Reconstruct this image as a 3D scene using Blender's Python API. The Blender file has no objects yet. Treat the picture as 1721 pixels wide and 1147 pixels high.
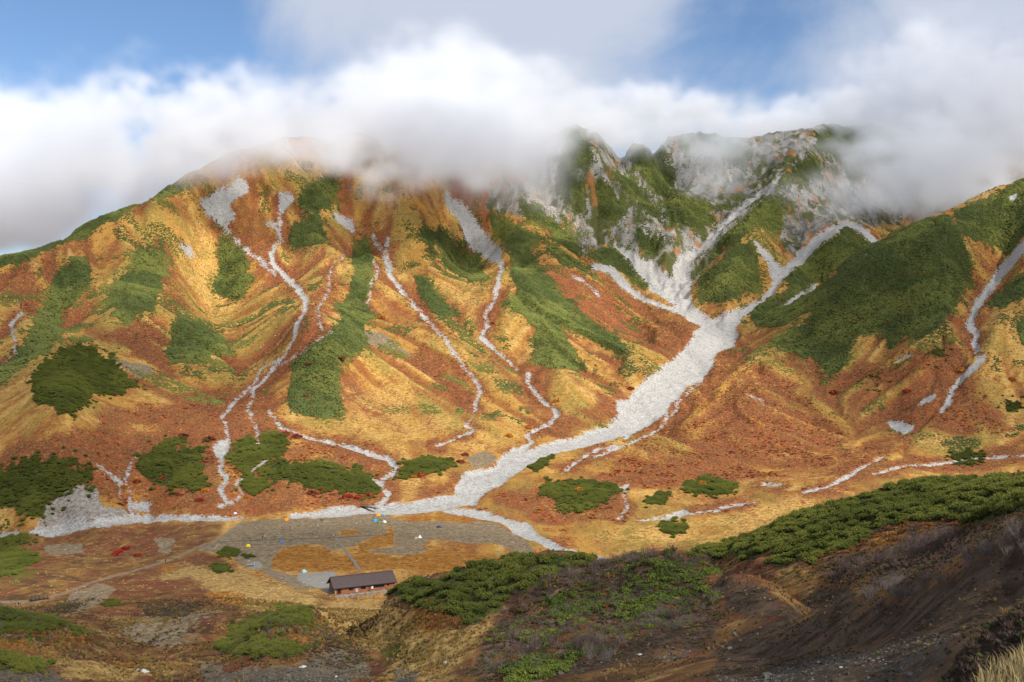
import bpy, bmesh, math, random
import numpy as np
from mathutils import Vector, Matrix

scene = bpy.context.scene
COL = scene.collection
random.seed(7)
RNG = np.random.default_rng(11)

# ------------------------------------------------------------------ camera
F, CX, CY = 1673.0, 860.5, 573.5          # photograph's focal length and centre in its own 1721 px frame
cam_data = bpy.data.cameras.new("camera")
cam_data.sensor_width = 36.0
cam_data.lens = 36.0 * F / 1721.0
cam_data.clip_start = 0.5
cam_data.clip_end = 20000.0
cam = bpy.data.objects.new("camera", cam_data)
cam.location = (0, 0, 0)
cam.rotation_euler = (math.radians(90), 0, 0)
COL.objects.link(cam)
scene.camera = cam

# ------------------------------------------------------------------ sun and sky
SUN_EL, SUN_AZ = math.radians(37.0), math.radians(138.0)   # azimuth clockwise from the view direction (+Y)
SUN_DIR = np.array([math.cos(SUN_EL) * math.sin(SUN_AZ), math.cos(SUN_EL) * math.cos(SUN_AZ), math.sin(SUN_EL)])
sun_data = bpy.data.lights.new("sun", 'SUN')
sun_data.energy = 5.0
sun_data.angle = math.radians(0.53)
sun_data.color = (1.0, 0.94, 0.84)
sun = bpy.data.objects.new("sun", sun_data)
sun.rotation_euler = Vector(tuple(SUN_DIR)).to_track_quat('Z', 'Y').to_euler()
sun.location = (300, -300, 900)
COL.objects.link(sun)

world = bpy.data.worlds.new("World")
scene.world = world
world.use_nodes = True
wn, wl = world.node_tree.nodes, world.node_tree.links
wn.clear()

def wnode(kind, **kw):
    n = wn.new(kind)
    for k, v in kw.items():
        setattr(n, k, v)
    return n

def wmath(op, a, b=None, c=None, clamp=False):
    n = wn.new('ShaderNodeMath'); n.operation = op; n.use_clamp = clamp
    for i, s in enumerate((a, b, c)):
        if s is None:
            continue
        if isinstance(s, (int, float)):
            n.inputs[i].default_value = s
        else:
            wl.new(s, n.inputs[i])
    return n.outputs[0]

sky = wnode('ShaderNodeTexSky')
sky.sky_type = 'NISHITA'
sky.sun_disc = False
sky.sun_elevation = SUN_EL
sky.sun_rotation = SUN_AZ
sky.altitude = 2400.0
sky.air_density = 1.25
sky.dust_density = 0.0
sky.ozone_density = 4.5
tc = wnode('ShaderNodeTexCoord')
# high thin cloud deck seen through a plane far above: direction / (height) gives its perspective
sep = wnode('ShaderNodeSeparateXYZ'); wl.new(tc.outputs['Generated'], sep.inputs[0])
zc = wmath('MAXIMUM', sep.outputs[2], 0.0)
inv = wmath('DIVIDE', 1.0, wmath('ADD', zc, 0.16))
comb = wnode('ShaderNodeCombineXYZ')
wl.new(wmath('MULTIPLY', sep.outputs[0], inv), comb.inputs[0])
wl.new(wmath('MULTIPLY', sep.outputs[1], inv), comb.inputs[1])
comb.inputs[2].default_value = 3.7
nz = wnode('ShaderNodeTexNoise'); nz.inputs['Scale'].default_value = 0.9
nz.inputs['Detail'].default_value = 7; nz.inputs['Roughness'].default_value = 0.52
nz.inputs['Distortion'].default_value = 0.35
wl.new(comb.outputs[0], nz.inputs['Vector'])
nz2 = wnode('ShaderNodeTexNoise'); nz2.inputs['Scale'].default_value = 3.1
nz2.inputs['Detail'].default_value = 10; nz2.inputs['Roughness'].default_value = 0.62
nz2.inputs['Distortion'].default_value = 0.5
wl.new(tc.outputs['Generated'], nz2.inputs['Vector'])

def dir_of(px, py):
    return Vector(((px - CX) / F, 1.0, (CY - py) / F)).normalized()

def lobe(px, py, width):
    d = dir_of(px, py)
    n = wn.new('ShaderNodeVectorMath'); n.operation = 'DOT_PRODUCT'
    wl.new(tc.outputs['Generated'], n.inputs[0]); n.inputs[1].default_value = d
    c = math.cos(math.atan(width / F))
    m = wn.new('ShaderNodeMapRange'); m.interpolation_type = 'SMOOTHSTEP'
    wl.new(n.outputs['Value'], m.inputs[0])
    m.inputs[1].default_value = c; m.inputs[2].default_value = 1.0
    return m.outputs[0]

cover = wmath('ADD', wmath('MULTIPLY', nz.outputs[0], 0.9), wmath('MULTIPLY_ADD', nz2.outputs[0], 1.15, -0.27))
for px, py, w, a in (
        (40, 50, 460, -0.40), (400, 60, 330, -0.14), (1340, 130, 250, -0.26), (1180, 150, 220, -0.10),
        (1640, 20, 330, 0.20), (760, 20, 380, 0.16), (-300, 200, 500, -0.2)):
    cover = wmath('ADD', cover, wmath('MULTIPLY', lobe(px, py, w), a))
ramp = wnode('ShaderNodeMapRange'); ramp.interpolation_type = 'SMOOTHSTEP'
wl.new(cover, ramp.inputs[0])
ramp.inputs[1].default_value = 0.30; ramp.inputs[2].default_value = 0.82
ramp.inputs[3].default_value = 0.0; ramp.inputs[4].default_value = 0.93
skygain = wnode('ShaderNodeVectorMath'); skygain.operation = 'MULTIPLY'
wl.new(sky.outputs[0], skygain.inputs[0]); skygain.inputs[1].default_value = (1.0, 1.0, 1.0)
cmix = wnode('ShaderNodeMix'); cmix.data_type = 'RGBA'
wl.new(ramp.outputs[0], cmix.inputs[0])
wl.new(skygain.outputs[0], cmix.inputs[6])
cmix.inputs[7].default_value = (4.6, 5.0, 5.9, 1)          # the white deck, in the sky texture's own units
bg = wnode('ShaderNodeBackground'); bg.inputs[1].default_value = 0.12
wl.new(cmix.outputs[2], bg.inputs[0])
wo = wnode('ShaderNodeOutputWorld'); wl.new(bg.outputs[0], wo.inputs[0])

scene.view_settings.view_transform = 'Standard'
scene.view_settings.look = 'None'
scene.view_settings.exposure = 0.16
scene.view_settings.gamma = 1.0
scene.view_settings.use_curve_mapping = False
scene.render.film_transparent = False
cy = scene.cycles
cy.use_denoising = True
cy.max_bounces = 9
cy.diffuse_bounces = 2
cy.glossy_bounces = 1
cy.transmission_bounces = 2
cy.volume_bounces = 8
cy.transparent_max_bounces = 8
cy.volume_step_rate = 2.0
cy.volume_max_steps = 512
cy.sample_clamp_indirect = 8.0
cy.use_adaptive_sampling = True
cy.adaptive_threshold = 0.015

# ------------------------------------------------------------------ numeric helpers
def _h(ix, iy, seed):
    n = (ix.astype(np.int64) * 374761393 + iy.astype(np.int64) * 668265263 + seed * 1442695041) & 0xFFFFFFFF
    n = ((n ^ (n >> 13)) * 1274126177) & 0xFFFFFFFF
    return ((n ^ (n >> 16)) & 0xFFFFFF).astype(np.float32) / np.float32(16777215.0)

def vnoise(x, y, seed=0):
    x = np.asarray(x, np.float64); y = np.asarray(y, np.float64)
    ix = np.floor(x); iy = np.floor(y)
    fx = (x - ix).astype(np.float32); fy = (y - iy).astype(np.float32)
    ix = ix.astype(np.int64); iy = iy.astype(np.int64)
    fx = fx * fx * fx * (fx * (fx * 6 - 15) + 10); fy = fy * fy * fy * (fy * (fy * 6 - 15) + 10)
    a = _h(ix, iy, seed); b = _h(ix + 1, iy, seed); c = _h(ix, iy + 1, seed); d = _h(ix + 1, iy + 1, seed)
    return (a + (b - a) * fx) * (1 - fy) + (c + (d - c) * fx) * fy

def fbm(x, y, octs=4, seed=0, gain=0.5):
    s = 0.0; a = 1.0; t = 0.0
    for o in range(octs):
        ca, sa = math.cos(0.6 * o), math.sin(0.6 * o)
        k = 2.03 ** o
        s = s + a * vnoise((x * ca - y * sa) * k + 17.3 * o, (x * sa + y * ca) * k - 9.1 * o, seed + o)
        t += a; a *= gain
    return s / t          # 0..1, mean .5

def ridged(x, y, octs=3, seed=0):
    s = 0.0; a = 1.0; t = 0.0
    for o in range(octs):
        k = 2.07 ** o
        s = s + a * (1 - np.abs(2 * vnoise(x * k + 5.1 * o, y * k + 3.7 * o, seed + 31 * o) - 1)); t += a; a *= 0.5
    return s / t

def sstep(a, b, x):
    t = np.clip((x - a) / (b - a), 0, 1)
    return t * t * (3 - 2 * t)

def inpoly(x, y, poly):
    """boolean array; only the bounding box is tested"""
    P = np.asarray(poly, np.float64)
    out = np.zeros(x.shape, bool)
    bb = (x >= P[:, 0].min()) & (x <= P[:, 0].max()) & (y >= P[:, 1].min()) & (y <= P[:, 1].max())
    if not bb.any():
        return out
    xs, ys = x[bb], y[bb]
    r = np.zeros(xs.shape, bool)
    n = len(P)
    for i in range(n):
        x1, y1 = P[i]; x2, y2 = P[(i + 1) % n]
        if y1 == y2:
            continue
        c = ((y1 > ys) != (y2 > ys)) & (xs < (x2 - x1) * (ys - y1) / (y2 - y1) + x1)
        r ^= c
    out[bb] = r
    return out

def linedist(x, y, pts, w, pad=3.0):
    """max over the segments of 1 - dist/width (soft, clipped at 0); pts (px,py), w widths per point"""
    out = np.zeros(x.shape, np.float32)
    for (x1, y1), (x2, y2), w1, w2 in zip(pts[:-1], pts[1:], w[:-1], w[1:]):
        m = max(w1, w2) * 1.5 + pad
        sel = np.nonzero((x > min(x1, x2) - m) & (x < max(x1, x2) + m) & (y > min(y1, y2) - m) & (y < max(y1, y2) + m))
        if len(sel[0]) == 0:
            continue
        xs, ys = x[sel], y[sel]
        dx, dy = x2 - x1, y2 - y1
        t = np.clip(((xs - x1) * dx + (ys - y1) * dy) / (dx * dx + dy * dy + 1e-9), 0, 1)
        d = np.hypot(xs - x1 - t * dx, ys - y1 - t * dy)
        ww = (w1 + (w2 - w1) * t) * 0.5
        v = np.clip(1.0 - (d - ww) / (0.35 * ww + 1.2), 0, 1)
        out[sel] = np.maximum(out[sel], v)
    return out

def blur(a, n=1):
    for _ in range(n):
        b = a.copy()
        b[1:-1] = (a[:-2] + 2 * a[1:-1] + a[2:]) * 0.25
        a = b.copy()
        a[:, 1:-1] = (b[:, :-2] + 2 * b[:, 1:-1] + b[:, 2:]) * 0.25
    return a

def wide(a, r):
    """box blur of radius r, twice"""
    for _ in range(2):
        for ax in (0, 1):
            p = np.pad(a, [(r + 1, r) if k == ax else (0, 0) for k in (0, 1)], mode='edge')
            c = np.cumsum(p, axis=ax, dtype=np.float64)
            n = a.shape[ax]
            a = ((c[2 * r + 1:2 * r + 1 + n] - c[:n]) if ax == 0 else (c[:, 2 * r + 1:2 * r + 1 + n] - c[:, :n])) / (2 * r + 1)
    return a.astype(np.float32)

def view(ox, oy, s):
    return lambda *pts: [(ox + x / s, oy + y / s) for x, y in pts]
V1 = view(0, 200, 2.8667); V2 = view(500, 200, 2.8667); V3 = view(1000, 200, 2.387)
V4 = view(0, 550, 2.8667); V5 = view(450, 550, 2.8667); V6 = view(1000, 550, 2.387)
V7 = view(0, 800, 2.4586); V8 = view(600, 800, 1.5352)
C1 = view(350, 850, 8.19); C2 = view(540, 850, 8.19); C3 = view(740, 820, 6.37)
L1 = view(0, 980, 4.529); L2 = view(340, 980, 4.529); M1 = view(700, 900, 3.442); R1 = view(1200, 800, 3.303)
PX = lambda *pts: list(pts)

# ------------------------------------------------------------------ terrain control points  (photo x, photo y, distance)
def zc_(px, py, z):            # a point of the valley floor of known elevation
    return (px, py, -z * F / (py - CY))
def hid(px, D, z):             # a point the photo does not show: column, distance, elevation
    return (px, CY - F * z / D, D)

CTRL = []
def dense(L, step=26):
    out = []
    for a, b in zip(L[:-1], L[1:]):
        n = max(1, int(abs(b[0] - a[0]) / step + abs(b[1] - a[1]) / (step * 1.5)))
        out += [tuple(a[i] + (b[i] - a[i]) * k / n for i in range(3)) for k in range(n)]
    return out + [L[-1]]
# camp flat and river
for px, py in ((350, 900), (350, 950), (450, 880), (560, 900), (560, 960), (700, 950), (800, 905), (940, 935), (760, 875), (500, 930),
               (650, 870), (680, 990), (620, 990), (560, 1000), (880, 900), (650, 930), (420, 900)):
    CTRL.append(zc_(px, py, -95.0))
for px, py, z in ((-250, 915, -104), (-100, 905, -102), (0, 896, -101), (100, 886, -100), (250, 873, -98.5), (400, 870, -97), (520, 865, -96), (650, 856, -94.5),
                  (1100, 875, -95), (1250, 865, -94.5), (1000, 880, -95), (1150, 905, -95), (1050, 930, -95.5), (1000, 945, -95.5),
                  (1350, 825, -92), (1450, 785, -90), (1550, 775, -89), (1720, 765, -87), (1950, 755, -85), (1500, 800, -91), (1400, 850, -94)):
    CTRL.append(zc_(px, py, z))
CTRL += [(780, 840, 578), (820, 792, 655), (900, 757, 735), (1000, 720, 830), (1080, 670, 950), (1150, 612, 1100), (1205, 552, 1270), (1165, 515, 1370),
         (1147, 470, 1490), (1170, 420, 1580), (1230, 350, 1720), (1280, 300, 1850)]
# golden fan right of the river
CTRL += [(1100, 745, 785), (1250, 700, 880), (1250, 800, 690), (1150, 830, 610), (1000, 830, 590), (930, 830, 590), (1350, 650, 1010), (1450, 695, 925), (1600, 742, 815),
         (1280, 620, 1060), (950, 870, 545), (880, 810, 620), (1000, 790, 670)]
# lower terraces left
CTRL += [(-250, 800, 560), (-100, 790, 570), (30, 785, 575), (120, 800, 560), (60, 850, 535), (150, 875, 528), (250, 790, 605), (300, 835, 565), (380, 842, 562), (470, 780, 620), (520, 800, 603), (560, 835, 580),
         (640, 825, 592), (700, 790, 640), (665, 758, 682), (740, 775, 655), (430, 760, 645), (200, 760, 620), (800, 770, 690)]
# foot of the mountain
CTRL += [(-250, 740, 620), (-100, 720, 650), (0, 705, 670), (150, 693, 700), (300, 722, 690), (430, 735, 690), (560, 722, 730), (700, 742, 715), (780, 722, 760), (860, 715, 790), (940, 692, 840),
         (1000, 672, 885), (1080, 630, 985), (1150, 575, 1150)]
# face, mid
CTRL += [(-250, 600, 830), (-250, 500, 1000), (0, 620, 800), (0, 530, 960), (100, 560, 940), (110, 600, 815), (200, 640, 795), (300, 450, 1140), (300, 600, 900), (200, 400, 1200), (200, 500, 1040), (100, 450, 1110),
         (450, 300, 1480), (450, 400, 1310), (450, 500, 1130), (450, 600, 935), (540, 300, 1500), (540, 400, 1320), (540, 480, 1190), (400, 660, 815), (600, 650, 850), (700, 650, 880), (850, 640, 940), (700, 550, 1075),
         (850, 540, 1140), (850, 450, 1320), (1000, 560, 1180), (1000, 620, 1015), (1050, 530, 1300), (700, 440, 1290), (700, 350, 1460), (850, 340, 1520), (900, 300, 1640), (620, 300, 1520), (620, 400, 1340),
         (920, 400, 1440), (960, 470, 1350)]
# skyline left and the ridge inside the cloud
SKYL = [(-330, 505, 1080), (-150, 470, 1120), (0, 432, 1160), (100, 400, 1220), (200, 348, 1300), (300, 308, 1380), (380, 262, 1500), (480, 226, 1600), (600, 225, 1660), (700, 235, 1710), (800, 238, 1760), (880, 235, 1800),
        (955, 212, 1850), (1000, 232, 1900), (1060, 238, 1960), (1110, 240, 2030), (1170, 226, 2080), (1260, 246, 2180), (1330, 240, 2230), (1390, 218, 2260), (1480, 216, 2270), (1560, 245, 2300), (1700, 260, 2350), (1900, 250, 2400), (2050, 240, 2400)]
SKYL = dense(SKYL, 30)
CTRL += SKYL
for px, py, D in SKYL:
    z = D * (CY - py) / F
    CTRL.append(hid(px, D * 1.10, z - 0.035 * D)); CTRL.append(hid(px, D * 1.25, z - 0.10 * D)); CTRL.append(hid(px, D * 1.7, z * 0.4 - 60))
    if px < 900:
        CTRL.append((px, py + 26, D * 0.95))
for px in (-330, 200, 700, 1200, 1700, 2050):
    CTRL.append(hid(px, 6000, -150))
# cirque on the right
CTRL += [(1000, 280, 1760), (1060, 340, 1670), (1110, 400, 1600), (1135, 450, 1530), (1000, 410, 1590), (1050, 470, 1490), (1110, 505, 1400), (940, 290, 1720),
         (1085, 290, 1830), (1140, 330, 1760), (1190, 370, 1690), (1040, 290, 1820), (1110, 350, 1740), (1180, 290, 1930), (1100, 440, 1560),
         (1200, 520, 1330), (1235, 440, 1440), (1270, 385, 1540), (1310, 330, 1670), (1370, 270, 1880), (1250, 490, 1380), (1330, 400, 1590), (1440, 280, 2050), (1400, 330, 1860), (1500, 300, 2050),
         (1290, 495, 1395), (1310, 455, 1470), (1360, 420, 1540), (1420, 374, 1640), (1470, 395, 1560), (1400, 440, 1470), (1350, 470, 1420)]
# near ridge on the right
NR = [(2050, 190, 1330), (1900, 235, 1320), (1721, 300, 1310), (1660, 328, 1305), (1600, 355, 1300), (1510, 388, 1300), (1440, 428, 1300), (1380, 478, 1300), (1310, 520, 1295), (1250, 552, 1290)]
NR5 = dense(NR[:5])
NR8 = dense(NR[:8])
NR = dense(NR)
CTRL += NR
for px, py, D in NR8:
    z = D * (CY - py) / F
    CTRL.append(hid(px, D * 1.10, z - 0.045 * D))
for px, py, D in NR5:
    z = D * (CY - py) / F
    CTRL.append(hid(px, D * 1.3, z - 0.07 * D))
CTRL += [(1600, 450, 1140), (1500, 470, 1160), (1500, 540, 1100), (1600, 550, 1010), (1400, 590, 1095), (1450, 640, 1000), (1350, 570, 1150), (1700, 600, 945), (1721, 425, 1150), (1650, 510, 1070), (1640, 565, 1000), (1640, 620, 930),
         (1590, 682, 865), (1720, 520, 1040), (1700, 680, 870), (1850, 480, 1060), (1850, 620, 900), (1500, 680, 920), (1950, 350, 1180), (2050, 600, 900), (1550, 610, 960), (1800, 400, 1180)]
# ground left of and below the camp
CTRL += [zc_(100, 930, -98), zc_(0, 950, -97), zc_(-200, 960, -98), zc_(200, 960, -95.5), zc_(300, 930, -96), (300, 1000, 352), (150, 1005, 350), (0, 1012, 345), (450, 1005, 350), (420, 970, 395), (200, 1050, 298), (300, 1050, 295), (330, 1090, 240), (250, 1110, 222), (300, 1147, 188), (220, 1147, 185),
         (560, 1050, 300), (620, 1032, 330), (580, 1020, 345)]
# left-hand mounds
CTRL += [(-150, 1030, 225), (0, 1036, 232), (80, 1043, 236), (150, 1068, 242), (60, 1100, 190), (100, 1147, 165), (0, 1147, 160), (-150, 1147, 150)]
CTRL += [hid(0, 275, -78), hid(80, 285, -80), hid(-150, 270, -78)]
CTRL += [(410, 1070, 243), (480, 1023, 248), (540, 1035, 250), (560, 1075, 232), (380, 1100, 228), (470, 1075, 205), (450, 1110, 182), (540, 1110, 186), (480, 1147, 155), (400, 1147, 165)]
CTRL += [hid(480, 285, -82), hid(420, 285, -80), hid(540, 285, -82)]
# small gully and middle mound
CTRL += [(620, 1070, 240), (640, 1100, 205), (600, 1100, 205), (660, 1130, 170), (590, 1147, 160), (690, 1147, 145)]
CRM = [(650, 1003, 238), (750, 972, 236), (870, 947, 228), (980, 936, 218), (1080, 931, 203), (1160, 929, 188), (1240, 966, 168), (1310, 1012, 142), (1350, 1032, 126)]
CRM = dense(CRM)
CTRL += CRM
CTRL += dense([hid(650, 285, -82), hid(750, 290, -84), hid(870, 285, -84), hid(980, 280, -83), hid(1080, 265, -78), hid(1160, 245, -70), hid(1240, 215, -58), hid(1310, 180, -50)])
CTRL += [
         hid(870, 350, -94), hid(1000, 360, -94), hid(1100, 370, -92), hid(750, 350, -95)]
CTRL += [(720, 1040, 200), (800, 1020, 196), (900, 1050, 166), (1000, 1000, 182), (1100, 1040, 145), (1180, 1000, 160), (1200, 1050, 130), (800, 1100, 155), (900, 1110, 132), (1000, 1090, 132), (760, 1147, 132), (1100, 1080, 118), (1250, 1040, 125)]
# bank of dwarf pine on the right
BK = [(1165, 930, 295), (1250, 902, 300), (1400, 858, 292), (1550, 815, 282), (1721, 806, 268), (1900, 800, 255), (2050, 800, 245)]
BK = dense(BK, 40)
CTRL += BK
for px, py, D in BK:
    z = D * (CY - py) / F
    CTRL.append(hid(px, D * 1.16, z - 0.05 * D)); CTRL.append(hid(px, 430, -86 if px < 1500 else -78))
CTRL += [(1250, 962, 240), (1310, 965, 222), (1400, 920, 220), (1550, 892, 198), (1721, 862, 184), (1900, 850, 176), (1350, 1005, 190), (1300, 990, 208), (1420, 1000, 168), (1480, 960, 168), (1550, 925, 168), (1650, 885, 140), (1721, 868, 130), (1900, 850, 130)]
# dark slope in front
CTRL += dense([(1850, 820, 46), (1721, 882, 50), (1640, 907, 62), (1560, 942, 75), (1480, 982, 85), (1400, 1022, 95), (1340, 1042, 105), (1270, 1057, 110)])
CTRL += dense([hid(1850, 80, -22), hid(1721, 85, -24), hid(1640, 90, -27), hid(1560, 108, -34), hid(1480, 125, -41), hid(1400, 135, -45)])
CTRL += [(1550, 1100, 37), (1600, 1060, 41), (1650, 1030, 43), (1710, 990, 45), (1500, 1147, 33), (1400, 1147, 41), (1300, 1147, 49), (1200, 1147, 60), (1100, 1147, 72), (1000, 1147, 88), (900, 1147, 108),
         (1500, 1060, 58), (1400, 1085, 66), (1300, 1095, 78), (1200, 1100, 88), (1100, 1112, 98), (1850, 930, 42)]
# the ledge at the photographer's feet
CTRL += dense([(1590, 1147, 14), (1612, 1112, 15.2), (1645, 1078, 17), (1685, 1055, 18.5), (1721, 1030, 20), (1850, 960, 22)], 20)
CTRL += [(1700, 1112, 13), (1721, 1150, 9.5), (1850, 1110, 10)]
CTRL += dense([hid(1590, 22, -8.6), hid(1645, 24.5, -8.2), hid(1700, 27, -7.8), hid(1850, 31, -7.0)], 20)
CTRL += [hid(1560, 14, -5.4), hid(1500, 14, -5.8)]
for px in (-330, 0, 300, 600, 900, 1200, 1450):
    k = 1.0 if px < 1000 else 0.9
    CTRL.append(hid(px, 4, -2.1)); CTRL.append(hid(px, 12, -5.6 * k)); CTRL.append(hid(px, 35, -15.5 * k))
    if px < 1100:
        CTRL.append(hid(px, 75, -30))
for px in (1600, 1721, 1900, 2050):
    CTRL.append(hid(px, 4, -1.75))

# the stream beds lie deeper, the spurs stand prouder than the smooth face: (points, relative change of distance)
SPURS = [
    (V1((1040, 480), (1110, 640), (1130, 800), (1060, 950), (960, 1050)), -0.0110),
    (V1((710, 660), (690, 740), (640, 880), (570, 1000)), -0.0070),
    (V1((350, 760), (300, 880), (230, 1000), (120, 1130)), -0.0070),
    (V2((300, 590), (310, 720), (300, 860), (260, 1000), (150, 1120)), -0.0236),
    (V5((300, 60), (240, 180), (220, 330)), -0.0186),
    (V2((600, 520), (700, 680), (800, 800), (900, 950)), -0.0149),
    (V2((950, 470), (1060, 600), (1090, 720), (1110, 850), (1180, 960), (1250, 1080)), -0.0260),
    (V2((1180, 590), (1290, 680), (1420, 780), (1550, 880)), -0.0136),
    (V1((1590, 300), (1530, 450), (1470, 580)), -0.0186),
    (V4((330, 120), (330, 220), (300, 350)), -0.0310),
    (V4((930, 20), (950, 120)), -0.0155),
    (V3((560, 500), (540, 600), (520, 700)), -0.0174),
    (V3((190, 110), (280, 260), (380, 390)), -0.0186),
    (V3((0, 100), (100, 240), (230, 400), (300, 520)), -0.0186),
]
GULLIES = [
    (V1((1380, 390), (1350, 560), (1310, 690), (1430, 810), (1480, 880), (1430, 1000)), 0.0186),
    (V4((1390, 110), (1250, 200), (1160, 330)), 0.0136),
    (V1((900, 700), (900, 800), (800, 950), (750, 1100)), 0.0050),
    (V1((500, 800), (470, 880), (380, 1020)), 0.0050),
    (V2((150, 760), (120, 900), (100, 1010)), 0.0161),
    (V2((400, 620), (470, 780), (600, 940), (760, 1140)), 0.0161),
    (V5((910, 130), (1010, 270), (1000, 380)), 0.0112),
    (V2((800, 440), (960, 640), (980, 720), (950, 860), (900, 1010)), 0.0198),
    (V5((1100, 110), (1260, 270), (1390, 420)), 0.0124),
    (V2((1480, 730), (1640, 840)), 0.0124),
    (V3((1640, 600), (1530, 760), (1520, 900), (1440, 1090)), 0.0099),
]
SV = 7.0
def uv_of(px, D):
    return np.stack([np.asarray(px, float) / 100.0, np.log(np.asarray(D, float)) * SV], -1)

def rbf_fit(P, val, lam):
    n = len(P)
    d = np.linalg.norm(P[:, None] - P[None], axis=-1)
    K = np.where(d > 1e-9, d * d * np.log(np.maximum(d, 1e-9)), 0.0) + np.diag(np.broadcast_to(np.asarray(lam, float), (n,)))
    A = np.zeros((n + 3, n + 3)); A[:n, :n] = K
    A[:n, n] = 1; A[:n, n + 1:] = P; A[n, :n] = 1; A[n + 1:, :n] = P.T
    b = np.zeros(n + 3); b[:n] = val
    return np.linalg.solve(A, b)

def rbf_eval(P, w, Q):
    out = np.empty(len(Q), np.float64)
    n = len(P)
    Pf = P; wf = w[:n]
    for i in range(0, len(Q), 20000):
        q = Q[i:i + 20000]
        d2 = (q[:, None, 0] - Pf[None, :, 0]) ** 2 + (q[:, None, 1] - Pf[None, :, 1]) ** 2
        np.maximum(d2, 1e-12, out=d2)
        out[i:i + 20000] = (0.5 * d2 * np.log(d2)) @ wf
    return out + w[n] + Q @ w[n + 1:]

# distance as a function of the picture, on the far face only, to give the spur and gully lines their distances
_far = np.array([c for c in CTRL if c[2] > 560 and c[2] < 2300 and 200 < c[1] < 800 and not (c[0] > 1240 and c[1] < 560)])
_Pf = np.stack([_far[:, 0] / 100, _far[:, 1] / 100], -1)
_wf = rbf_fit(_Pf, np.log(_far[:, 2]), 0.02)
def face_dist(px, py):
    return np.exp(rbf_eval(_Pf, _wf, np.array([[px / 100, py / 100]]))[0])

def resample(pts, step):
    out = []
    for (x1, y1), (x2, y2) in zip(pts[:-1], pts[1:]):
        n = max(1, int(math.hypot(x2 - x1, y2 - y1) / step))
        out += [(x1 + (x2 - x1) * k / n, y1 + (y2 - y1) * k / n) for k in range(n)]
    return out + [pts[-1]]
for lines in (SPURS, GULLIES):
    for pts, off in lines:
        for x, y in resample(pts, 22):
            CTRL.append((x, y, face_dist(x, y) * math.exp(off)))

_C = np.array(CTRL, float)
_P = uv_of(_C[:, 0], _C[:, 2])
# interior points of the far face are only leaned on, crests and the near ground are held
_crest = {(round(c[0], 2), round(c[2], 1)) for c in list(SKYL) + list(NR)}
_lam = np.array([0.02 if (c[2] < 640 or (round(c[0], 2), round(c[2], 1)) in _crest or c[0] > 1000) else (0.9 if c[0] < 480 else 0.25) for c in CTRL])
_W = rbf_fit(_P, _C[:, 1], _lam)

# mesh rows (distance) and columns (azimuth): a fan that starts at the photographer's feet
def logspace(a, b, n):
    return np.exp(np.linspace(math.log(a), math.log(b), n, endpoint=False))
DR = np.concatenate([logspace(3, 40, 70), logspace(40, 120, 130), logspace(120, 345, 210), logspace(345, 690, 190), logspace(690, 1700, 330), logspace(1700, 2600, 70), logspace(2600, 6000, 15)])
PXC0 = np.arange(-330, 2060, 10.0)
PXC = np.arange(-330, 2048, 2.4)
NR_, NC_ = len(DR), len(PXC)
_Q = uv_of(np.broadcast_to(PXC0[None], (NR_, len(PXC0))).ravel(), np.broadcast_to(DR[:, None], (NR_, len(PXC0))).ravel())
_G = rbf_eval(_P, _W, _Q).reshape(NR_, len(PXC0))
# cubic interpolation across the columns
t = (PXC - PXC0[0]) / 10.0
i1 = np.clip(np.floor(t).astype(int), 0, len(PXC0) - 2); ft = t - i1
g0, g1, g2, g3 = _G[:, np.maximum(i1 - 1, 0)], _G[:, i1], _G[:, i1 + 1], _G[:, np.minimum(i1 + 2, len(PXC0) - 1)]
PYB = g1 + 0.5 * ft * (g2 - g0 + ft * (2 * g0 - 5 * g1 + 4 * g2 - g3 + ft * (3 * (g1 - g2) + g3 - g0)))
DD = np.broadcast_to(DR[:, None], (NR_, NC_)).copy()
PP = np.broadcast_to(PXC[None], (NR_, NC_)).copy()
XX = DD * (PP - CX) / F
ZB = DD * (CY - PYB) / F

# ------------------------------------------------------------------ relief on top of the smooth form
far_k = sstep(640, 900, DD)                                   # mountain
flat_k = sstep(335, 380, DD) * (1 - sstep(560, 640, DD)) * sstep(250, 360, PP) * (1 - sstep(930, 1010, PP))   # camp flat
near_k = 1 - sstep(230, 360, DD)
LD = np.log(DD)
rock_zone = ((inpoly(PP, PYB, V2((860, 400), (950, 330), (1060, 280), (1150, 180), (1270, 100), (1340, -60), (1480, -60), (1720, -40), (2600, -60), (2700, 200), (2350, 420), (2100, 600), (1950, 720), (1850, 900), (1720, 850), (1600, 700), (1480, 600), (1400, 670), (1330, 590), (1200, 480), (1050, 470))) & (DD > 1330)) | (inpoly(PP, PYB, V3((800, 150), (1000, 0), (1250, 0), (1330, 250), (1230, 420), (1120, 440), (1000, 400), (850, 480), (780, 560), (740, 500), (760, 330))) & (DD > 1480)))
rock_zone = rock_zone.astype(np.float32)
rock_k = blur(rock_zone, 14)
YY = DD
dz = np.zeros_like(DD)
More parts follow.
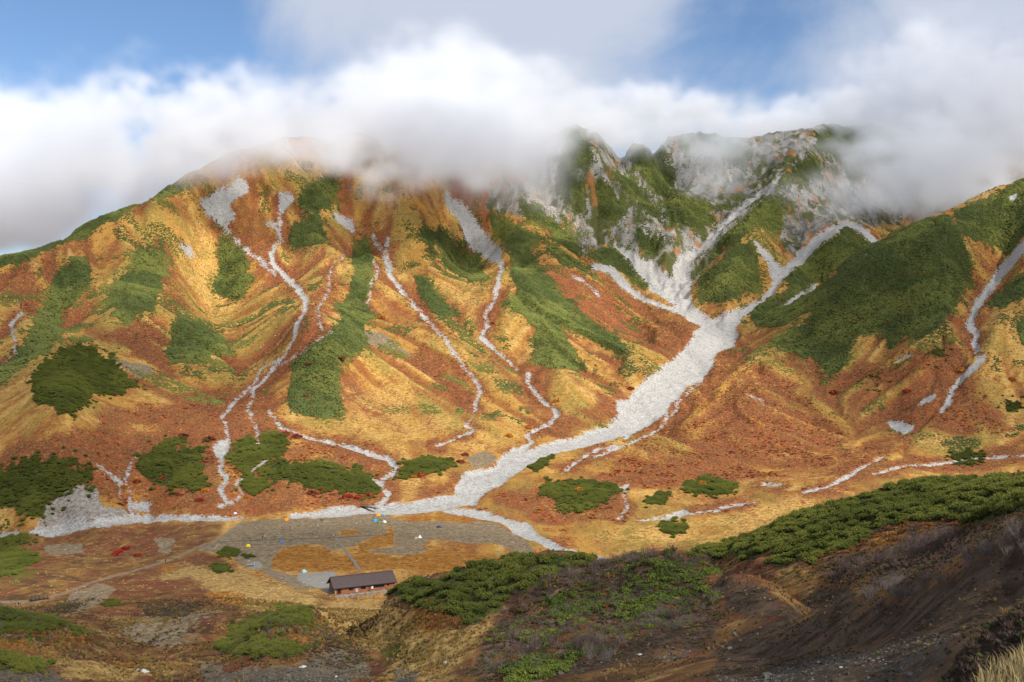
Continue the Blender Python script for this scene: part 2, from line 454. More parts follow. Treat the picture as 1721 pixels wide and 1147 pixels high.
# ribs and rills along the fall line: noise drawn out along the slope (line integral convolution on the smooth form)
def fall_line_noise():
    r0 = int(np.searchsorted(DR, 560)); rs = np.arange(r0, int(np.searchsorted(DR, 2500)), 2); cs = np.arange(0, NC_, 3)
    dzr = np.gradient(ZB, axis=0); dxr = np.gradient(XX, axis=0); dzc = np.gradient(ZB, axis=1); dxc = np.gradient(XX, axis=1); dyr = np.gradient(DD, axis=0)
    gx_ = dzc / dxc; gy_ = (dzr - gx_ * dxr) / dyr
    gx_, gy_ = blur(gx_[r0:], 4), blur(gy_[r0:], 4)
    ln = np.hypot(gx_, gy_) + 0.02
    gx_, gy_ = gx_ / ln, gy_ / ln
    X0, Y0 = XX[np.ix_(rs, cs)], DD[np.ix_(rs, cs)]
    acc = [np.zeros(X0.shape) for _ in range(3)]; wt = 0.0
    for sg in (1, -1):
        x, y = X0.copy(), Y0.copy()
        for k in range(13):
            w = 1 - k / 14.0
            if not (sg < 0 and k == 0):
                acc[0] += w * vnoise(x / 26, y / 26, 901); acc[1] += w * vnoise(x / 10, y / 10, 902); acc[2] += w * vnoise(x / 4.5, y / 4.5, 903); wt += w
            ri = np.clip(np.interp(y.ravel(), DR, np.arange(NR_)).reshape(y.shape).astype(int) - r0, 0, gx_.shape[0] - 1)
            ci = np.clip(((CX + F * x / y - PXC[0]) / 2.4).astype(int), 0, NC_ - 1)
            x = x + sg * 8.0 * gx_[ri, ci]; y = y + sg * 8.0 * gy_[ri, ci]
    out = []
    for a_ in acc:
        a_ = a_ / wt; a_ = (a_ - a_.mean()) / a_.std()
        full = np.zeros(DD.shape, np.float32)
        tmp = np.empty((len(rs), NC_))
        for q in range(len(rs)):
            tmp[q] = np.interp(np.arange(NC_), cs, a_[q])
        fr = np.clip((np.arange(NR_) - r0) / 2.0, 0, len(rs) - 1.001); i0 = fr.astype(int); f_ = (fr - i0)[:, None]
        full[:] = tmp[i0] * (1 - f_) + tmp[i0 + 1] * f_
        out.append(full)
    return out
licA, licB, licC = fall_line_noise()
wob = fbm(XX / 90, YY / 130, 2, 5) - 0.5
dz += sstep(620, 900, DD) * (licA * 2.6 + licB * 1.2 + licC * 0.35) * (1 - 0.5 * rock_k) * sstep(600, 1000, DD)
dz += far_k * ((fbm(XX / 70, YY / 70, 3, 3) - 0.5) * 10 * sstep(800, 1200, DD) + (fbm(XX / 9, YY / 9, 3, 4) - 0.5) * 1.6)
crag = ridged(XX / 46 + wob * 1.5, YY / 62, 4, 23)
dz += rock_k * ((crag - 0.5) * 22 + (ridged(XX / 13, YY / 17, 3, 29) - 0.5) * 8)
# middle ground
mid_k = (1 - far_k) * (1 - near_k) * (1 - 0.92 * flat_k)
dz += mid_k * ((fbm(XX / 28, YY / 28, 4, 33) - 0.5) * 4.2 + (fbm(XX / 5, YY / 5, 3, 36) - 0.5) * 0.9)
dz += flat_k * (fbm(XX / 12, YY / 12, 3, 37) - 0.5) * 0.35
# foreground: hummocks scaled with distance
s_ = np.clip(DD, 6, 300)
nk = near_k * sstep(4, 12, DD)
dz += nk * ((fbm(XX / 22, YY / 22, 4, 41) - 0.5) * 0.030 * s_ + (fbm(XX / 10, YY / 10, 3, 42) - 0.5) * 0.010 * s_ * sstep(60, 120, DD) + (fbm(XX / 5, YY / 5, 4, 43) - 0.5) * 0.0065 * s_ + (fbm(XX / 3.6, YY / 3.6, 2, 44) - 0.5) * 0.0016 * s_)
ZZ = ZB + dz
# level pad for the hut, with the ground falling away in front of it
HUT_X, HUT_Y, HUT_Z, HUT_YAW = -66.2, 372.8, -95.0, math.atan2(10.4, 21.0)
_lx = (XX - HUT_X) * math.cos(HUT_YAW) + (YY - HUT_Y) * math.sin(HUT_YAW); _ly = -(XX - HUT_X) * math.sin(HUT_YAW) + (YY - HUT_Y) * math.cos(HUT_YAW)
_pad = sstep(-9, -3, _lx) * (1 - sstep(26, 31, _lx)) * sstep(-1.6, -1.0, _ly) * (1 - sstep(12, 18, _ly))
ZZ = ZZ * (1 - _pad) + (HUT_Z - 0.12) * _pad
_fr = sstep(-2, 2, _lx) * (1 - sstep(24, 28, _lx)) * (1 - sstep(-1.9, -1.4, _ly)) * sstep(-14, -5, _ly)
ZZ = np.where(_fr > 0, ZZ * (1 - _fr) + np.minimum(ZZ, HUT_Z - 1.9 + 0.12 * (_ly + 1.9)) * _fr, ZZ)
PY = CY - F * ZZ / DD

# ------------------------------------------------------------------ what covers the ground where
wx = (fbm(XX / 14, YY / 14, 3, 51) - 0.5); wy = (fbm(XX / 14, YY / 14, 3, 52) - 0.5)
_nw = 1 - sstep(260, 345, DD)          # close by, the wobble follows the picture scale
wx = wx * (1 - _nw) + _nw * (fbm(PP / 55, LD * 9, 4, 53) - 0.5) * 2.0; wy = wy * (1 - _nw) + _nw * (fbm(PP / 55, LD * 9, 4, 54) - 0.5) * 2.0
wpx = np.where(DD > 340, 13.0, 26.0)
RX = PP + wx * 26 + (fbm(XX / 48, YY / 48, 3, 61) - 0.5) * 60 * sstep(340, 600, DD); RY = PY + wy * 18 + (fbm(XX / 48, YY / 48, 3, 62) - 0.5) * 36 * sstep(340, 600, DD)
QX = PP + wx * wpx; QY = PY + wy * wpx * 0.7
FARL = DD > 335
NEARL = ~FARL
def zero():
    return np.zeros(DD.shape, np.float32)
def fill(m, polys, lay, val=1.0, loose=False):
    for p in polys:
        s = (inpoly(RX, RY, p) if loose else inpoly(QX, QY, p)) & lay
        m[s] = val
    return m

THICKETS = [   # name key, polygon(s), layer distance range, clump size (m), spacing (m)
    ("skyline", [V1((-200, 720), (0, 650), (130, 630), (300, 560), (500, 450), (640, 380), (890, 310), (890, 345), (700, 395), (560, 465), (400, 565), (230, 630), (100, 690), (0, 710), (-200, 790))]),
    ("g2", [V1((260, 760), (330, 690), (400, 670), (440, 720), (430, 790), (390, 840), (350, 890), (300, 930), (280, 1040), (220, 1110), (120, 1180), (60, 1240), (0, 1290), (0, 1190), (90, 1130), (150, 1050), (180, 960), (240, 860))]),
    ("g3", [V1((660, 640), (700, 610), (720, 640), (790, 635), (795, 720), (770, 800), (760, 860), (720, 910), (650, 950), (620, 990), (560, 960), (570, 900), (520, 870), (560, 790), (620, 740))]),
    ("g4", [V1((1050, 545), (1100, 590), (1150, 610), (1190, 670), (1190, 740), (1220, 780), (1150, 830), (1180, 870), (1100, 865), (1050, 850), (1035, 780), (1060, 720), (1045, 650), (1060, 600))]),
    ("g5", [V4((830, 0), (840, -20), (880, -35), (980, -20), (1060, 50), (1125, 130), (1030, 120), (980, 160), (850, 170), (805, 155))]),
    ("g6", [V1((1430, 400), (1480, 340), (1560, 290), (1620, 300), (1610, 400), (1560, 430), (1490, 440))]),
    ("g7", [V1((1380, 590), (1440, 500), (1540, 450), (1555, 520), (1575, 560), (1570, 600), (1480, 610), (1410, 615))]),
    ("g8", [V2((260, 630), (350, 560), (350, 640), (350, 740), (330, 850), (320, 900), (380, 950), (310, 1000), (290, 1060), (330, 1100), (200, 1180), (-20, 1180), (100, 1090), (220, 960), (190, 900), (250, 850), (270, 740)),
            V5((330, 0), (460, 0), (470, 60), (400, 110), (350, 150), (320, 210), (330, 290), (355, 350), (345, 440), (210, 435), (100, 390), (100, 310), (130, 230), (120, 170), (200, 110))]),
    ("g10", [V2((500, 560), (600, 535), (720, 540), (740, 580), (800, 640), (880, 690), (900, 710), (880, 720), (900, 780), (830, 780), (760, 740), (700, 710), (690, 600), (660, 580), (650, 640), (690, 680), (640, 660), (620, 600), (600, 560), (520, 570))]),
    ("g11", [V2((565, 770), (620, 770), (660, 840), (720, 900), (760, 960), (650, 940), (600, 870))]),
    ("g12", [V2((920, 450), (1000, 490), (1100, 540), (1170, 580), (1110, 620), (1150, 700), (1230, 790), (1270, 850), (1330, 900), (1400, 960), (1500, 1030), (1590, 1130), (1500, 1110), (1400, 1060), (1330, 1020), (1270, 990), (1260, 1010), (1290, 1080), (1330, 1147), (1370, 1180), (1420, 1220), (1330, 1215), (1150, 1190), (1140, 1080), (1150, 1010), (1080, 950), (1000, 900), (1060, 840), (1030, 750), (1040, 660), (1000, 600), (940, 530))]),
    ("g13", [V2((1170, 580), (1250, 630), (1350, 690), (1440, 760), (1530, 820), (1480, 790), (1380, 740), (1320, 700), (1290, 720), (1240, 670))]),
    ("g14", [V2((1060, 400), (1150, 410), (1200, 470), (1280, 540), (1370, 640), (1340, 650), (1240, 600), (1200, 540), (1100, 480))]),
    ("g15", [V2((1420, 660), (1520, 610), (1590, 650), (1600, 690), (1690, 760), (1715, 800), (1650, 810), (1590, 760), (1550, 730), (1480, 700))]),
    ("crag", [V2((1270, 40), (1340, 20), (1400, 150), (1420, 200), (1380, 250), (1300, 260), (1270, 180)), V3((140, 110), (200, 90), (260, 170), (320, 230), (320, 290), (260, 310), (210, 250), (150, 180)),
              V3((10, 290), (60, 300), (110, 380), (90, 420), (20, 400)), V3((60, 220), (130, 230), (190, 290), (240, 350), (290, 410), (250, 400), (170, 320), (90, 270)), V3((180, 450), (230, 480), (260, 530), (190, 530)),
              V3((740, 270), (850, 160), (900, 150), (910, 230), (850, 250), (780, 270)), V3((980, 180), (1050, 190), (1080, 260), (1030, 250)), V3((330, 70), (450, 60), (560, 100), (630, 140), (620, 200), (540, 190), (480, 130), (350, 130)),
              V3((880, 50), (1000, 30), (1180, 40), (1200, 130), (1000, 150), (900, 130)), V3((1110, 200), (1250, 200), (1260, 300), (1150, 300)),
              V2((1250, 280), (1340, 270), (1380, 400), (1400, 470), (1330, 430), (1260, 340)), V2((1440, 280), (1500, 320), (1560, 420), (1540, 500), (1470, 470), (1440, 380))]),
    ("g18", [V3((280, 310), (330, 290), (410, 330), (470, 390), (470, 430), (400, 440), (310, 420), (280, 360))]),
    ("g22", [V3((430, 560), (520, 470), (600, 400), (640, 350), (720, 310), (760, 330), (740, 380), (760, 450), (690, 460), (650, 430), (600, 460), (550, 510), (480, 530))]),
    ("g23", [V3((420, 640), (520, 550), (600, 500), (640, 510), (650, 570), (660, 640), (660, 690), (600, 700), (500, 740), (430, 730), (420, 700))]),
    ("g24", [V3((770, 640), (850, 570), (960, 480), (1000, 430), (1060, 480), (1120, 510), (1060, 560), (960, 610), (830, 690), (770, 670))]),
    ("g25", [V3((620, 790), (700, 730), (800, 690), (880, 690), (960, 640), (1040, 570), (1120, 510), (1230, 440), (1330, 400), (1420, 390), (1480, 500), (1510, 590), (1480, 680), (1440, 760), (1400, 800), (1300, 890), (1250, 860), (1180, 930), (1160, 850), (1040, 880), (1010, 960), (980, 1020), (930, 1030), (910, 960), (820, 940), (720, 920), (720, 880), (830, 830), (930, 750), (860, 770), (740, 830), (650, 840))]),
    ("g26", [V3((1430, 380), (1560, 330), (1720, 240), (1900, 160), (1900, 400), (1720, 470), (1660, 540), (1590, 510), (1470, 460))]),
    ("g27", [V3((1570, 740), (1650, 680), (1720, 620), (1900, 560), (1900, 640), (1720, 710), (1640, 760)), V3((1690, 830), (1720, 800), (1850, 760), (1850, 900), (1720, 910))]),
    ("g30", [V4((175, 210), (260, 160), (330, 110), (410, 85), (460, 120), (530, 160), (580, 210), (610, 250), (680, 290), (600, 300), (540, 330), (430, 320), (390, 390), (320, 420), (250, 380), (170, 360), (160, 290))]),
    ("g31", [V4((-400, 700), (-100, 720), (0, 710), (120, 680), (250, 650), (340, 635), (320, 690), (400, 690), (450, 680), (440, 740), (360, 780), (300, 790), (250, 830), (220, 880), (170, 920), (110, 890), (0, 860), (-400, 880))]),
    ("g32", [V4((660, 640), (750, 610), (870, 600), (980, 570), (960, 640), (970, 700), (990, 770), (950, 800), (850, 780), (760, 760), (700, 710), (660, 690)), V4((740, 580), (850, 530), (870, 560), (760, 610))]),
    ("g33", [V4((1120, 570), (1200, 540), (1240, 560), (1270, 640), (1200, 700), (1150, 710), (1110, 650))]),
    ("g34", [V4((1250, 520), (1330, 500), (1390, 570), (1340, 620), (1270, 630))]),
    ("g35", [V5((-60, 690), (40, 650), (170, 660), (290, 650), (400, 700), (480, 730), (545, 800), (420, 800), (300, 780), (180, 770), (100, 740), (0, 740))]),
    ("g36", [V4((1150, 740), (1200, 710), (1280, 750), (1260, 800), (1170, 790))]),
    ("g37", [V4((-300, 1010), (0, 1000), (150, 1010), (100, 1050), (0, 1060), (-300, 1060)), V4((-300, 1080), (0, 1070), (160, 1110), (140, 1150), (60, 1190), (0, 1200), (-300, 1200))]),
    ("g38", [V5((620, 700), (680, 650), (780, 630), (880, 640), (900, 665), (820, 700), (760, 690), (680, 730))]),
    ("g39", [V5((1240, 680), (1300, 640), (1380, 615), (1340, 650), (1290, 690))]),
    ("g40", [V5((1310, 790), (1350, 760), (1480, 750), (1650, 755), (1710, 780), (1660, 830), (1560, 860), (1490, 890), (1400, 900), (1420, 850), (1360, 820))]),
    ("g41", [V6((350, 660), (400, 620), (470, 590), (500, 620), (570, 640), (530, 670), (440, 670))]),
    ("g42", [V6((210, 690), (290, 660), (290, 690), (220, 710))]),
    ("g43", [V6((280, 790), (320, 790), (380, 810), (340, 840), (280, 820))]),
    ("g44", [V6((1430, 520), (1480, 495), (1530, 520), (1500, 560), (1440, 550)), V6((1600, 300), (1640, 310), (1630, 335)), V6((1650, 310), (1690, 290), (1710, 340), (1660, 350)), V6((1340, 90), (1390, 85), (1390, 115), (1350, 115)), V6((1080, 205), (1120, 190), (1120, 215)), V6((1110, 250), (1155, 245), (1150, 265))]),
    ("g45", [C1((120, 650), (200, 610), (370, 610), (350, 670), (180, 700)), C1((90, 880), (180, 840), (240, 890), (180, 960), (110, 950)), C1((480, 700), (530, 670), (590, 690), (560, 735), (480, 730))]),
]
NEAR_THICKETS = [
    ("n_left", [L1((-300, 240), (0, 235), (200, 240), (350, 270), (500, 310), (660, 370), (700, 395), (600, 380), (450, 350), (350, 350), (200, 370), (0, 390), (-300, 390))]),
    ("n_left2", [L1((740, 165), (800, 140), (920, 145), (860, 180)), ]),
    ("n_mound", [L2((340, 320), (520, 210), (640, 170), (780, 185), (880, 260), (760, 300), (640, 330), (500, 300), (420, 370), (560, 450), (820, 490), (760, 520), (620, 510), (560, 570), (400, 560), (200, 540), (80, 530), (220, 380))]),
    ("n_low", [L1((-100, 610), (120, 620), (300, 660), (250, 690), (60, 670), (-100, 660))]),
]
NEAR_PINE = [   # dwarf pine built shrub by shrub
    V8((70, 320), (110, 285), (230, 260), (340, 235), (500, 210), (620, 200), (560, 235), (470, 270), (430, 300), (370, 340), (320, 370), (290, 380), (250, 375), (220, 350), (150, 330)),
    M1((-180, 330), (-120, 270), (0, 235), (250, 215), (500, 180), (750, 135), (900, 120), (1040, 130), (960, 190), (800, 240), (680, 310), (540, 360), (440, 430), (400, 480), (300, 520), (180, 480), (130, 380), (0, 360)),
    V6((380, 890), (480, 850), (650, 800), (800, 740), (1000, 680), (1250, 620), (1500, 585), (1721, 600), (2100, 590), (2100, 700), (1721, 750), (1560, 770), (1400, 790), (1280, 800), (1150, 790), (1100, 830), (1000, 890), (890, 910), (830, 950), (740, 980), (700, 960), (720, 910), (600, 940), (540, 940), (420, 910)),
]
SCREE_POLY = [
    PX((1036, 672), (1128, 672), (1118, 695), (1090, 714), (1050, 738), (1042, 700)),
    V1((950, 400), (1080, 330), (1160, 290), (1210, 330), (1100, 400), (1130, 470), (1060, 510), (1000, 450)), V1((1270, 480), (1330, 500), (1340, 530), (1300, 515)), V1((860, 600), (925, 625), (935, 650), (905, 650)),
    V1((1350, 350), (1420, 370), (1380, 430), (1340, 470)), V1((1600, 460), (1660, 470), (1720, 545), (1690, 545)),
    V2((690, 340), (740, 380), (820, 450), (880, 520), (920, 590), (990, 640), (985, 700), (940, 680), (880, 650), (820, 600), (790, 520), (750, 440)), V2((170, 460), (210, 460), (245, 490), (260, 480), (285, 510), (270, 550), (220, 510)),
    V3((40, 480), (110, 520), (200, 570), (320, 640), (330, 700), (320, 740), (230, 690), (160, 600), (120, 560)),
    V3((330, 610), (375, 600), (380, 690), (385, 745), (440, 790), (490, 805), (560, 770), (640, 740), (690, 700), (715, 650), (740, 600), (790, 580), (800, 590), (740, 650), (710, 710), (640, 760), (560, 830), (570, 870), (540, 920), (490, 930), (470, 1000), (430, 1040), (360, 1080), (300, 1147), (290, 1165), (100, 1165), (140, 1110), (210, 1040), (300, 975), (370, 920), (390, 880), (430, 830), (330, 770)),
    V3((620, 480), (700, 530), (745, 600), (715, 640), (690, 580)), V3((745, 610), (800, 560), (850, 500), (900, 460), (1010, 405), (1040, 410), (1100, 450), (1140, 490), (1110, 505), (1020, 430), (960, 455), (880, 535), (820, 590)),
    V3((740, 745), (860, 670), (920, 640), (880, 680), (760, 755)), V3((1640, 310), (1690, 300), (1670, 335)),
    V5((1740, 380), (1640, 470), (1530, 510), (1400, 550), (1280, 580), (1180, 580), (1130, 620), (1050, 680), (950, 700), (920, 760), (900, 810), (750, 830), (650, 850), (480, 870), (300, 890), (110, 900), (120, 915), (300, 910), (480, 892), (650, 895), (850, 880), (960, 860), (1000, 860), (1060, 770), (1120, 760), (1200, 700), (1300, 640), (1400, 600), (1550, 570), (1740, 515)),
    V5((840, 885), (1000, 880), (1100, 900), (1150, 930), (1250, 950), (1330, 1010), (1400, 1040), (1500, 1090), (1610, 1110), (1640, 1150), (1500, 1110), (1380, 1070), (1300, 1030), (1200, 1000), (1150, 960), (1080, 930), (950, 905)),
    V4((80, 990), (200, 960), (300, 940), (500, 910), (750, 905), (950, 905), (1180, 915), (1100, 930), (800, 925), (600, 945), (450, 960), (250, 1000)), V4((-400, 1010), (-100, 1005), (80, 985), (90, 1000), (-100, 1025), (-400, 1040)),
    V4((1390, 912), (1500, 890), (1720, 860), (1720, 890), (1560, 905), (1400, 918)),
    V6((1290, 310), (1340, 270), (1370, 270), (1360, 290), (1310, 315)), V6((1180, 380), (1230, 375), (1285, 400), (1250, 422), (1200, 410)), V6((160, 770), (300, 760), (345, 728), (375, 745), (320, 772)), V4((640, 880), (690, 840), (730, 850), (720, 890)),
    V4((1030, 575), (1060, 545), (1105, 540), (1100, 590), (1080, 650), (1050, 620)),
]
STREAMS = [   # photo points, width in photo px
    (V1((1060, 500), (1130, 580), (1250, 680), (1330, 750)), (9, 5, 6, 3)),
    (V1((1380, 390), (1345, 460), (1350, 540), (1350, 580), (1300, 640), (1310, 690), (1360, 750), (1430, 810), (1480, 880), (1460, 940), (1430, 1000), (1425, 1030)), (5, 5, 4, 5, 6, 6, 7, 10, 8, 6, 7, 4)),
    (V4((1430, 20), (1390, 90), (1380, 130), (1330, 170), (1250, 200), (1240, 240), (1210, 290), (1160, 330), (1110, 390), (1070, 440), (1090, 490), (1110, 520), (1080, 560), (1070, 620), (1060, 680), (1090, 740), (1060, 790), (1100, 850), (1050, 865)), (3, 4, 4, 4, 5, 4, 4, 4, 5, 4, 4, 5, 6, 7, 8, 8, 7, 6, 3)),
    (V4((1600, 20), (1560, 50), (1480, 100), (1390, 160), (1320, 200), (1280, 250), (1220, 300), (1210, 350), (1195, 400), (1230, 460), (1240, 540), (1255, 600)), (2, 4, 4, 4, 5, 4, 4, 4, 4, 4, 3, 3)),
    (V1((1680, 640), (1590, 720), (1580, 830), (1530, 920), (1550, 1020)), (1.5, 2, 2.5, 2.5, 2.5)),
    (V4((1110, 850), (1170, 800), (1140, 760), (1170, 720), (1270, 650), (1300, 630)), (4, 4, 3, 4, 3, 2)),
    (V4((650, 620), (620, 690), (600, 740), (620, 800), (630, 890)), (4, 3, 4, 4, 6)), (V4((460, 670), (530, 720), (580, 750), (570, 820)), (2, 4, 4, 3)),
    (V1((110, 930), (50, 1000), (70, 1080), (80, 1140)), (5, 4, 5, 4)), (V4((0, 180), (20, 170), (50, 140)), (3, 3, 2)),
    (V2((360, 560), (400, 620), (430, 700), (460, 770), (500, 830), (540, 870), (600, 940), (660, 1010), (720, 1070), (760, 1140)), (3, 6, 7, 8, 7, 4, 3, 3, 3, 3)),
    (V2((440, 570), (430, 650), (450, 720)), (3, 4, 3)), (V2((350, 680), (390, 720), (370, 770), (350, 800), (340, 900)), (3, 3, 4, 6, 4)),
    (V5((800, 0), (870, 70), (910, 130), (960, 210), (1010, 270), (1030, 310), (1000, 380), (985, 440), (950, 470), (1000, 490), (940, 520), (820, 570)), (3, 3, 4, 4, 4, 5, 4, 3, 4, 4, 2, 4)),
    (V2((985, 690), (970, 780), (950, 860), (910, 930), (910, 1000), (880, 1060), (950, 1110), (1000, 1147)), (8, 6, 6, 5, 5, 5, 3, 3)),
    (V5((1060, 0), (1030, 50), (1100, 110), (1170, 170), (1210, 210)), (3, 5, 3, 3, 3)), (V5((1260, 220), (1260, 270), (1300, 330), (1360, 380), (1400, 420), (1370, 460), (1300, 490), (1250, 520), (1280, 550), (1260, 570), (1190, 590)), (5, 5, 6, 5, 8, 6, 5, 6, 6, 5, 6)),
    (V2((1330, 750), (1400, 800), (1460, 860)), (3, 4, 2)), (V3((0, 590), (60, 600), (110, 660), (150, 700), (240, 740), (330, 770), (400, 800)), (14, 14, 14, 9, 8, 8, 8)),
    (V3((330, 620), (345, 570), (400, 540), (450, 500), (520, 420), (600, 350), (680, 290), (740, 230)), (14, 14, 14, 12, 8, 7, 6, 5)),
    (V3((1740, 490), (1700, 530), (1640, 600), (1560, 700), (1530, 760), (1500, 830), (1530, 860), (1520, 900), (1560, 960), (1480, 1030), (1430, 1090), (1420, 1140)), (18, 18, 16, 14, 10, 14, 9, 8, 10, 9, 8, 6)),
    (V6((1440, 240), (1410, 310), (1390, 340)), (6, 7, 4)),
    (V5((600, 720), (620, 670), (590, 640), (500, 610), (400, 580), (290, 550), (180, 525), (60, 480), (10, 400)), (6, 7, 8, 8, 6, 4, 3, 4, 4)), (V5((600, 700), (540, 740), (560, 790), (590, 800), (560, 840), (500, 870)), (4, 8, 5, 7, 8, 6)), (V5((500, 735), (530, 750)), (7, 6)),
    (V6((840, 662), (930, 640), (1010, 600), (1080, 560), (1160, 520)), (5, 4, 6, 4, 2)), (V6((1120, 585), (1250, 555), (1400, 545), (1550, 525), (1721, 510), (1900, 505)), (2, 3.5, 4, 4, 3.5, 3)), (V6((500, 725), (640, 700)), (3, 4)), (V6((380, 745), (500, 735)), (2, 2)),
    (V6((95, 765), (130, 720), (115, 680), (130, 635), (95, 645)), (4, 4, 3, 4, 3)), (V6((0, 520), (130, 470), (260, 410), (280, 370), (330, 330), (330, 300), (400, 240), (420, 220)), (2.5, 3, 3, 3, 4, 3, 3, 3)),
    (V6((1210, 130), (1270, 110)), (3, 3)), (V6((620, 270), (680, 305)), (3, 3)), (V6((670, 630), (740, 630)), (3, 3)), (V5((1430, 690), (1500, 640), (1600, 590), (1690, 570)), (3, 3, 3, 2)),
]
PATHS = [
    (C1((-100, 620), (0, 560), (180, 420), (420, 260), (520, 180)), (2, 2, 2, 2, 2)),
    (V7((0, 522), (140, 520), (250, 490), (380, 440), (560, 390), (700, 350), (850, 280)), (2.2, 2.6, 2.4, 2.2, 2, 1.8, 1.8)),
    (C1((820, 900), (1000, 940), (1250, 1020), (1400, 1060)), (6, 4, 4, 5)),
    (V3((780, 760), (900, 690), (1000, 620), (1130, 510)), (2.5, 2.5, 2.5, 2.5)),
]
RED_POLY = [
    V4((0, 600), (500, 430), (900, 350), (1150, 200), (1400, 100), (1560, 0), (1600, 0), (1480, 120), (1330, 200), (1280, 480), (1400, 540), (1000, 560), (650, 600), (400, 660), (0, 700)),
    V2((130, 700), (190, 690), (180, 860), (100, 1000), (30, 1147), (-120, 1220), (-60, 1100), (60, 900)), V1((1500, 800), (1600, 700), (1640, 900), (1540, 1020), (1380, 1147), (1290, 1147)),
    V5((1200, 575), (1360, 470), (1480, 420), (1700, 320), (1740, 380), (1640, 440), (1500, 490), (1290, 560)), V5((760, 780), (930, 720), (880, 810), (700, 820)), V5((1010, 830), (1060, 790), (1090, 830), (1010, 855)), V5((1110, 830), (1180, 790), (1260, 830), (1380, 860), (1390, 900), (1160, 880)),
    V5((1160, 910), (1300, 920), (1450, 945), (1330, 965), (1220, 940)), V5((1300, 980), (1430, 1010), (1500, 1050), (1400, 1055)), V5((960, 885), (1050, 885), (1050, 905), (970, 900)), V5((0, 850), (130, 860), (400, 840), (300, 870), (100, 890), (0, 890)), V4((1000, 880), (1300, 850), (1700, 850), (1400, 890), (1100, 900)),
    V3((480, 930), (560, 900), (600, 960), (700, 1030), (800, 1100), (860, 1147), (400, 1147), (430, 1050), (480, 1000)), V6((500, 180), (780, 200), (850, 290), (780, 400), (650, 350), (540, 250)), V6((1490, 330), (1590, 280), (1600, 400), (1480, 430)),
    V3((0, 640), (200, 720), (400, 830), (380, 890), (300, 960), (200, 900), (100, 820), (0, 740)), V3((680, 900), (900, 950), (920, 1010), (1100, 1010), (1400, 900), (1500, 900), (1480, 1020), (1250, 1080), (900, 1060), (760, 980)),
    V2((1120, 620), (1180, 740), (1290, 850), (1420, 970), (1540, 1060), (1500, 1050), (1380, 960), (1260, 880), (1160, 760)), V1((700, 590), (800, 580), (840, 640), (800, 760), (880, 900), (780, 960), (720, 850), (770, 700)), V1((0, 740), (200, 700), (330, 620), (300, 720), (200, 850), (100, 900), (0, 900)),
    V5((700, 60), (850, 150), (960, 330), (880, 380), (800, 250), (700, 140)), V5((30, 800), (600, 820), (550, 830), (200, 810)), V1((600, 980), (800, 960), (780, 1100), (600, 1147), (540, 1080)), V4((480, 50), (700, 20), (800, 90), (820, 200), (740, 260), (680, 160), (560, 110)),
    V3((1470, 480), (1560, 510), (1660, 560), (1560, 680), (1480, 740), (1500, 620)), V6((0, 560), (300, 500), (600, 420), (700, 480), (500, 600), (250, 620), (100, 600)), V6((900, 520), (1100, 470), (1150, 500), (1060, 560), (980, 580)), V6((1150, 600), (1300, 570), (1720, 520), (1720, 545), (1400, 570)),
]
FOOT_POLY = [V4((-300, 660), (300, 640), (600, 600), (1000, 560), (1720, 560), (1900, 700), (1760, 860), (1100, 890), (600, 880), (200, 720), (-300, 720)), V6((400, 100), (700, 150), (900, 330), (1000, 450), (900, 560), (600, 600), (200, 640), (0, 620), (100, 500), (350, 330)), V5((1150, 800), (1320, 760), (1720, 750), (1720, 900), (1300, 930), (1150, 880)), V6((1180, 330), (1480, 230), (1560, 260), (1700, 420), (1450, 440), (1250, 420))]
VALLEY_POLY = [PX((-400, 905), (0, 893), (250, 882), (380, 878), (345, 925), (400, 955), (470, 985), (540, 1000), (580, 1012), (700, 1010), (700, 1160), (-400, 1160))]
STRAW_POLY = [   # pale golden grass
    V6((580, 40), (700, 110), (850, 220), (920, 300), (1100, 340), (1200, 420), (1440, 440), (1380, 490), (1250, 490), (1100, 420), (950, 340), (800, 230), (650, 150)), V6((380, 780), (600, 740), (900, 680), (1200, 620), (1500, 580), (1720, 570), (1720, 600), (1300, 620), (1000, 680), (700, 790), (400, 900), (0, 870), (0, 790)),
    V5((640, 660), (900, 590), (1150, 490), (1250, 420), (1330, 440), (1200, 540), (1050, 590), (900, 610), (700, 640)), V5((330, 240), (520, 280), (600, 330), (800, 400), (900, 480), (750, 560), (600, 600), (430, 520), (200, 500), (360, 440)), V5((560, 740), (900, 690), (900, 720), (700, 790), (580, 790)),
    V1((960, 640), (1030, 540), (1040, 800), (1060, 900), (1040, 1000), (940, 900), (860, 780), (860, 650)), V1((1100, 480), (1260, 500), (1330, 560), (1290, 640), (1330, 740), (1230, 640)), V1((1380, 640), (1500, 620), (1600, 640), (1540, 760), (1420, 760)), V2((440, 620), (500, 640), (560, 800), (540, 860), (470, 740)),
    V2((640, 760), (800, 790), (900, 780), (920, 900), (880, 980), (760, 900)), V3((400, 680), (430, 740), (600, 710), (690, 690), (620, 740), (490, 790), (400, 760)), V4((300, 470), (600, 400), (900, 330), (880, 360), (600, 430), (300, 510), (0, 610), (0, 570)), V1((480, 800), (680, 580), (640, 680), (520, 820), (330, 1000), (290, 1000)),
]
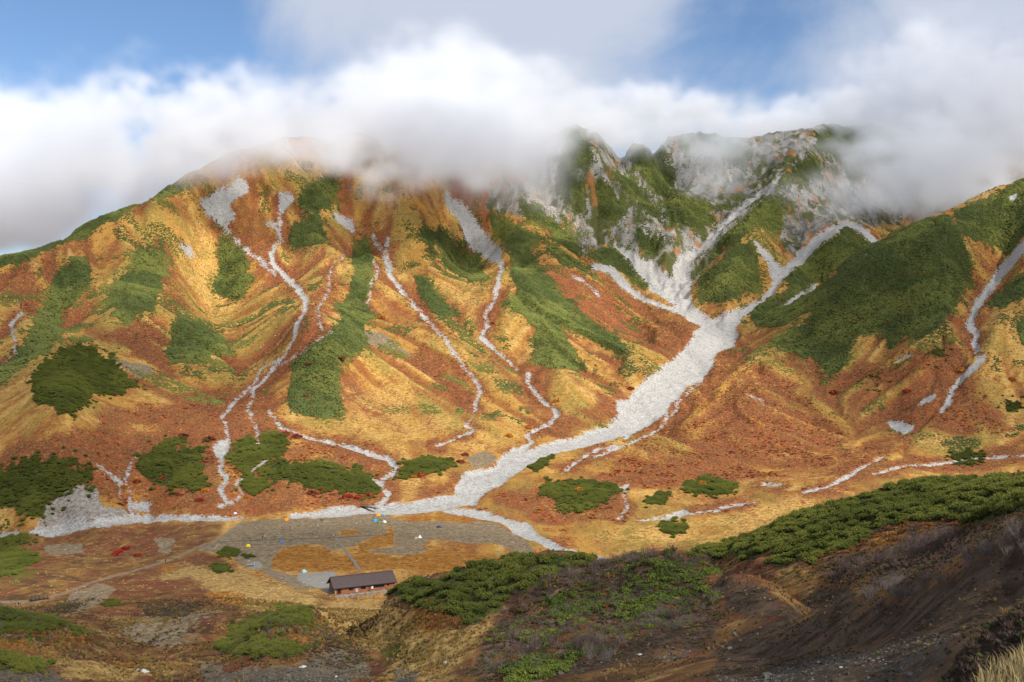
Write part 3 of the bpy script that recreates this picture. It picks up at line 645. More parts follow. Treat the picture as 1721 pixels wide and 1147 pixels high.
GRAVEL_POLY = [  # bare grey-brown ground
    PX((330, 925), (352, 912), (400, 884), (450, 873), (560, 868), (640, 864), (700, 864), (760, 873), (830, 882), (880, 907), (915, 936), (895, 944), (860, 925), (830, 912), (790, 915), (735, 905), (700, 918), (610, 915), (560, 925), (500, 917), (475, 925), (455, 945), (455, 962), (480, 965), (560, 962), (555, 990), (500, 990), (470, 975), (440, 960), (400, 950), (390, 930)),
    V4((500, 130), (640, 170), (720, 190), (740, 240), (660, 245), (600, 200)), V5((960, 625), (1050, 592), (1110, 630), (1050, 662), (985, 682)),
    L1((900, 420), (1150, 390), (1350, 370), (1500, 390), (1400, 470), (1100, 490)), L1((560, 60), (800, 0), (900, 60), (700, 170), (480, 250)), L1((700, 320), (1200, 260), (1650, 180), (1640, 260), (1400, 330), (1000, 400)),
    V7((180, 290), (340, 280), (350, 320), (200, 330)), V7((640, 250), (720, 260), (700, 330), (660, 320)), V5((340, -20), (560, 30), (640, 100), (720, 160), (600, 110), (440, 60)),
]
CUT_POLY = [V4((240, 830), (300, 800), (370, 765), (450, 765), (480, 820), (500, 870), (600, 880), (620, 900), (450, 920), (300, 950), (170, 950), (200, 900))]
CAMPGRASS = [C1((860, 770), (900, 700), (1020, 575), (1200, 545), (1500, 540), (1720, 620), (1720, 900), (1380, 890), (1000, 900), (880, 840)), C2((500, 520), (640, 440), (900, 400), (900, 290), (1000, 290), (990, 400), (1000, 520), (1100, 560), (1500, 540), (1720, 590), (2100, 700), (2700, 680), (2700, 900), (1720, 980), (1000, 880), (230, 930), (0, 900), (0, 700), (420, 660), (560, 640)), C2((200, 360), (400, 335), (580, 360), (500, 400), (250, 420)), C2((870, 160), (1100, 120), (1720, 110), (2000, 160), (2100, 260), (1700, 230), (1200, 230))]
CAMPGRAVEL = [C2((600, 640), (830, 590), (1050, 560), (1560, 580), (1400, 660), (1150, 690), (800, 660))]
YARD = [C2((-340, 920), (220, 905), (240, 960), (110, 1020), (115, 1180), (60, 1240), (-60, 1130), (-250, 1060), (-330, 990)), C1((520, 870), (640, 760), (740, 790), (740, 850), (600, 880))]
DARK_POLY = [
    R1((2200, 200), (1720, 300), (1560, 420), (1400, 500), (1250, 560), (1000, 690), (750, 740), (560, 800), (300, 850), (120, 880), (0, 1000), (-60, 1160), (1280, 1160), (1500, 900), (1720, 760), (2200, 600)), R1((1250, 1160), (1300, 1090), (1370, 1000), (1450, 910), (1540, 870), (1640, 830), (1720, 750), (2200, 500), (2200, 1200)),
    M1((1180, 640), (1330, 540), (1560, 560), (1720, 480), (1720, 640), (1400, 690), (1100, 790), (900, 800), (830, 740)), R1((460, 700), (600, 600), (800, 640), (820, 690), (560, 760)), R1((0, 590), (200, 560), (330, 640), (400, 720), (540, 750), (440, 800), (160, 800), (0, 720)),
    L2((300, 570), (480, 560), (600, 560), (620, 590), (400, 610)),
]
HEATH_POLY = [   # dull purple-brown heath of the foreground
    M1((700, 330), (900, 200), (1100, 130), (1450, 90), (1700, 120), (1720, 480), (1560, 560), (1330, 540), (1180, 640), (830, 740), (500, 850), (320, 850), (380, 620), (500, 500)), R1((560, 480), (850, 440), (1050, 340), (1330, 270), (1720, 200), (1720, 300), (1400, 480), (1100, 580), (800, 640), (560, 560)),
    L1((330, 240), (480, 140), (650, 30), (560, 200), (430, 250)), L1((1000, 140), (1560, 130), (1400, 260), (1150, 240)), L2((820, 500), (1100, 440), (1250, 560), (1280, 640), (1000, 640), (800, 590)), R1((880, 290), (1000, 240), (1100, 280), (900, 350), (560, 460), (700, 400)),
]
RUST_POLY = [
    L2((640, 300), (880, 260), (1000, 330), (1100, 440), (820, 480), (700, 420)), L2((380, 380), (560, 340), (700, 400), (560, 440), (440, 410)),
    L1((30, 400), (250, 380), (500, 370), (700, 390), (780, 440), (560, 490), (300, 430)), L1((-200, 440), (100, 440), (500, 520), (520, 580), (300, 560), (0, 560), (-200, 560)), L1((850, 540), (1000, 560), (1150, 590), (1100, 650), (900, 610)), L1((1620, 400), (1721, 360), (1721, 400), (1560, 460)), M1((-100, 420), (100, 360), (170, 480), (300, 510), (200, 560), (50, 560), (-100, 500)), M1((590, 470), (700, 420), (850, 400), (800, 440), (620, 500)), M1((760, 590), (880, 540), (1080, 530), (1000, 590), (850, 650), (770, 640)),
    L2((460, 580), (530, 590), (590, 650), (520, 610)), L2((600, 560), (650, 570), (740, 625), (680, 620), (690, 680), (640, 650)), L2((20, 600), (300, 565), (310, 580), (40, 620)), R1((30, 740), (100, 730), (150, 800), (90, 830), (50, 800)), R1((1050, 790), (1130, 765), (1240, 735), (1230, 760), (1080, 800)), R1((1370, 700), (1500, 670), (1610, 655), (1600, 670), (1400, 715)), R1((860, 330), (950, 320), (1000, 360), (880, 390)), R1((1600, 700), (1640, 690), (1720, 700), (1720, 720)), R1((0, 930), (80, 930), (90, 960), (0, 970)),
    L2((1450, 190), (1720, 120), (1720, 260), (1480, 260)), V7((660, 370), (800, 340), (850, 340), (700, 400)), V7((800, 480), (1000, 470), (1020, 540), (880, 520)),
]
NSTRAW_POLY = [
    L2((850, 230), (1000, 110), (1400, 90), (1380, 190), (1480, 250), (1700, 260), (1600, 420), (1250, 500), (1130, 420), (1000, 330)), M1((-100, 560), (100, 560), (300, 540), (440, 470), (420, 560), (300, 690), (150, 850), (-150, 850)), R1((340, 610), (480, 540), (580, 500), (640, 490), (480, 590), (390, 640)), R1((460, 800), (700, 730), (900, 650), (1000, 640), (820, 710), (600, 790), (480, 820)), L1((860, 280), (1180, 290), (1400, 260), (1200, 330), (780, 410)), M1((1130, 770), (1250, 720), (1310, 740), (1180, 790)), L1((300, 600), (800, 600), (1200, 600), (1640, 480), (1300, 700), (900, 740), (500, 680)), V7((760, 400), (1080, 390), (1350, 500), (1280, 560), (1050, 560), (900, 500)),
    V7((900, 310), (1000, 360), (780, 420), (640, 430), (760, 360)),
]
NGRAVEL_POLY = [
    R1((560, 1020), (900, 960), (1200, 880), (1400, 900), (1350, 1000), (1290, 1090), (1240, 1160), (0, 1160), (250, 1090)), L1((-300, 700), (0, 680), (300, 680), (500, 756), (500, 800), (-300, 800)), L2((0, 610), (300, 660), (800, 640), (1250, 640), (1300, 780), (0, 780)), L2((1500, 620), (1640, 650), (1640, 780), (1480, 780)), L2((780, 540), (1000, 520), (1230, 600), (1200, 680), (900, 640)),
    M1((1380, 690), (1560, 660), (1650, 690), (1500, 720)),
]
LEDGE_POLY = R1((1250, 1200), (1290, 1090), (1370, 1000), (1450, 910), (1540, 870), (1640, 830), (1720, 750), (2300, 450), (2300, 1400), (1250, 1400))
OLIVE_POLY = [M1((-100, 620), (80, 590), (0, 720), (-200, 760)), L2((1300, 500), (1720, 400), (1720, 560), (1440, 620)), V7((0, 370), (140, 360), (160, 440), (0, 450)), R1((420, 670), (560, 600), (500, 640), (430, 690)), R1((1080, 1020), (1300, 960), (1320, 1010), (1100, 1060))]

patch_id = np.full(DD.shape, -1, np.int16)
for i, (nm, polys) in enumerate(THICKETS):
    for p in polys:
        patch_id[inpoly(QX, QY, p) & FARL & (DD < 2400)] = i
NT = len(THICKETS)
for i, (nm, polys) in enumerate(NEAR_THICKETS):
    for p in polys:
        patch_id[inpoly(QX, QY, p) & (DD < 345)] = NT + i
pine_near = np.zeros(DD.shape, bool)
for p in NEAR_PINE:
    pine_near |= inpoly(QX, QY, p) & (DD < 340) & (DD > 118)
m_green = ((patch_id >= 0) | pine_near).astype(np.float32)

m_scree = fill(zero(), SCREE_POLY, FARL)
STREAM_N = np.clip(0.42 + 1.1 * sstep(0.25, 0.62, fbm(XX / 11, YY / 11, 2, 640)), 0, 1)
for pts, w in STREAMS:
    np.maximum(m_scree, linedist(PP + wx * 9, PY + wy * 6, pts, [(0.36 if k < 6 else 0.48 if k < 9 else 0.62) * k for k in w]) * FARL * (STREAM_N if max(w) < 9.5 else 1.0), out=m_scree)
m_stream = zero()
for pts, w in STREAMS:
    np.maximum(m_stream, linedist(RX * 0.5 + PP * 0.5, RY * 0.5 + PY * 0.5, pts, [16 + 1.2 * k for k in w]) * FARL * (DD < 1500), out=m_stream)
m_path = zero()
for pts, w in PATHS:
    np.maximum(m_path, linedist(PP, PY, pts, w), out=m_path)
m_path *= (DD > 150)
m_red = fill(zero(), RED_POLY, FARL, loose=True)
m_red = np.maximum(m_red, fill(zero(), FOOT_POLY, FARL, 0.78, loose=True))
m_red = np.maximum(m_red, 0.85 * m_stream)
m_valley = fill(zero(), VALLEY_POLY, DD < 620)
m_straw = fill(fill(zero(), STRAW_POLY, FARL, loose=True), NSTRAW_POLY, DD < 420)
m_gravel = fill(zero(), GRAVEL_POLY, DD > 0)
m_rust = fill(zero(), RUST_POLY, DD < 420)
m_dark = fill(zero(), DARK_POLY, NEARL)
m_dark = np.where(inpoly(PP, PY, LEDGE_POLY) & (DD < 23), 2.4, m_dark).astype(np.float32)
m_heath = fill(zero(), HEATH_POLY, NEARL)
m_cut = fill(zero(), CUT_POLY, FARL)
m_ngravel = fill(zero(), NGRAVEL_POLY, NEARL & (DD > 24))
m_olive = fill(zero(), OLIVE_POLY, DD < 420)
cg = fill(zero(), CAMPGRASS, FARL); cgr = fill(zero(), CAMPGRAVEL, FARL)
m_gravel = np.where((cg > 0) & (cgr < 0.5), 0, m_gravel); m_gravel = np.maximum(m_gravel, cgr)
m_rust = np.maximum(m_rust, np.where((cgr < 0.5), cg, 0))
m_yard = fill(zero(), YARD, FARL)
m_gravel = np.maximum(m_gravel, m_ngravel)
# stream beds are cut in a little
ZZ -= blur(m_scree, 2) * np.where(DD > 640, 2.2, 1.0)
ZZ -= blur(m_yard, 2) * 0.05
m_scree = np.maximum(m_scree, m_cut * 0.0)

def put(me, name, a, b, c, d):
    at = me.attributes.new(name, 'FLOAT_COLOR', 'POINT')
    v = np.stack([a, b, c, d], -1).astype(np.float32).reshape(-1)
    at.data.foreach_set('color', v)

def grid_mesh(name, X, Y, Z):
    r, c = X.shape
    me = bpy.data.meshes.new(name)
    co = np.stack([X, Y, Z], -1).astype(np.float32).reshape(-1, 3)
    idx = np.arange(r * c, dtype=np.int32).reshape(r, c)
    q = np.stack([idx[:-1, :-1], idx[:-1, 1:], idx[1:, 1:], idx[1:, :-1]], -1).reshape(-1, 4)
    me.vertices.add(len(co)); me.vertices.foreach_set('co', co.ravel())
    me.loops.add(q.size); me.loops.foreach_set('vertex_index', q.ravel())
    me.polygons.add(len(q)); me.polygons.foreach_set('loop_start', np.arange(0, q.size, 4, dtype=np.int32))
    me.polygons.foreach_set('use_smooth', np.ones(len(q), bool))
    me.update(calc_edges=True)
    return me

b2 = lambda m: blur(m.astype(np.float32), 1)
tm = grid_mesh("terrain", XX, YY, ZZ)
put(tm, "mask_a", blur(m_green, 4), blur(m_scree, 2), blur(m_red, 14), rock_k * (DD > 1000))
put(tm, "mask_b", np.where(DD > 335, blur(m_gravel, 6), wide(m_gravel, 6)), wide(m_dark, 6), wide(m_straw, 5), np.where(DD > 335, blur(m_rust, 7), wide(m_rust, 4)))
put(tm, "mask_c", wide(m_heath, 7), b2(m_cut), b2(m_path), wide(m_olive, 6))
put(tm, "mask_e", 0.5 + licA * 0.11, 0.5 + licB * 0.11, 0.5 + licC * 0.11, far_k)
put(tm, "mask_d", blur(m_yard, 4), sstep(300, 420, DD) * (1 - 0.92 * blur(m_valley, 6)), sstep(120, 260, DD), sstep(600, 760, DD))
terrain = bpy.data.objects.new("terrain", tm)
terrain["kind"] = "structure"
terrain["label"] = "autumn mountain slopes, valley floor and near hillside"
COL.objects.link(terrain)

# ------------------------------------------------------------------ material helpers
class NT_:
    def __init__(self, name):
        self.m = bpy.data.materials.new(name); self.m.use_nodes = True
        self.t = self.m.node_tree; self.n = self.t.nodes; self.l = self.t.links
        self.n.clear()
        self.out = self.n.new('ShaderNodeOutputMaterial')
    def node(self, kind, **kw):
        n = self.n.new(kind)
        for k, v in kw.items():
            setattr(n, k, v)
        return n
    def set(self, sock, v):
        if hasattr(v, 'is_linked') or isinstance(v, bpy.types.NodeSocket):
            self.l.new(v, sock)
        else:
            sock.default_value = v
    def math(self, op, a, b=None, c=None, clamp=False):
        n = self.node('ShaderNodeMath', operation=op, use_clamp=clamp)
        for i, s in enumerate((a, b, c)):
            if s is not None:
                self.set(n.inputs[i], s)
        return n.outputs[0]
    def mix(self, f, a, b):
        n = self.node('ShaderNodeMix', data_type='RGBA')
        self.set(n.inputs[0], f)
        for i, s in ((6, a), (7, b)):
            if isinstance(s, tuple) and len(s) == 3:
                s = s + (1,)
            self.set(n.inputs[i], s)
        return n.outputs[2]
    def noise(self, scale, detail=4, rough=0.55, vec=None, dist=0.0):
        n = self.node('ShaderNodeTexNoise')
        n.inputs['Scale'].default_value = scale; n.inputs['Detail'].default_value = detail
        n.inputs['Roughness'].default_value = rough; n.inputs['Distortion'].default_value = dist
        if vec is not None:
            self.l.new(vec, n.inputs['Vector'])
        return n.outputs[0]
    def step(self, x, a, b, lo=0.0, hi=1.0):
        n = self.node('ShaderNodeMapRange', interpolation_type='SMOOTHSTEP')
        self.set(n.inputs[0], x); n.inputs[1].default_value = a; n.inputs[2].default_value = b
        n.inputs[3].default_value = lo; n.inputs[4].default_value = hi
        return n.outputs[0]
    def attr(self, name):
        n = self.node('ShaderNodeAttribute', attribute_name=name)
        s = self.node('ShaderNodeSeparateColor')
        self.l.new(n.outputs['Color'], s.inputs[0])
        return s.outputs[0], s.outputs[1], s.outputs[2], n.outputs['Alpha']
    def principled(self, color, rough=0.9, spec=0.1, bump=None, bump_d=1.0, bump_s=0.5):
        p = self.node('ShaderNodeBsdfPrincipled')
        self.set(p.inputs['Base Color'], color if not (isinstance(color, tuple) and len(color) == 3) else color + (1,))
        self.set(p.inputs['Roughness'], rough)
        self.set(p.inputs['Specular IOR Level'], spec)
        if bump is not None:
            b = self.node('ShaderNodeBump')
            b.inputs['Strength'].default_value = bump_s; b.inputs['Distance'].default_value = bump_d
            self.l.new(bump, b.inputs['Height']); self.l.new(b.outputs[0], p.inputs['Normal'])
        self.l.new(p.outputs[0], self.out.inputs[0])
        return p

g = NT_("hillside")
obj_co = g.node('ShaderNodeTexCoord').outputs['Object']
# stretched down the fall line for streaks
mp = g.node('ShaderNodeMapping'); mp.inputs['Scale'].default_value = (1.0, 0.30, 0.45); g.l.new(obj_co, mp.inputs[0])
streak = mp.outputs[0]
green, scree, red, rock = g.attr("mask_a")
gravel, dark, straw, rust = g.attr("mask_b")
heath, cut, path, olive = g.attr("mask_c")
yard, fark, midk, mtn = g.attr("mask_d")
rl, st1, st2, fk_ = g.attr("mask_e")
n_big = g.noise(0.012, 5, 0.6, obj_co)
n_str = g.noise(0.045, 7, 0.62, streak, 0.3)
n_mid = g.noise(0.09, 8, 0.62, obj_co)
n_fine = g.noise(0.5, 8, 0.68, obj_co)
n_vf = g.noise(3.0, 5, 0.65, obj_co)
n_b = g.noise(0.055, 8, 0.6, streak, 0.6)
GOLD = (0.40, 0.208, 0.046); PALE = (0.56, 0.365, 0.115); OCHRE = (0.27, 0.105, 0.026); REDB = (0.150, 0.052, 0.028); BRICK = (0.29, 0.072, 0.026)
OLIVE = (0.215, 0.170, 0.045)
n_c = g.noise(0.022, 9, 0.62, streak, 0.4)
n_d = g.noise(0.16, 8, 0.66, obj_co)
def thr(mask, noise, amt, w=0.08):
    """mask edge broken up by noise"""
    return g.step(g.math('MULTIPLY_ADD', g.math('SUBTRACT', noise, 0.5), amt, mask), 0.5 - w, 0.5 + w)
def lean(mask, noise, k, c, w=0.035):
    """noise cover that the mask makes denser"""
    return g.step(g.math('MULTIPLY_ADD', mask, k, noise), c - w, c + w)
def blend(a, ka, b_, kb):
    return g.math('ADD', g.math('MULTIPLY', a, ka), g.math('MULTIPLY', b_, kb))
n_e = g.noise(0.30, 6, 0.7, obj_co, 0.4)
base = g.mix(g.step(blend(n_mid, 0.45, st1, 0.55), 0.43, 0.55), OCHRE, GOLD)
base = g.mix(g.math('MULTIPLY', g.step(blend(n_e, 0.6, st2, 0.4), 0.48, 0.58), 0.8), base, PALE)
base = g.mix(g.math('MULTIPLY', g.step(blend(n_c, 0.6, rl, 0.4), 0.49, 0.58), 0.9), base, g.mix(g.step(n_e, 0.42, 0.58), (0.22, 0.145, 0.034), (0.38, 0.255, 0.060)))
base = g.mix(g.math('MULTIPLY', g.step(blend(n_big, 0.6, st1, 0.4), 0.48, 0.38), 0.8), base, g.mix(g.step(n_e, 0.40, 0.60), (0.175, 0.075, 0.030), (0.34, 0.150, 0.040)))
sn = blend(n_b, 0.55, n_e, 0.45)
base = g.mix(g.math('MULTIPLY', lean(straw, sn, 0.13, 0.595), 0.9), base, g.mix(g.step(n_fine, 0.40, 0.58), GOLD, PALE))
rn = blend(blend(n_c, 0.4, n_b, 0.6), 0.5, n_e, 0.5)
rn = g.math('ADD', rn, g.math('MULTIPLY', fk_, g.math('ADD', g.math('MULTIPLY', g.math('SUBTRACT', 0.5, rl), 0.36), g.math('MULTIPLY', g.math('SUBTRACT', 0.5, st1), 0.34))))
redc = g.mix(g.step(n_e, 0.43, 0.56), REDB, g.mix(g.step(n_mid, 0.44, 0.56), (0.185, 0.058, 0.025), BRICK))
redc = g.mix(g.math('MULTIPLY', g.step(n_fine, 0.52, 0.60), 0.5), redc, (0.33, 0.16, 0.05))
redc = g.mix(g.math('MULTIPLY', g.step(g.noise(0.22, 4, 0.6, obj_co), 0.60, 0.66), 0.7), redc, (0.30, 0.045, 0.022))
base = g.mix(g.math('MULTIPLY', lean(red, rn, 0.112, 0.545, 0.04), 0.93), base, redc)
# darker tufts and pale flecks everywhere
base = g.mix(g.math('MULTIPLY', g.step(n_fine, 0.45, 0.37), 0.65), base, (0.085, 0.050, 0.022))
base = g.mix(g.math('MULTIPLY', g.step(g.noise(0.8, 4, 0.7, obj_co), 0.58, 0.66), 0.4), base, (0.62, 0.50, 0.26))
# foreground / valley tone: duller, browner
nearc = g.mix(g.step(n_mid, 0.38, 0.62), (0.080, 0.043, 0.024), (0.215, 0.112, 0.038))
nearc = g.mix(g.math('MULTIPLY', g.step(n_d, 0.52, 0.64), 0.7), nearc, (0.37, 0.245, 0.090))
nearc = g.mix(g.math('MULTIPLY', g.step(rn, 0.475, 0.54), 0.85), nearc, (0.140, 0.042, 0.027))
nearc = g.mix(g.math('MULTIPLY', g.step(n_fine, 0.56, 0.66), 0.5), nearc, (0.09, 0.085, 0.03))
inv_f = g.math('SUBTRACT', 1.0, fark)
base = g.mix(inv_f, base, nearc)
base = g.mix(g.math('MULTIPLY', inv_f, lean(straw, sn, 0.22, 0.62, 0.06)), base, g.mix(g.step(n_fine, 0.35, 0.65), (0.24, 0.14, 0.045), (0.46, 0.31, 0.115)))
base = g.mix(lean(olive, n_d, 0.28, 0.70, 0.07), base, g.mix(n_fine, (0.075, 0.075, 0.018), (0.17, 0.14, 0.03)))
base = g.mix(lean(heath, n_d, 0.30, 0.72, 0.08), base, g.mix(g.step(n_fine, 0.38, 0.62), (0.075, 0.045, 0.033), (0.225, 0.135, 0.092)))
base = g.mix(lean(rust, n_d, 0.32, 0.70, 0.08), base, g.mix(g.step(n_fine, 0.36, 0.64), (0.19, 0.075, 0.016), (0.37, 0.175, 0.040)))
gcol = g.mix(g.step(n_fine, 0.36, 0.66), (0.150, 0.108, 0.062), (0.285, 0.220, 0.140))
gcol = g.mix(midk, g.mix(g.step(n_vf, 0.42, 0.62), (0.050, 0.040, 0.030), (0.120, 0.104, 0.082)), gcol)
base = g.mix(thr(gravel, blend(n_d, 0.5, n_fine, 0.5), 2.2, 0.16), base, gcol)
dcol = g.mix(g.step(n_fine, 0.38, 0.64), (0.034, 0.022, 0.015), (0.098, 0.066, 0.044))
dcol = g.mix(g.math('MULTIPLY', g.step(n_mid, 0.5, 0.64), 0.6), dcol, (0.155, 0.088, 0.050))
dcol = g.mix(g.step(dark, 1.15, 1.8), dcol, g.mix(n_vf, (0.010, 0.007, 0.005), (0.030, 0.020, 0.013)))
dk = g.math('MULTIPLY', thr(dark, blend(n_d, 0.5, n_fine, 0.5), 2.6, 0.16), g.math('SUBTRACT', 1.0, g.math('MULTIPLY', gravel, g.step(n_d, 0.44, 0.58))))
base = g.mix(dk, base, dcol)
# rock of the cirque
rk = thr(rock, n_mid, 1.3, 0.12)
geo = g.node('ShaderNodeNewGeometry'); sx = g.node('ShaderNodeSeparateXYZ'); g.l.new(geo.outputs['Normal'], sx.inputs[0])
rcol = g.mix(g.step(blend(n_fine, 0.6, st2, 0.4), 0.38, 0.60), (0.085, 0.078, 0.065), (0.36, 0.335, 0.295))
rcol = g.mix(g.step(blend(n_b, 0.6, st1, 0.4), 0.49, 0.56), rcol, g.mix(n_fine, (0.045, 0.055, 0.02), (0.12, 0.12, 0.038)))
rcol = g.mix(g.math('MULTIPLY', g.step(n_str, 0.56, 0.64), 0.85), rcol, (0.32, 0.135, 0.04))
base = g.mix(rk, base, rcol)
# under the thickets: dark needle litter and green
gn = g.mix(g.step(n_fine, 0.4, 0.62), (0.030, 0.038, 0.012), (0.085, 0.090, 0.024))
base = g.mix(thr(green, blend(n_mid, 0.5, n_fine, 0.5), 1.8, 0.15), base, gn)
base = g.mix(thr(cut, n_fine, 0.5), base, g.mix(g.step(n_fine, 0.35, 0.65), (0.19, 0.165, 0.135), (0.38, 0.345, 0.295)))
base = g.mix(g.math('MULTIPLY', thr(path, n_fine, 1.5, 0.2), 0.8), base, g.mix(n_fine, (0.15, 0.11, 0.075), (0.29, 0.235, 0.17)))
base = g.mix(thr(yard, n_d, 1.6, 0.2), base, g.mix(n_fine, (0.20, 0.185, 0.155), (0.34, 0.32, 0.28)))
# bed stones: pale boulders with dark gaps
vor = g.node('ShaderNodeTexVoronoi'); vor.inputs['Scale'].default_value = 1.1; g.l.new(obj_co, vor.inputs['Vector'])
vsep = g.node('ShaderNodeSeparateColor'); g.l.new(vor.outputs['Color'], vsep.inputs[0])
scol = g.mix(vsep.outputs[0], (0.27, 0.258, 0.24), (0.50, 0.485, 0.455))
scol = g.mix(g.math('MULTIPLY', g.step(n_d, 0.48, 0.36), 0.6), scol, (0.25, 0.23, 0.20))
scol = g.mix(g.math('MULTIPLY', g.step(n_vf, 0.56, 0.68), 0.5), scol, (0.16, 0.15, 0.14))
sm = g.math('MULTIPLY', thr(scree, blend(n_fine, 0.6, n_d, 0.5), 4.2, 0.18), g.step(scree, 0.04, 0.22))
base = g.mix(sm, base, scol)
# small scattered pale stones on bare ground
vs = g.node('ShaderNodeTexVoronoi'); vs.inputs['Scale'].default_value = 0.30; vs.inputs['Randomness'].default_value = 1.0; g.l.new(obj_co, vs.inputs['Vector'])
vs2 = g.node('ShaderNodeSeparateColor'); g.l.new(vs.outputs['Color'], vs2.inputs[0])
stone = g.math('MULTIPLY', g.step(vs.outputs['Distance'], 0.16, 0.10), g.step(vs2.outputs[1], 0.62, 0.66))
stone = g.math('MULTIPLY', stone, g.math('MULTIPLY_ADD', gravel, 0.7, 0.3))
stone = g.math('MULTIPLY', stone, midk)
base = g.mix(stone, base, (0.52, 0.50, 0.46))
hgt = g.math('ADD', g.math('MULTIPLY', n_fine, 1.0), g.math('MULTIPLY', n_mid, 1.6))
hgt = g.math('ADD', hgt, g.math('MULTIPLY', n_vf, 0.22))
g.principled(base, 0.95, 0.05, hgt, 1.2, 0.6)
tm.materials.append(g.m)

# ------------------------------------------------------------------ cloud lying on the ridge (a density lattice turned into a volume)
def spectral_noise(shape, vox, beta, lmax, seed, lmin=0.0):
    r = np.random.default_rng(seed)
    w = np.fft.rfftn(r.standard_normal(shape).astype(np.float32))
    kx = np.fft.fftfreq(shape[0], vox)[:, None, None]; ky = np.fft.fftfreq(shape[1], vox)[None, :, None]; kz = np.fft.rfftfreq(shape[2], vox)[None, None, :]
    k = np.sqrt(kx ** 2 + ky ** 2 + (kz * 0.8) ** 2)
    k0 = 1.0 / lmax
    w *= (1.0 / (k0 * k0 + k * k) ** (beta / 2)).astype(np.float32)
    a = np.fft.irfftn(w, s=shape).astype(np.float32)
    a -= a.mean(); a /= a.std()
    return a

def lattice_cloud(name, lo, hi, vox, dens_fn, material, label, sun_out=None):
    n = [int(round((hi[i] - lo[i]) / vox)) + 1 for i in range(3)]
    ax = [np.linspace(lo[i], hi[i], n[i], dtype=np.float32) for i in range(3)]
    X, Y, Z = np.meshgrid(*ax, indexing='ij')
    d = dens_fn(X, Y, Z, n, vox).astype(np.float32)
    me = bpy.data.meshes.new(name)
    me.vertices.add(d.size)
    at = me.attributes.new("density", 'FLOAT', 'POINT')
    at.data.foreach_set('value', d.ravel())
    ob = bpy.data.objects.new(name, me)
    COL.objects.link(ob)
    gt = bpy.data.node_groups.new(name + "_volume", 'GeometryNodeTree')
    gt.interface.new_socket("Geometry", in_out='INPUT', socket_type='NodeSocketGeometry')
    gt.interface.new_socket("Geometry", in_out='OUTPUT', socket_type='NodeSocketGeometry')
    N, L = gt.nodes, gt.links
    gi, go = N.new('NodeGroupInput'), N.new('NodeGroupOutput')
    pos = N.new('GeometryNodeInputPosition')
    def vm(op, a, b):
        m = N.new('ShaderNodeVectorMath'); m.operation = op
        for i, s in ((0, a), (1, b)):
            if isinstance(s, (tuple, list)):
                m.inputs[i].default_value = s
            else:
                L.new(s, m.inputs[i])
        return m.outputs[0]
    def mm(op, a, b):
        m = N.new('ShaderNodeMath'); m.operation = op
        for i, s in ((0, a), (1, b)):
            if isinstance(s, (int, float)):
                m.inputs[i].default_value = s
            else:
                L.new(s, m.inputs[i])
        return m.outputs[0]
    q = vm('SUBTRACT', pos.outputs[0], tuple(lo))
    q = vm('MULTIPLY', q, tuple((n[i] - 1) / (hi[i] - lo[i]) for i in range(3)))
    q = vm('ADD', q, (0.5, 0.5, 0.5))
    fl = N.new('ShaderNodeVectorMath'); fl.operation = 'FLOOR'; L.new(q, fl.inputs[0])
    sp = N.new('ShaderNodeSeparateXYZ'); L.new(fl.outputs[0], sp.inputs[0])
    # integer index (exact in float only below 16M)
    idx = mm('ADD', mm('MULTIPLY', mm('ADD', mm('MULTIPLY', sp.outputs[0], n[1]), sp.outputs[1]), n[2]), sp.outputs[2])
    na = N.new('GeometryNodeInputNamedAttribute'); na.data_type = 'FLOAT'; na.inputs[0].default_value = "density"
    si = N.new('GeometryNodeSampleIndex'); si.data_type = 'FLOAT'; si.domain = 'POINT'
    L.new(gi.outputs[0], si.inputs['Geometry']); L.new(na.outputs[0], si.inputs['Value'])
    L.new(idx, si.inputs['Index'])
    vc = N.new('GeometryNodeVolumeCube')
    L.new(si.outputs[0], vc.inputs['Density'])
    vc.inputs['Min'].default_value = lo; vc.inputs['Max'].default_value = hi
    for k, s in enumerate(('Resolution X', 'Resolution Y', 'Resolution Z')):
        vc.inputs[s].default_value = n[k]
    sm_ = N.new('GeometryNodeSetMaterial'); L.new(vc.outputs[0], sm_.inputs['Geometry']); sm_.inputs['Material'].default_value = material
    L.new(sm_.outputs[0], go.inputs[0])
    md = ob.modifiers.new("volume", 'NODES'); md.node_group = gt
    me.materials.append(material)
    ob["kind"] = "stuff"; ob["label"] = label
    return ob

def cloud_material(name, density, color=(1, 1, 1), aniso=0.0):
    m = bpy.data.materials.new(name); m.use_nodes = True
    t = m.node_tree; t.nodes.clear()
    o = t.nodes.new('ShaderNodeOutputMaterial'); v = t.nodes.new('ShaderNodeVolumePrincipled')
    v.inputs['Color'].default_value = (*color, 1); v.inputs['Density'].default_value = density
    v.inputs['Anisotropy'].default_value = aniso
    t.links.new(v.outputs[0], o.inputs['Volume'])
    return m

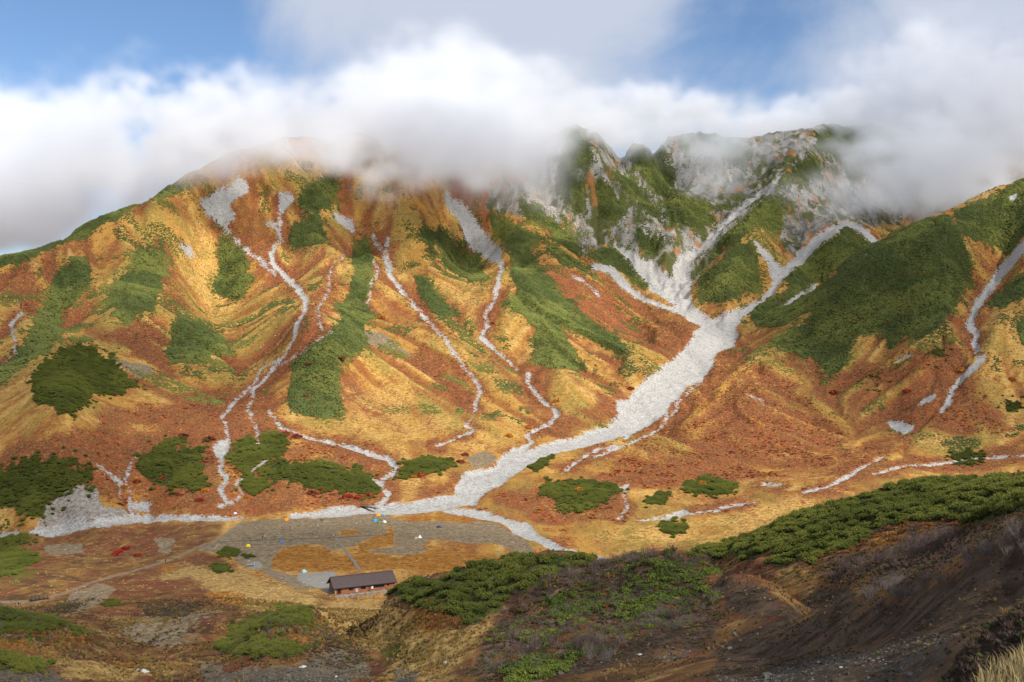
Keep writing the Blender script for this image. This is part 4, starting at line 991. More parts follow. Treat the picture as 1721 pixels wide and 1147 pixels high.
BANK = [
    (560, 285, 1290, 70, 40, 60, 0.55), (690, 300, 1350, 80, 34, 60, 0.6), (780, 300, 1400, 80, 30, 60, 0.5), (480, 265, 1370, 70, 36, 60, 0.5), (960, 226, 1760, 80, 34, 70, 1.0), (1060, 238, 1830, 75, 34, 70, 1.1),
    (1180, 230, 1960, 110, 34, 80, 1.05), (1260, 290, 1720, 70, 30, 60, 0.45), (1390, 225, 2160, 80, 30, 80, 0.8), (1490, 232, 2120, 80, 44, 90, 0.9), (1560, 300, 1700, 80, 40, 80, 0.7), (900, 330, 1480, 70, 26, 50, 0.3), (1680, 320, 1260, 70, 22, 50, 0.3),
    # photo x, y, distance, radius x, radius y (photo px), radius in depth (m), weight
    (40, 300, 1720, 210, 130, 200, 1.2), (-180, 330, 1650, 220, 150, 250, 1.2), (190, 240, 1680, 150, 100, 180, 1.1),
    (250, 160, 1750, 120, 62, 160, 1.2), (400, 130, 1750, 120, 52, 150, 1.1), (340, 230, 1640, 170, 80, 160, 1.1),
    (240, 298, 1265, 120, 32, 75, 0.85), (340, 268, 1330, 110, 40, 90, 1.1), (430, 232, 1390, 130, 50, 110, 1.5), (120, 362, 1190, 120, 28, 65, 0.65),
    (540, 225, 1480, 110, 62, 120, 1.1), (610, 270, 1330, 62, 55, 90, 1.1), (640, 318, 1300, 60, 26, 70, 0.75), (700, 170, 1650, 150, 80, 200, 1.2), (720, 245, 1450, 90, 60, 120, 1.1),
    (850, 225, 1500, 110, 75, 140, 1.3), (840, 285, 1400, 85, 34, 80, 0.8), (930, 235, 1620, 50, 45, 90, 0.6), (780, 140, 1750, 200, 70, 200, 1.1),
    (1000, 190, 2150, 150, 38, 160, 1.0), (1150, 190, 2350, 150, 34, 150, 1.0), (1290, 205, 2450, 130, 30, 140, 1.0), (1400, 188, 2450, 60, 26, 100, 1.0), (1070, 222, 1880, 60, 26, 90, 0.5),
    (1620, 150, 2150, 170, 110, 190, 1.0), (1610, 285, 1800, 105, 75, 180, 1.0), (1740, 240, 1900, 150, 120, 170, 0.9), (1540, 350, 1620, 60, 40, 100, 0.6), (1500, 250, 2000, 60, 50, 100, 0.45),
    (1210, 275, 1640, 85, 40, 90, 0.62), (1130, 235, 1900, 90, 30, 90, 0.5), (1000, 300, 1640, 60, 30, 60, 0.3), (1390, 325, 1560, 85, 36, 80, 0.70), (1450, 345, 1500, 65, 32, 70, 0.6), (1300, 245, 1950, 130, 36, 110, 0.5), (1450, 215, 2150, 90, 34, 100, 0.55),
]
def bank_density(X, Y, Z, n, vox):
    px = CX + F * X / Y; py = CY - F * Z / Y
    nz_ = spectral_noise(X.shape, vox, 3.4, 380, 5)
    nf_ = spectral_noise(X.shape, vox, 3.0, 110, 8)
    px = px + nz_ * 26 + nf_ * 9; py = py + np.roll(nz_, 40, 0) * 17 + np.roll(nf_, 25, 0) * 7
    s = np.zeros_like(X)
    for bx, by, bd, rx, ry, rd, w in BANK:
        e = ((px - bx) / rx) ** 2 + ((py - by) / ry) ** 2 + ((Y - bd) / rd) ** 2
        s += w * np.exp(-e)
    nw_ = spectral_noise(X.shape, vox, 2.7, 60, 13)
    f = s * (1.0 + 0.48 * nz_ + 0.50 * nf_ + 0.36 * nw_)
    d = np.clip(f - 0.20, 0, None)
    d = np.minimum(d, 1.25) ** 1.4
    for A in (X, Y, Z):                 # fade at the faces of the lattice
        lo_, hi_ = A.min(), A.max()
        d = d * sstep(lo_, lo_ + 60, A) * (1 - sstep(hi_ - 60, hi_, A))
    d[d < 0.004] = 0
    return d
lattice_cloud("cloud_bank", (-1300.0, 1140.0, 130.0), (1660.0, 2660.0, 890.0), 8.0, bank_density,
              cloud_material("cloud", 0.0110, (0.925, 0.942, 0.975), 0.0), "white cloud bank lying over the mountain ridge")

# ------------------------------------------------------------------ broken cloud overhead (above the frame): shaped to shade the near hillside and parts of the slopes
def shade_wanted():
    s = np.zeros(DD.shape, np.float32)
    px, py = PP, PY
    def soft(cx_, cy_, rx, ry, a):
        return a * np.exp(-((px - cx_) / rx) ** 2 - ((py - cy_) / ry) ** 2)
    s = np.maximum(s, 0.20 * sstep(880, 960, py + np.where(px > 1000, (px - 1000) * 0.02, 0)) * NEARL)
    s = np.where(DD < 330, np.maximum(s, np.where(px > 1120, 0.06 + 0.16 * (1 - sstep(120, 220, DD)), 0.20)), s)
    s = np.maximum(s, soft(600, 930, 420, 60, 0.30) * FARL)
    s = np.maximum(s, soft(100, 820, 330, 110, 0.5) * FARL)
    s = np.maximum(s, soft(60, 620, 300, 130, 0.42) * FARL)
    s = np.maximum(s, soft(120, 420, 200, 90, 0.28) * FARL)
    s = np.maximum(s, soft(1560, 490, 260, 140, 0.66) * FARL)
    s = np.maximum(s, soft(1690, 600, 120, 60, 0.36) * FARL)
    s = np.maximum(s, soft(1400, 300, 300, 120, 0.3) * FARL)
    s = np.maximum(s, soft(1420, 440, 80, 60, 0.55) * FARL)
    s = np.maximum(s, 0.34 * sstep(0.52, 0.70, fbm(XX / 210, YY / 210, 3, 75)) * far_k)
    s = np.maximum(s, np.where((DD < 330) & (px < 720), 0.27, 0))
    return s
CH = 820.0
S_ = shade_wanted()
T_ = (CH - ZZ) / SUN_DIR[2]
UX = XX + SUN_DIR[0] * T_; UY = YY + SUN_DIR[1] * T_
# only ground in the camera's view counts: skip what lies hidden behind crests
vis = np.ones(DD.shape, bool)
run = np.full(NC_, 1e9)
for i in range(NR_):
    vis[i] = PY[i] <= run + 0.5
    run = np.minimum(run, PY[i])
sel = vis & (DD > 25) & (DD < 2300)
cell = 28.0
u0, v0 = UX[sel].min() - 200, UY[sel].min() - 200
nu = int((UX[sel].max() + 200 - u0) / cell) + 1; nv = int((UY[sel].max() + 200 - v0) / cell) + 1
iu = ((UX[sel] - u0) / cell).astype(int); iv = ((UY[sel] - v0) / cell).astype(int)
num = np.zeros((nu, nv), np.float64); den = np.zeros((nu, nv), np.float64)

np.add.at(num, (iu, iv), S_[sel]); np.add.at(den, (iu, iv), 1.0)
val = np.where(den > 0, num / np.maximum(den, 1), 0.0)
have = (den > 0).astype(float)
a_, h_ = val * have, have.copy()
for _ in range(7):            # spread into the cells no visible ground maps to
    a2, h2 = blur(a_, 1), blur(h_, 1)
    a_ = np.where(have > 0, val, a2); h_ = np.where(have > 0, 1.0, h2)
fieldv = blur(np.where(h_ > 1e-4, a_ / np.maximum(h_, 1e-4), 0), 1) * np.clip(h_ * 3, 0, 1)
gx, gy = np.meshgrid(u0 + np.arange(nu) * cell, v0 + np.arange(nv) * cell, indexing='ij')
fieldv = fieldv * (0.82 + 0.36 * fbm(gx / 160, gy / 160, 4, 71))
thick = np.clip(fieldv - 0.06, 0, None) * 215.0
thick[:2] = 0; thick[-2:] = 0; thick[:, :2] = 0; thick[:, -2:] = 0
lump = (fbm(gx / 120, gy / 120, 4, 73) - 0.5) * 40
on = thick > 1.5
cv, cf = [], []
top_i = -np.ones((nu, nv), int); bot_i = -np.ones((nu, nv), int)
for a in range(nu):
    for b in range(nv):
        if on[a, b]:
            top_i[a, b] = len(cv); cv.append((gx[a, b], gy[a, b], CH + lump[a, b] + thick[a, b] * 0.7))
            bot_i[a, b] = len(cv); cv.append((gx[a, b], gy[a, b], CH + lump[a, b] - thick[a, b] * 0.3))
cells = on[:-1, :-1] & on[1:, :-1] & on[1:, 1:] & on[:-1, 1:]
for a, b in zip(*np.nonzero(cells)):
    q = ((a, b), (a + 1, b), (a + 1, b + 1), (a, b + 1))
    cf.append([top_i[p] for p in q]); cf.append([bot_i[p] for p in q][::-1])
    for k, (da, db) in enumerate(((0, -1), (1, 0), (0, 1), (-1, 0))):
        na, nb = a + da, b + db
        if not (0 <= na < nu - 1 and 0 <= nb < nv - 1 and cells[na, nb]):
            p, q2 = q[k], q[(k + 1) % 4]
            cf.append([top_i[q2], top_i[p], bot_i[p], bot_i[q2]])
cm = bpy.data.meshes.new("cloud_overhead"); cm.from_pydata(cv, [], cf)
cm.materials.append(cloud_material("cloud_above", 0.0095))
co_ = bpy.data.objects.new("cloud_overhead", cm); COL.objects.link(co_)
co_["kind"] = "stuff"; co_["label"] = "broken cloud above the valley, out of the picture, shaped to shade the hillside"

# ------------------------------------------------------------------ plants: prototypes
def mesh_from(name, verts, faces, mats, mat_idx=None, smooth=False):
    me = bpy.data.meshes.new(name)
    me.from_pydata([tuple(v) for v in verts], [], faces)
    for m in mats:
        me.materials.append(m)
    if mat_idx is not None:
        me.polygons.foreach_set('material_index', np.asarray(mat_idx, np.int32))
    if smooth:
        me.polygons.foreach_set('use_smooth', np.ones(len(faces), bool))
    me.update()
    return me

def foliage_mat(name, dark, mid, light, tint=None, tint_amt=0.0, pos_scale=0.03):
    k = NT_(name)
    oi = k.node('ShaderNodeObjectInfo')
    geo_ = k.node('ShaderNodeNewGeometry')
    n1 = k.noise(pos_scale, 3, 0.55, geo_.outputs['Position'])
    n2 = k.noise(pos_scale * 30, 3, 0.6, geo_.outputs['Position'])
    c = k.mix(k.step(oi.outputs['Random'], -0.4, 1.2), dark, mid)
    c = k.mix(k.math('MULTIPLY', k.step(n1, 0.42, 0.62), 0.85), c, light)
    c = k.mix(k.math('MULTIPLY', k.step(n2, 0.45, 0.7), 0.5), c, dark)
    if tint:
        c = k.mix(k.math('MULTIPLY', k.step(oi.outputs['Random'], 1 - tint_amt - 0.01, 1 - tint_amt), 1.0), c, tint)
    k.principled(c, 0.8, 0.12)
    return k.m

M_PINE = foliage_mat("creeping_pine", (0.092, 0.110, 0.024), (0.145, 0.165, 0.032), (0.205, 0.215, 0.042))
M_PINE_FAR = foliage_mat("creeping_pine_slope", (0.056, 0.078, 0.023), (0.095, 0.120, 0.032), (0.180, 0.195, 0.045), (0.16, 0.075, 0.022), 0.035, 0.014)
M_LEAF = foliage_mat("green_leaves", (0.060, 0.090, 0.018), (0.115, 0.155, 0.028), (0.19, 0.22, 0.040), None, 0, 0.08)

def clump_mesh(name, mat, seed, sub=2, spike=0.24):
    r = random.Random(seed)
    bm = bmesh.new()
    bmesh.ops.create_icosphere(bm, subdivisions=sub, radius=1.0)
    for v in bm.verts:
        k = 1.0 + r.uniform(-spike, spike)
        v.co *= k
        v.co.z = v.co.z * 0.72 if v.co.z > 0 else v.co.z * 0.35
    me = bpy.data.meshes.new(name); bm.to_mesh(me); bm.free()
    me.materials.append(mat)
    return me
far_protos = [bpy.data.objects.new("clump_%s" % c, clump_mesh("pine_clump_" + c, M_PINE_FAR, i + 3)) for i, c in enumerate("abc")]
far_coll = bpy.data.collections.new("clump_shapes")
for o in far_protos:
    far_coll.objects.link(o)

def scatter_tree(name, coll):
    gt = bpy.data.node_groups.new(name, 'GeometryNodeTree')
    gt.interface.new_socket("Geometry", in_out='INPUT', socket_type='NodeSocketGeometry')
    gt.interface.new_socket("Geometry", in_out='OUTPUT', socket_type='NodeSocketGeometry')
    N, L = gt.nodes, gt.links
    gi, go = N.new('NodeGroupInput'), N.new('NodeGroupOutput')
    ci = N.new('GeometryNodeCollectionInfo'); ci.inputs['Collection'].default_value = coll
    ci.inputs['Separate Children'].default_value = True; ci.inputs['Reset Children'].default_value = True
    ip = N.new('GeometryNodeInstanceOnPoints')
    L.new(gi.outputs[0], ip.inputs['Points']); L.new(ci.outputs[0], ip.inputs['Instance'])
    ip.inputs['Pick Instance'].default_value = True
    sc = N.new('GeometryNodeInputNamedAttribute'); sc.data_type = 'FLOAT'; sc.inputs[0].default_value = "size"
    L.new(sc.outputs[0], ip.inputs['Scale'])
    rv = N.new('FunctionNodeRandomValue'); rv.data_type = 'FLOAT_VECTOR'
    rv.inputs[0].default_value = (-0.25, -0.25, 0); rv.inputs[1].default_value = (0.25, 0.25, 6.283)
    L.new(rv.outputs[0], ip.inputs['Rotation'])
    L.new(ip.outputs[0], go.inputs[0])
    return gt
inv_vis = vis | np.roll(vis, 5, 0) | np.roll(vis, -5, 0)
GT_FAR = scatter_tree("scatter_clumps", far_coll)

# cell areas of the terrain fan, to scatter evenly over the ground and not over the picture
dD = np.gradient(DR)[:, None]
AREA = (DD * 2.4 / F) * dD * np.sqrt(1 + np.gradient(ZZ, axis=0) ** 2 / dD ** 2)

def sample(mask, spacing, seed, wgt=None, win=None):
    """points on the ground inside mask, about one per spacing^2"""
    r = np.random.default_rng(seed)
    win = win if win is not None else np.s_[0:NR_, 0:NC_]
    p = AREA[win] * mask[win] / spacing ** 2
    if wgt is not None:
        p = p * (wgt[win] if isinstance(wgt, np.ndarray) else wgt)
    cnt = np.zeros(p.shape, int); nzp = p > 0
    cnt[nzp] = r.poisson(p[nzp])
    ii, jj = np.nonzero(cnt)
    rep = cnt[ii, jj]
    ii = ii + win[0].start; jj = jj + win[1].start
    ii = np.repeat(ii, rep); jj = np.repeat(jj, rep)
    ii = np.minimum(ii, NR_ - 2); jj = np.minimum(jj, NC_ - 2)
    u = r.random(len(ii)); v = r.random(len(ii))
    def lerp(A):
        return (A[ii, jj] * (1 - u) + A[ii + 1, jj] * u) * (1 - v) + (A[ii, jj + 1] * (1 - u) + A[ii + 1, jj + 1] * u) * v
    return np.stack([lerp(XX), lerp(YY), lerp(ZZ)], -1), r

def ground_at(x, y):
    """terrain height under world points"""
    x = np.atleast_1d(np.asarray(x, float)); y = np.atleast_1d(np.asarray(y, float))
    c = (CX + F * x / y - PXC[0]) / 2.4
    ri = np.interp(y, DR, np.arange(NR_))
    i = np.clip(ri.astype(int), 0, NR_ - 2); j = np.clip(c.astype(int), 0, NC_ - 2)
    u = np.clip(ri - i, 0, 1); v = np.clip(c - j, 0, 1)
    return (ZZ[i, j] * (1 - u) + ZZ[i + 1, j] * u) * (1 - v) + (ZZ[i, j + 1] * (1 - u) + ZZ[i + 1, j + 1] * u) * v

def place(px, py, dmin=20, dmax=3000):
    """first ground point seen along the photo ray (px, py) between two distances"""
    j = int(np.clip(round((px - PXC[0]) / 2.4), 0, NC_ - 1))
    col = CY - F * ZZ[:, j] / DR
    ok = np.nonzero((DR >= dmin) & (DR <= dmax))[0]
    for a in ok[:-1]:
        if col[a] >= py >= col[a + 1] or (col[a] <= py and a == ok[0]):
            t_ = (col[a] - py) / (col[a] - col[a + 1] + 1e-9)
            D = DR[a] + (DR[a + 1] - DR[a]) * min(max(t_, 0), 1)
            x = D * (px - CX) / F
            return float(x), float(D), float(ground_at(x, D)[0])
    raise ValueError("no ground at %s %s" % (px, py))

def scatter_obj(name, pts, sizes, gt, label, kind="stuff"):
    me = bpy.data.meshes.new(name)
    me.vertices.add(len(pts)); me.vertices.foreach_set('co', pts.astype(np.float32).ravel())
    at = me.attributes.new("size", 'FLOAT', 'POINT'); at.data.foreach_set('value', sizes.astype(np.float32))
    ob = bpy.data.objects.new(name, me); COL.objects.link(ob)
    md = ob.modifiers.new("scatter", 'NODES'); md.node_group = gt
    ob["kind"] = kind; ob["label"] = label
    return ob


# ------------------------------------------------------------------ near plants, built one by one
def unit_dirs(n, seed, zmin=-0.1):
    """evenly spread directions on the upper dome"""
    r = random.Random(seed); out = []
    for i in range(n):
        z = 1 - (i + 0.5) / n * (1 - zmin); a = i * 2.399963 + r.uniform(-0.25, 0.25)
        s = math.sqrt(max(0, 1 - z * z)); out.append(Vector((s * math.cos(a), s * math.sin(a), z)))
    return out

def tube(verts, faces, idx, p0, p1, r0, r1, mi, n=4):
    d = (p1 - p0).normalized(); a = d.orthogonal().normalized(); b = d.cross(a)
    s = len(verts)
    for p, rr in ((p0, r0), (p1, r1)):
        for k in range(n):
            t_ = 2 * math.pi * k / n
            verts.append(p + (a * math.cos(t_) + b * math.sin(t_)) * rr)
    for k in range(n):
        faces.append([s + k, s + (k + 1) % n, s + n + (k + 1) % n, s + n + k]); idx.append(mi)

def flat_mat0(name, c1, c2):
    k = NT_(name); k.principled(k.mix(k.noise(5.0, 3), c1, c2), 0.9, 0.05)
    return k.m
M_BARK = NT_("bark"); M_BARK.principled(M_BARK.mix(M_BARK.noise(9.0, 4), (0.035, 0.026, 0.020), (0.10, 0.08, 0.065)), 0.9, 0.1); M_BARK = M_BARK.m

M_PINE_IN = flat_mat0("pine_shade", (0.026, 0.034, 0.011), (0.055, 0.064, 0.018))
def pine_shrub_mesh(name, seed):
    """a low dome of needle tufts on a few bent stems, about 1 m radius"""
    r = random.Random(seed); V, Fc, I = [], [], []
    for k in range(6):
        a = r.uniform(0, 6.28); p = Vector((0, 0, 0.0)); q = Vector((math.cos(a) * 0.35, math.sin(a) * 0.35, 0.28)); e = Vector((math.cos(a) * 0.75, math.sin(a) * 0.75, 0.5))
        tube(V, Fc, I, p, q, 0.05, 0.035, 1); tube(V, Fc, I, q, e, 0.035, 0.012, 1)
    lob = [(Vector((r.uniform(-.6, .6), r.uniform(-.6, .6), r.uniform(0.1, 0.3))), r.uniform(0.42, 0.62)) for _ in range(6)] + [(Vector((0, 0, 0.25)), 0.65)]
    for c, R in lob:
        for d in unit_dirs(15, r.randint(0, 9999), -0.15):
            p = c + Vector((d.x, d.y, d.z * 0.85)) * R * r.uniform(0.75, 1.0)
            ax = (d + Vector((0, 0, 0.75)) + Vector((r.uniform(-.3, .3), r.uniform(-.3, .3), 0))).normalized()
            h = r.uniform(0.20, 0.36); w = h * 0.75
            u = ax.orthogonal().normalized(); v = ax.cross(u)
            n = 5; s0 = r.uniform(0, 6.28)
            for k in range(n):
                t_ = s0 + 2 * math.pi * k / n
                o = u * math.cos(t_) + v * math.sin(t_); tw = u * -math.sin(t_) + v * math.cos(t_)
                s = len(V)
                V += [p - tw * w * 0.28, p + tw * w * 0.28, p + ax * h + o * w * 0.75]
                Fc.append([s, s + 1, s + 2]); I.append(0)
    # inner ball closes the crown; its dark colour stands for the shade between tufts
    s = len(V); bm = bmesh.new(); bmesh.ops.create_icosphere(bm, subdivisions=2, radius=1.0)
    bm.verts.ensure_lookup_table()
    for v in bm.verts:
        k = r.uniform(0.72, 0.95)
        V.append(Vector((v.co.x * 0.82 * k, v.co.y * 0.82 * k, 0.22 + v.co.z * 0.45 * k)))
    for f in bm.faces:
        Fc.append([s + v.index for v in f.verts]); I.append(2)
    bm.free()
    return mesh_from(name, V, Fc, [M_PINE, M_BARK, M_PINE_IN], I)

def leafy_shrub_mesh(name, seed, mat, n=130, flat=0.6, leaf=0.15):
    r = random.Random(seed); V, Fc, I = [], [], []
    for k in range(7):
        a = r.uniform(0, 6.28); q = Vector((math.cos(a) * 0.3, math.sin(a) * 0.3, 0.35 * flat)); e = Vector((math.cos(a) * 0.7, math.sin(a) * 0.7, 0.75 * flat))
        tube(V, Fc, I, Vector((0, 0, -0.1)), q, 0.03, 0.02, 1, 3); tube(V, Fc, I, q, e, 0.02, 0.006, 1, 3)
    for i in range(n):
        a = r.uniform(0, 6.28); rr = math.sqrt(r.random()); z = math.sqrt(max(0, 1 - rr * rr)) * r.uniform(0.45, 1.0)
        rr *= r.uniform(0.8, 1.12)
        p = Vector((rr * math.cos(a), rr * math.sin(a), z * flat + 0.05))
        ax = Vector((r.uniform(-1, 1), r.uniform(-1, 1), r.uniform(0.1, 1.2))).normalized()
        u = ax.orthogonal().normalized(); v = ax.cross(u)
        L_ = leaf * r.uniform(0.7, 1.4)
        s = len(V)
        V += [p - u * L_, p + v * L_ * 0.55 + ax * 0.03, p + u * L_, p - v * L_ * 0.55 + ax * 0.03]
        Fc.append([s, s + 1, s + 2, s + 3]); I.append(0)
    return mesh_from(name, V, Fc, [mat, M_BARK], I)

def bare_shrub_mesh(name, seed, mat):
    r = random.Random(seed); V, Fc, I = [], [], []
    def grow(p, d, L, rad, lev):
        mid = p + d * L * 0.5 + Vector((r.uniform(-1, 1), r.uniform(-1, 1), r.uniform(-.5, .5))) * L * 0.10
        d2 = (d + Vector((r.uniform(-.4, .4), r.uniform(-.4, .4), r.uniform(0, .4)))).normalized()
        end = mid + d2 * L * 0.5
        tube(V, Fc, I, p, mid, rad, rad * 0.75, 0, 3); tube(V, Fc, I, mid, end, rad * 0.75, rad * 0.4, 0, 3)
        if lev > 0:
            for k in range(3):
                q = mid if k == 0 else end
                grow(q, (d2 + Vector((r.uniform(-.8, .8), r.uniform(-.8, .8), r.uniform(-.1, .6)))).normalized(), L * r.uniform(0.45, 0.7), rad * 0.55, lev - 1)
    for k in range(17):
        a = r.uniform(0, 6.28); t_ = r.uniform(0.2, 1.0)
        grow(Vector((r.uniform(-.35, .35), r.uniform(-.35, .35), -0.05)), Vector((math.cos(a) * t_, math.sin(a) * t_, r.uniform(0.6, 1.1))).normalized(), r.uniform(0.45, 0.8), 0.024, 2)
    return mesh_from(name, V, Fc, [mat], I)

def flat_mat(name, c1, c2, rough=0.85, scale=6.0, spec=0.1):
    k = NT_(name); oi = k.node('ShaderNodeObjectInfo')
    f = k.math('ADD', k.math('MULTIPLY', k.noise(scale, 4, 0.6, k.node('ShaderNodeTexCoord').outputs['Object']), 0.7), k.math('MULTIPLY', oi.outputs['Random'], 0.35))
    k.principled(k.mix(k.step(f, 0.25, 0.8), c1, c2), rough, spec)
    return k.m
M_TWIG = flat_mat("bare_twigs", (0.085, 0.068, 0.060), (0.235, 0.20, 0.178))
M_TWIG_D = flat_mat("dark_twigs", (0.065, 0.046, 0.041), (0.185, 0.135, 0.118))
M_REDL = foliage_mat("red_leaves", (0.16, 0.020, 0.014), (0.32, 0.035, 0.022), (0.40, 0.07, 0.028), None, 0, 0.3)
M_ORGL = foliage_mat("orange_leaves", (0.30, 0.085, 0.014), (0.48, 0.16, 0.02), (0.55, 0.24, 0.03), None, 0, 0.3)
M_DRDL = foliage_mat("crimson_leaves", (0.095, 0.020, 0.018), (0.20, 0.035, 0.026), (0.24, 0.06, 0.03), None, 0, 0.3)
M_RUSTL = foliage_mat("rust_leaves", (0.10, 0.040, 0.018), (0.20, 0.085, 0.026), (0.28, 0.13, 0.035), None, 0, 0.2)

def shape_coll(nm, meshes):
    c_ = bpy.data.collections.new(nm)
    for k, me in enumerate(meshes):
        c_.objects.link(bpy.data.objects.new(nm + "abcdef"[k], me))
    return c_

def put_obj(name, me, loc, size, rz, label, cat, group=None, tilt=(0, 0)):
    o = bpy.data.objects.new(name, me)
    o.location = loc; o.rotation_euler = (tilt[0], tilt[1], rz); o.scale = (size, size, size)
    o["label"] = label; o["category"] = cat
    if group:
        o["group"] = group
    COL.objects.link(o)
    return o

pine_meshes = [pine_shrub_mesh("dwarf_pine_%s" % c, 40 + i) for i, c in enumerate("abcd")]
pts, r = sample(pine_near & (DD > 118), 1.9, 501)
# thin to a minimum spacing, nearest first
order = np.argsort(pts[:, 1]); keep = []
grid = {}
for i in order:
    x, y = pts[i, 0], pts[i, 1]; kx, ky = int(x // 2.0), int(y // 2.0)
    if any((x - a) ** 2 + (y - b) ** 2 < 1.75 ** 2 for dx in (-1, 0, 1) for dy in (-1, 0, 1) for a, b in grid.get((kx + dx, ky + dy), ())):
        continue
    grid.setdefault((kx, ky), []).append((x, y)); keep.append(i)
pts = pts[keep]
ppx = CX + F * pts[:, 0] / pts[:, 1]; ppy = CY - F * (pts[:, 2] + 1) / pts[:, 1]
jj = np.clip(((ppx - PXC[0]) / 2.4).astype(int), 0, NC_ - 1); rows = np.searchsorted(DR, pts[:, 1] * 0.985)
cum = np.minimum.accumulate(PY, axis=0)
seen = (ppx > -20) & (ppx < 1740) & (ppy < cum[np.clip(rows - 1, 0, NR_ - 1), jj] + 4)
psz = r.uniform(1.25, 1.95, len(pts)) * np.where(ppx < 1150, 0.85, 1.0)
rank = np.argsort(-(psz / pts[:, 1]) * seen)
ind = rank[:300]; rest = rank[300:]
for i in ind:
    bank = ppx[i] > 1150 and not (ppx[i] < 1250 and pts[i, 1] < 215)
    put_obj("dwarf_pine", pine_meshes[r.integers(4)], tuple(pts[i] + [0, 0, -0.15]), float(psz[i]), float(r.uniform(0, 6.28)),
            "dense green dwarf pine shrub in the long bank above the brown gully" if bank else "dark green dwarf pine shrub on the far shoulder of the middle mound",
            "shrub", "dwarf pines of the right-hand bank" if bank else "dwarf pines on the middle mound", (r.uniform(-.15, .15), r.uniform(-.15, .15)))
pine_coll = bpy.data.collections.new("pine_shapes")
for k, me in enumerate(pine_meshes):
    pine_coll.objects.link(bpy.data.objects.new("pine_shape_" + "abcd"[k], me))
GT_PINE = scatter_tree("scatter_pines", pine_coll)
if len(rest):
    scatter_obj("pine_thicket", pts[rest] - np.array([0, 0, 0.15]), psz[rest], GT_PINE, "dwarf pine cover on the crest of the right-hand bank")


THICKET_LABEL = {
    "skyline": "thin dark green thicket strip along the skyline under the cloud, far left",
    "g2": "long pale green thicket streak running down the leftmost slope",
    "g3": "light green thicket patch on the left slope, second streak from the left edge",
    "g4": "green thicket below the white landslip scar on the left slope",
    "g5": "fan-shaped bright green thicket in the middle of the left slope",
    "g6": "dark thicket just under the cloud above the left stream",
    "g7": "dark thicket hanging right beside the upper left stream",
    "g8": "long dark thicket covering the spur right of the twin left streams",
    "g10": "two-lobed thicket left of the broad white scree chute",
    "g11": "small slanting thicket below the two-lobed one, left of the middle stream",
    "g12": "largest bright green thicket sprawling down the middle spur",
    "g13": "thin thicket strip along the ridge line right of the middle spur",
    "g14": "misty grey-green thicket slanting down below the crags",
    "g15": "thicket with bare white spots beside the pale scree left of the gorge",
    "crag": "patchy green thicket clinging to the grey crags under the cloud",
    "g18": "green thicket at the back of the rocky bowl below the mist",
    "g22": "long thicket on the spur dividing the two rocky gorges",
    "g23": "round green thicket just above the fork of the stony river",
    "g24": "shaded dark thicket in the hollow behind the right-hand ridge",
    "g25": "huge dark green thicket draped over the right-hand ridge",
    "g26": "misty dark thicket along the crest at the right edge",
    "g27": "dark thicket right of the gravel chute at the right edge",
    "g30": "rounded dark green thicket on the knoll at the foot of the left slope",
    "g31": "very dark thicket above the grey cutbank at the left edge",
    "g32": "dark thicket left of the lower left stream, above the camp",
    "g33": "small thicket between the two strands of the lower left stream",
    "g34": "small loose thicket right of the narrow left stream strand",
    "g35": "long low thicket fringed with red bushes above the camp",
    "g36": "small round thicket at the left end of the long low thicket",
    "g37": "dark thicket at the left edge below the river",
    "g38": "small dark thicket on the yellow bank left of the stony river",
    "g39": "narrow thicket strip on the right bank of the stony river",
    "g40": "L-shaped green thicket on the hummock right of the stony river",
    "g41": "tapering thicket with orange bushes on the golden fan",
    "g42": "small low thicket on the golden fan beside a pale path",
    "g43": "small round thicket with a reddish top on the golden flat",
    "g44": "scattered small green patches beside the right-hand stream",
    "g45": "low green shrub patches beside the camp ground",
    "n_left": "green thicket along the top of the near mound, lower left corner",
    "n_left2": "tiny bright green patch on the brown slope, lower left",
    "n_mound": "grey-green thicket capping the small mound left of the gully",
    "n_low": "low green patch on stony ground in the lower left corner",
}
EDGE_N = (fbm(XX / 9, YY / 9, 3, 300) - 0.5) * 0.7 + (fbm(PP / 9, LD * 22, 3, 400) - 0.5) * 0.8 + (fbm(XX / 3.2, YY / 3.2, 2, 410) - 0.5) * 0.8
LOOSE_N = np.where(vnoise(XX / 7, YY / 7, 90) > 0.25, 1.0, 0.3)
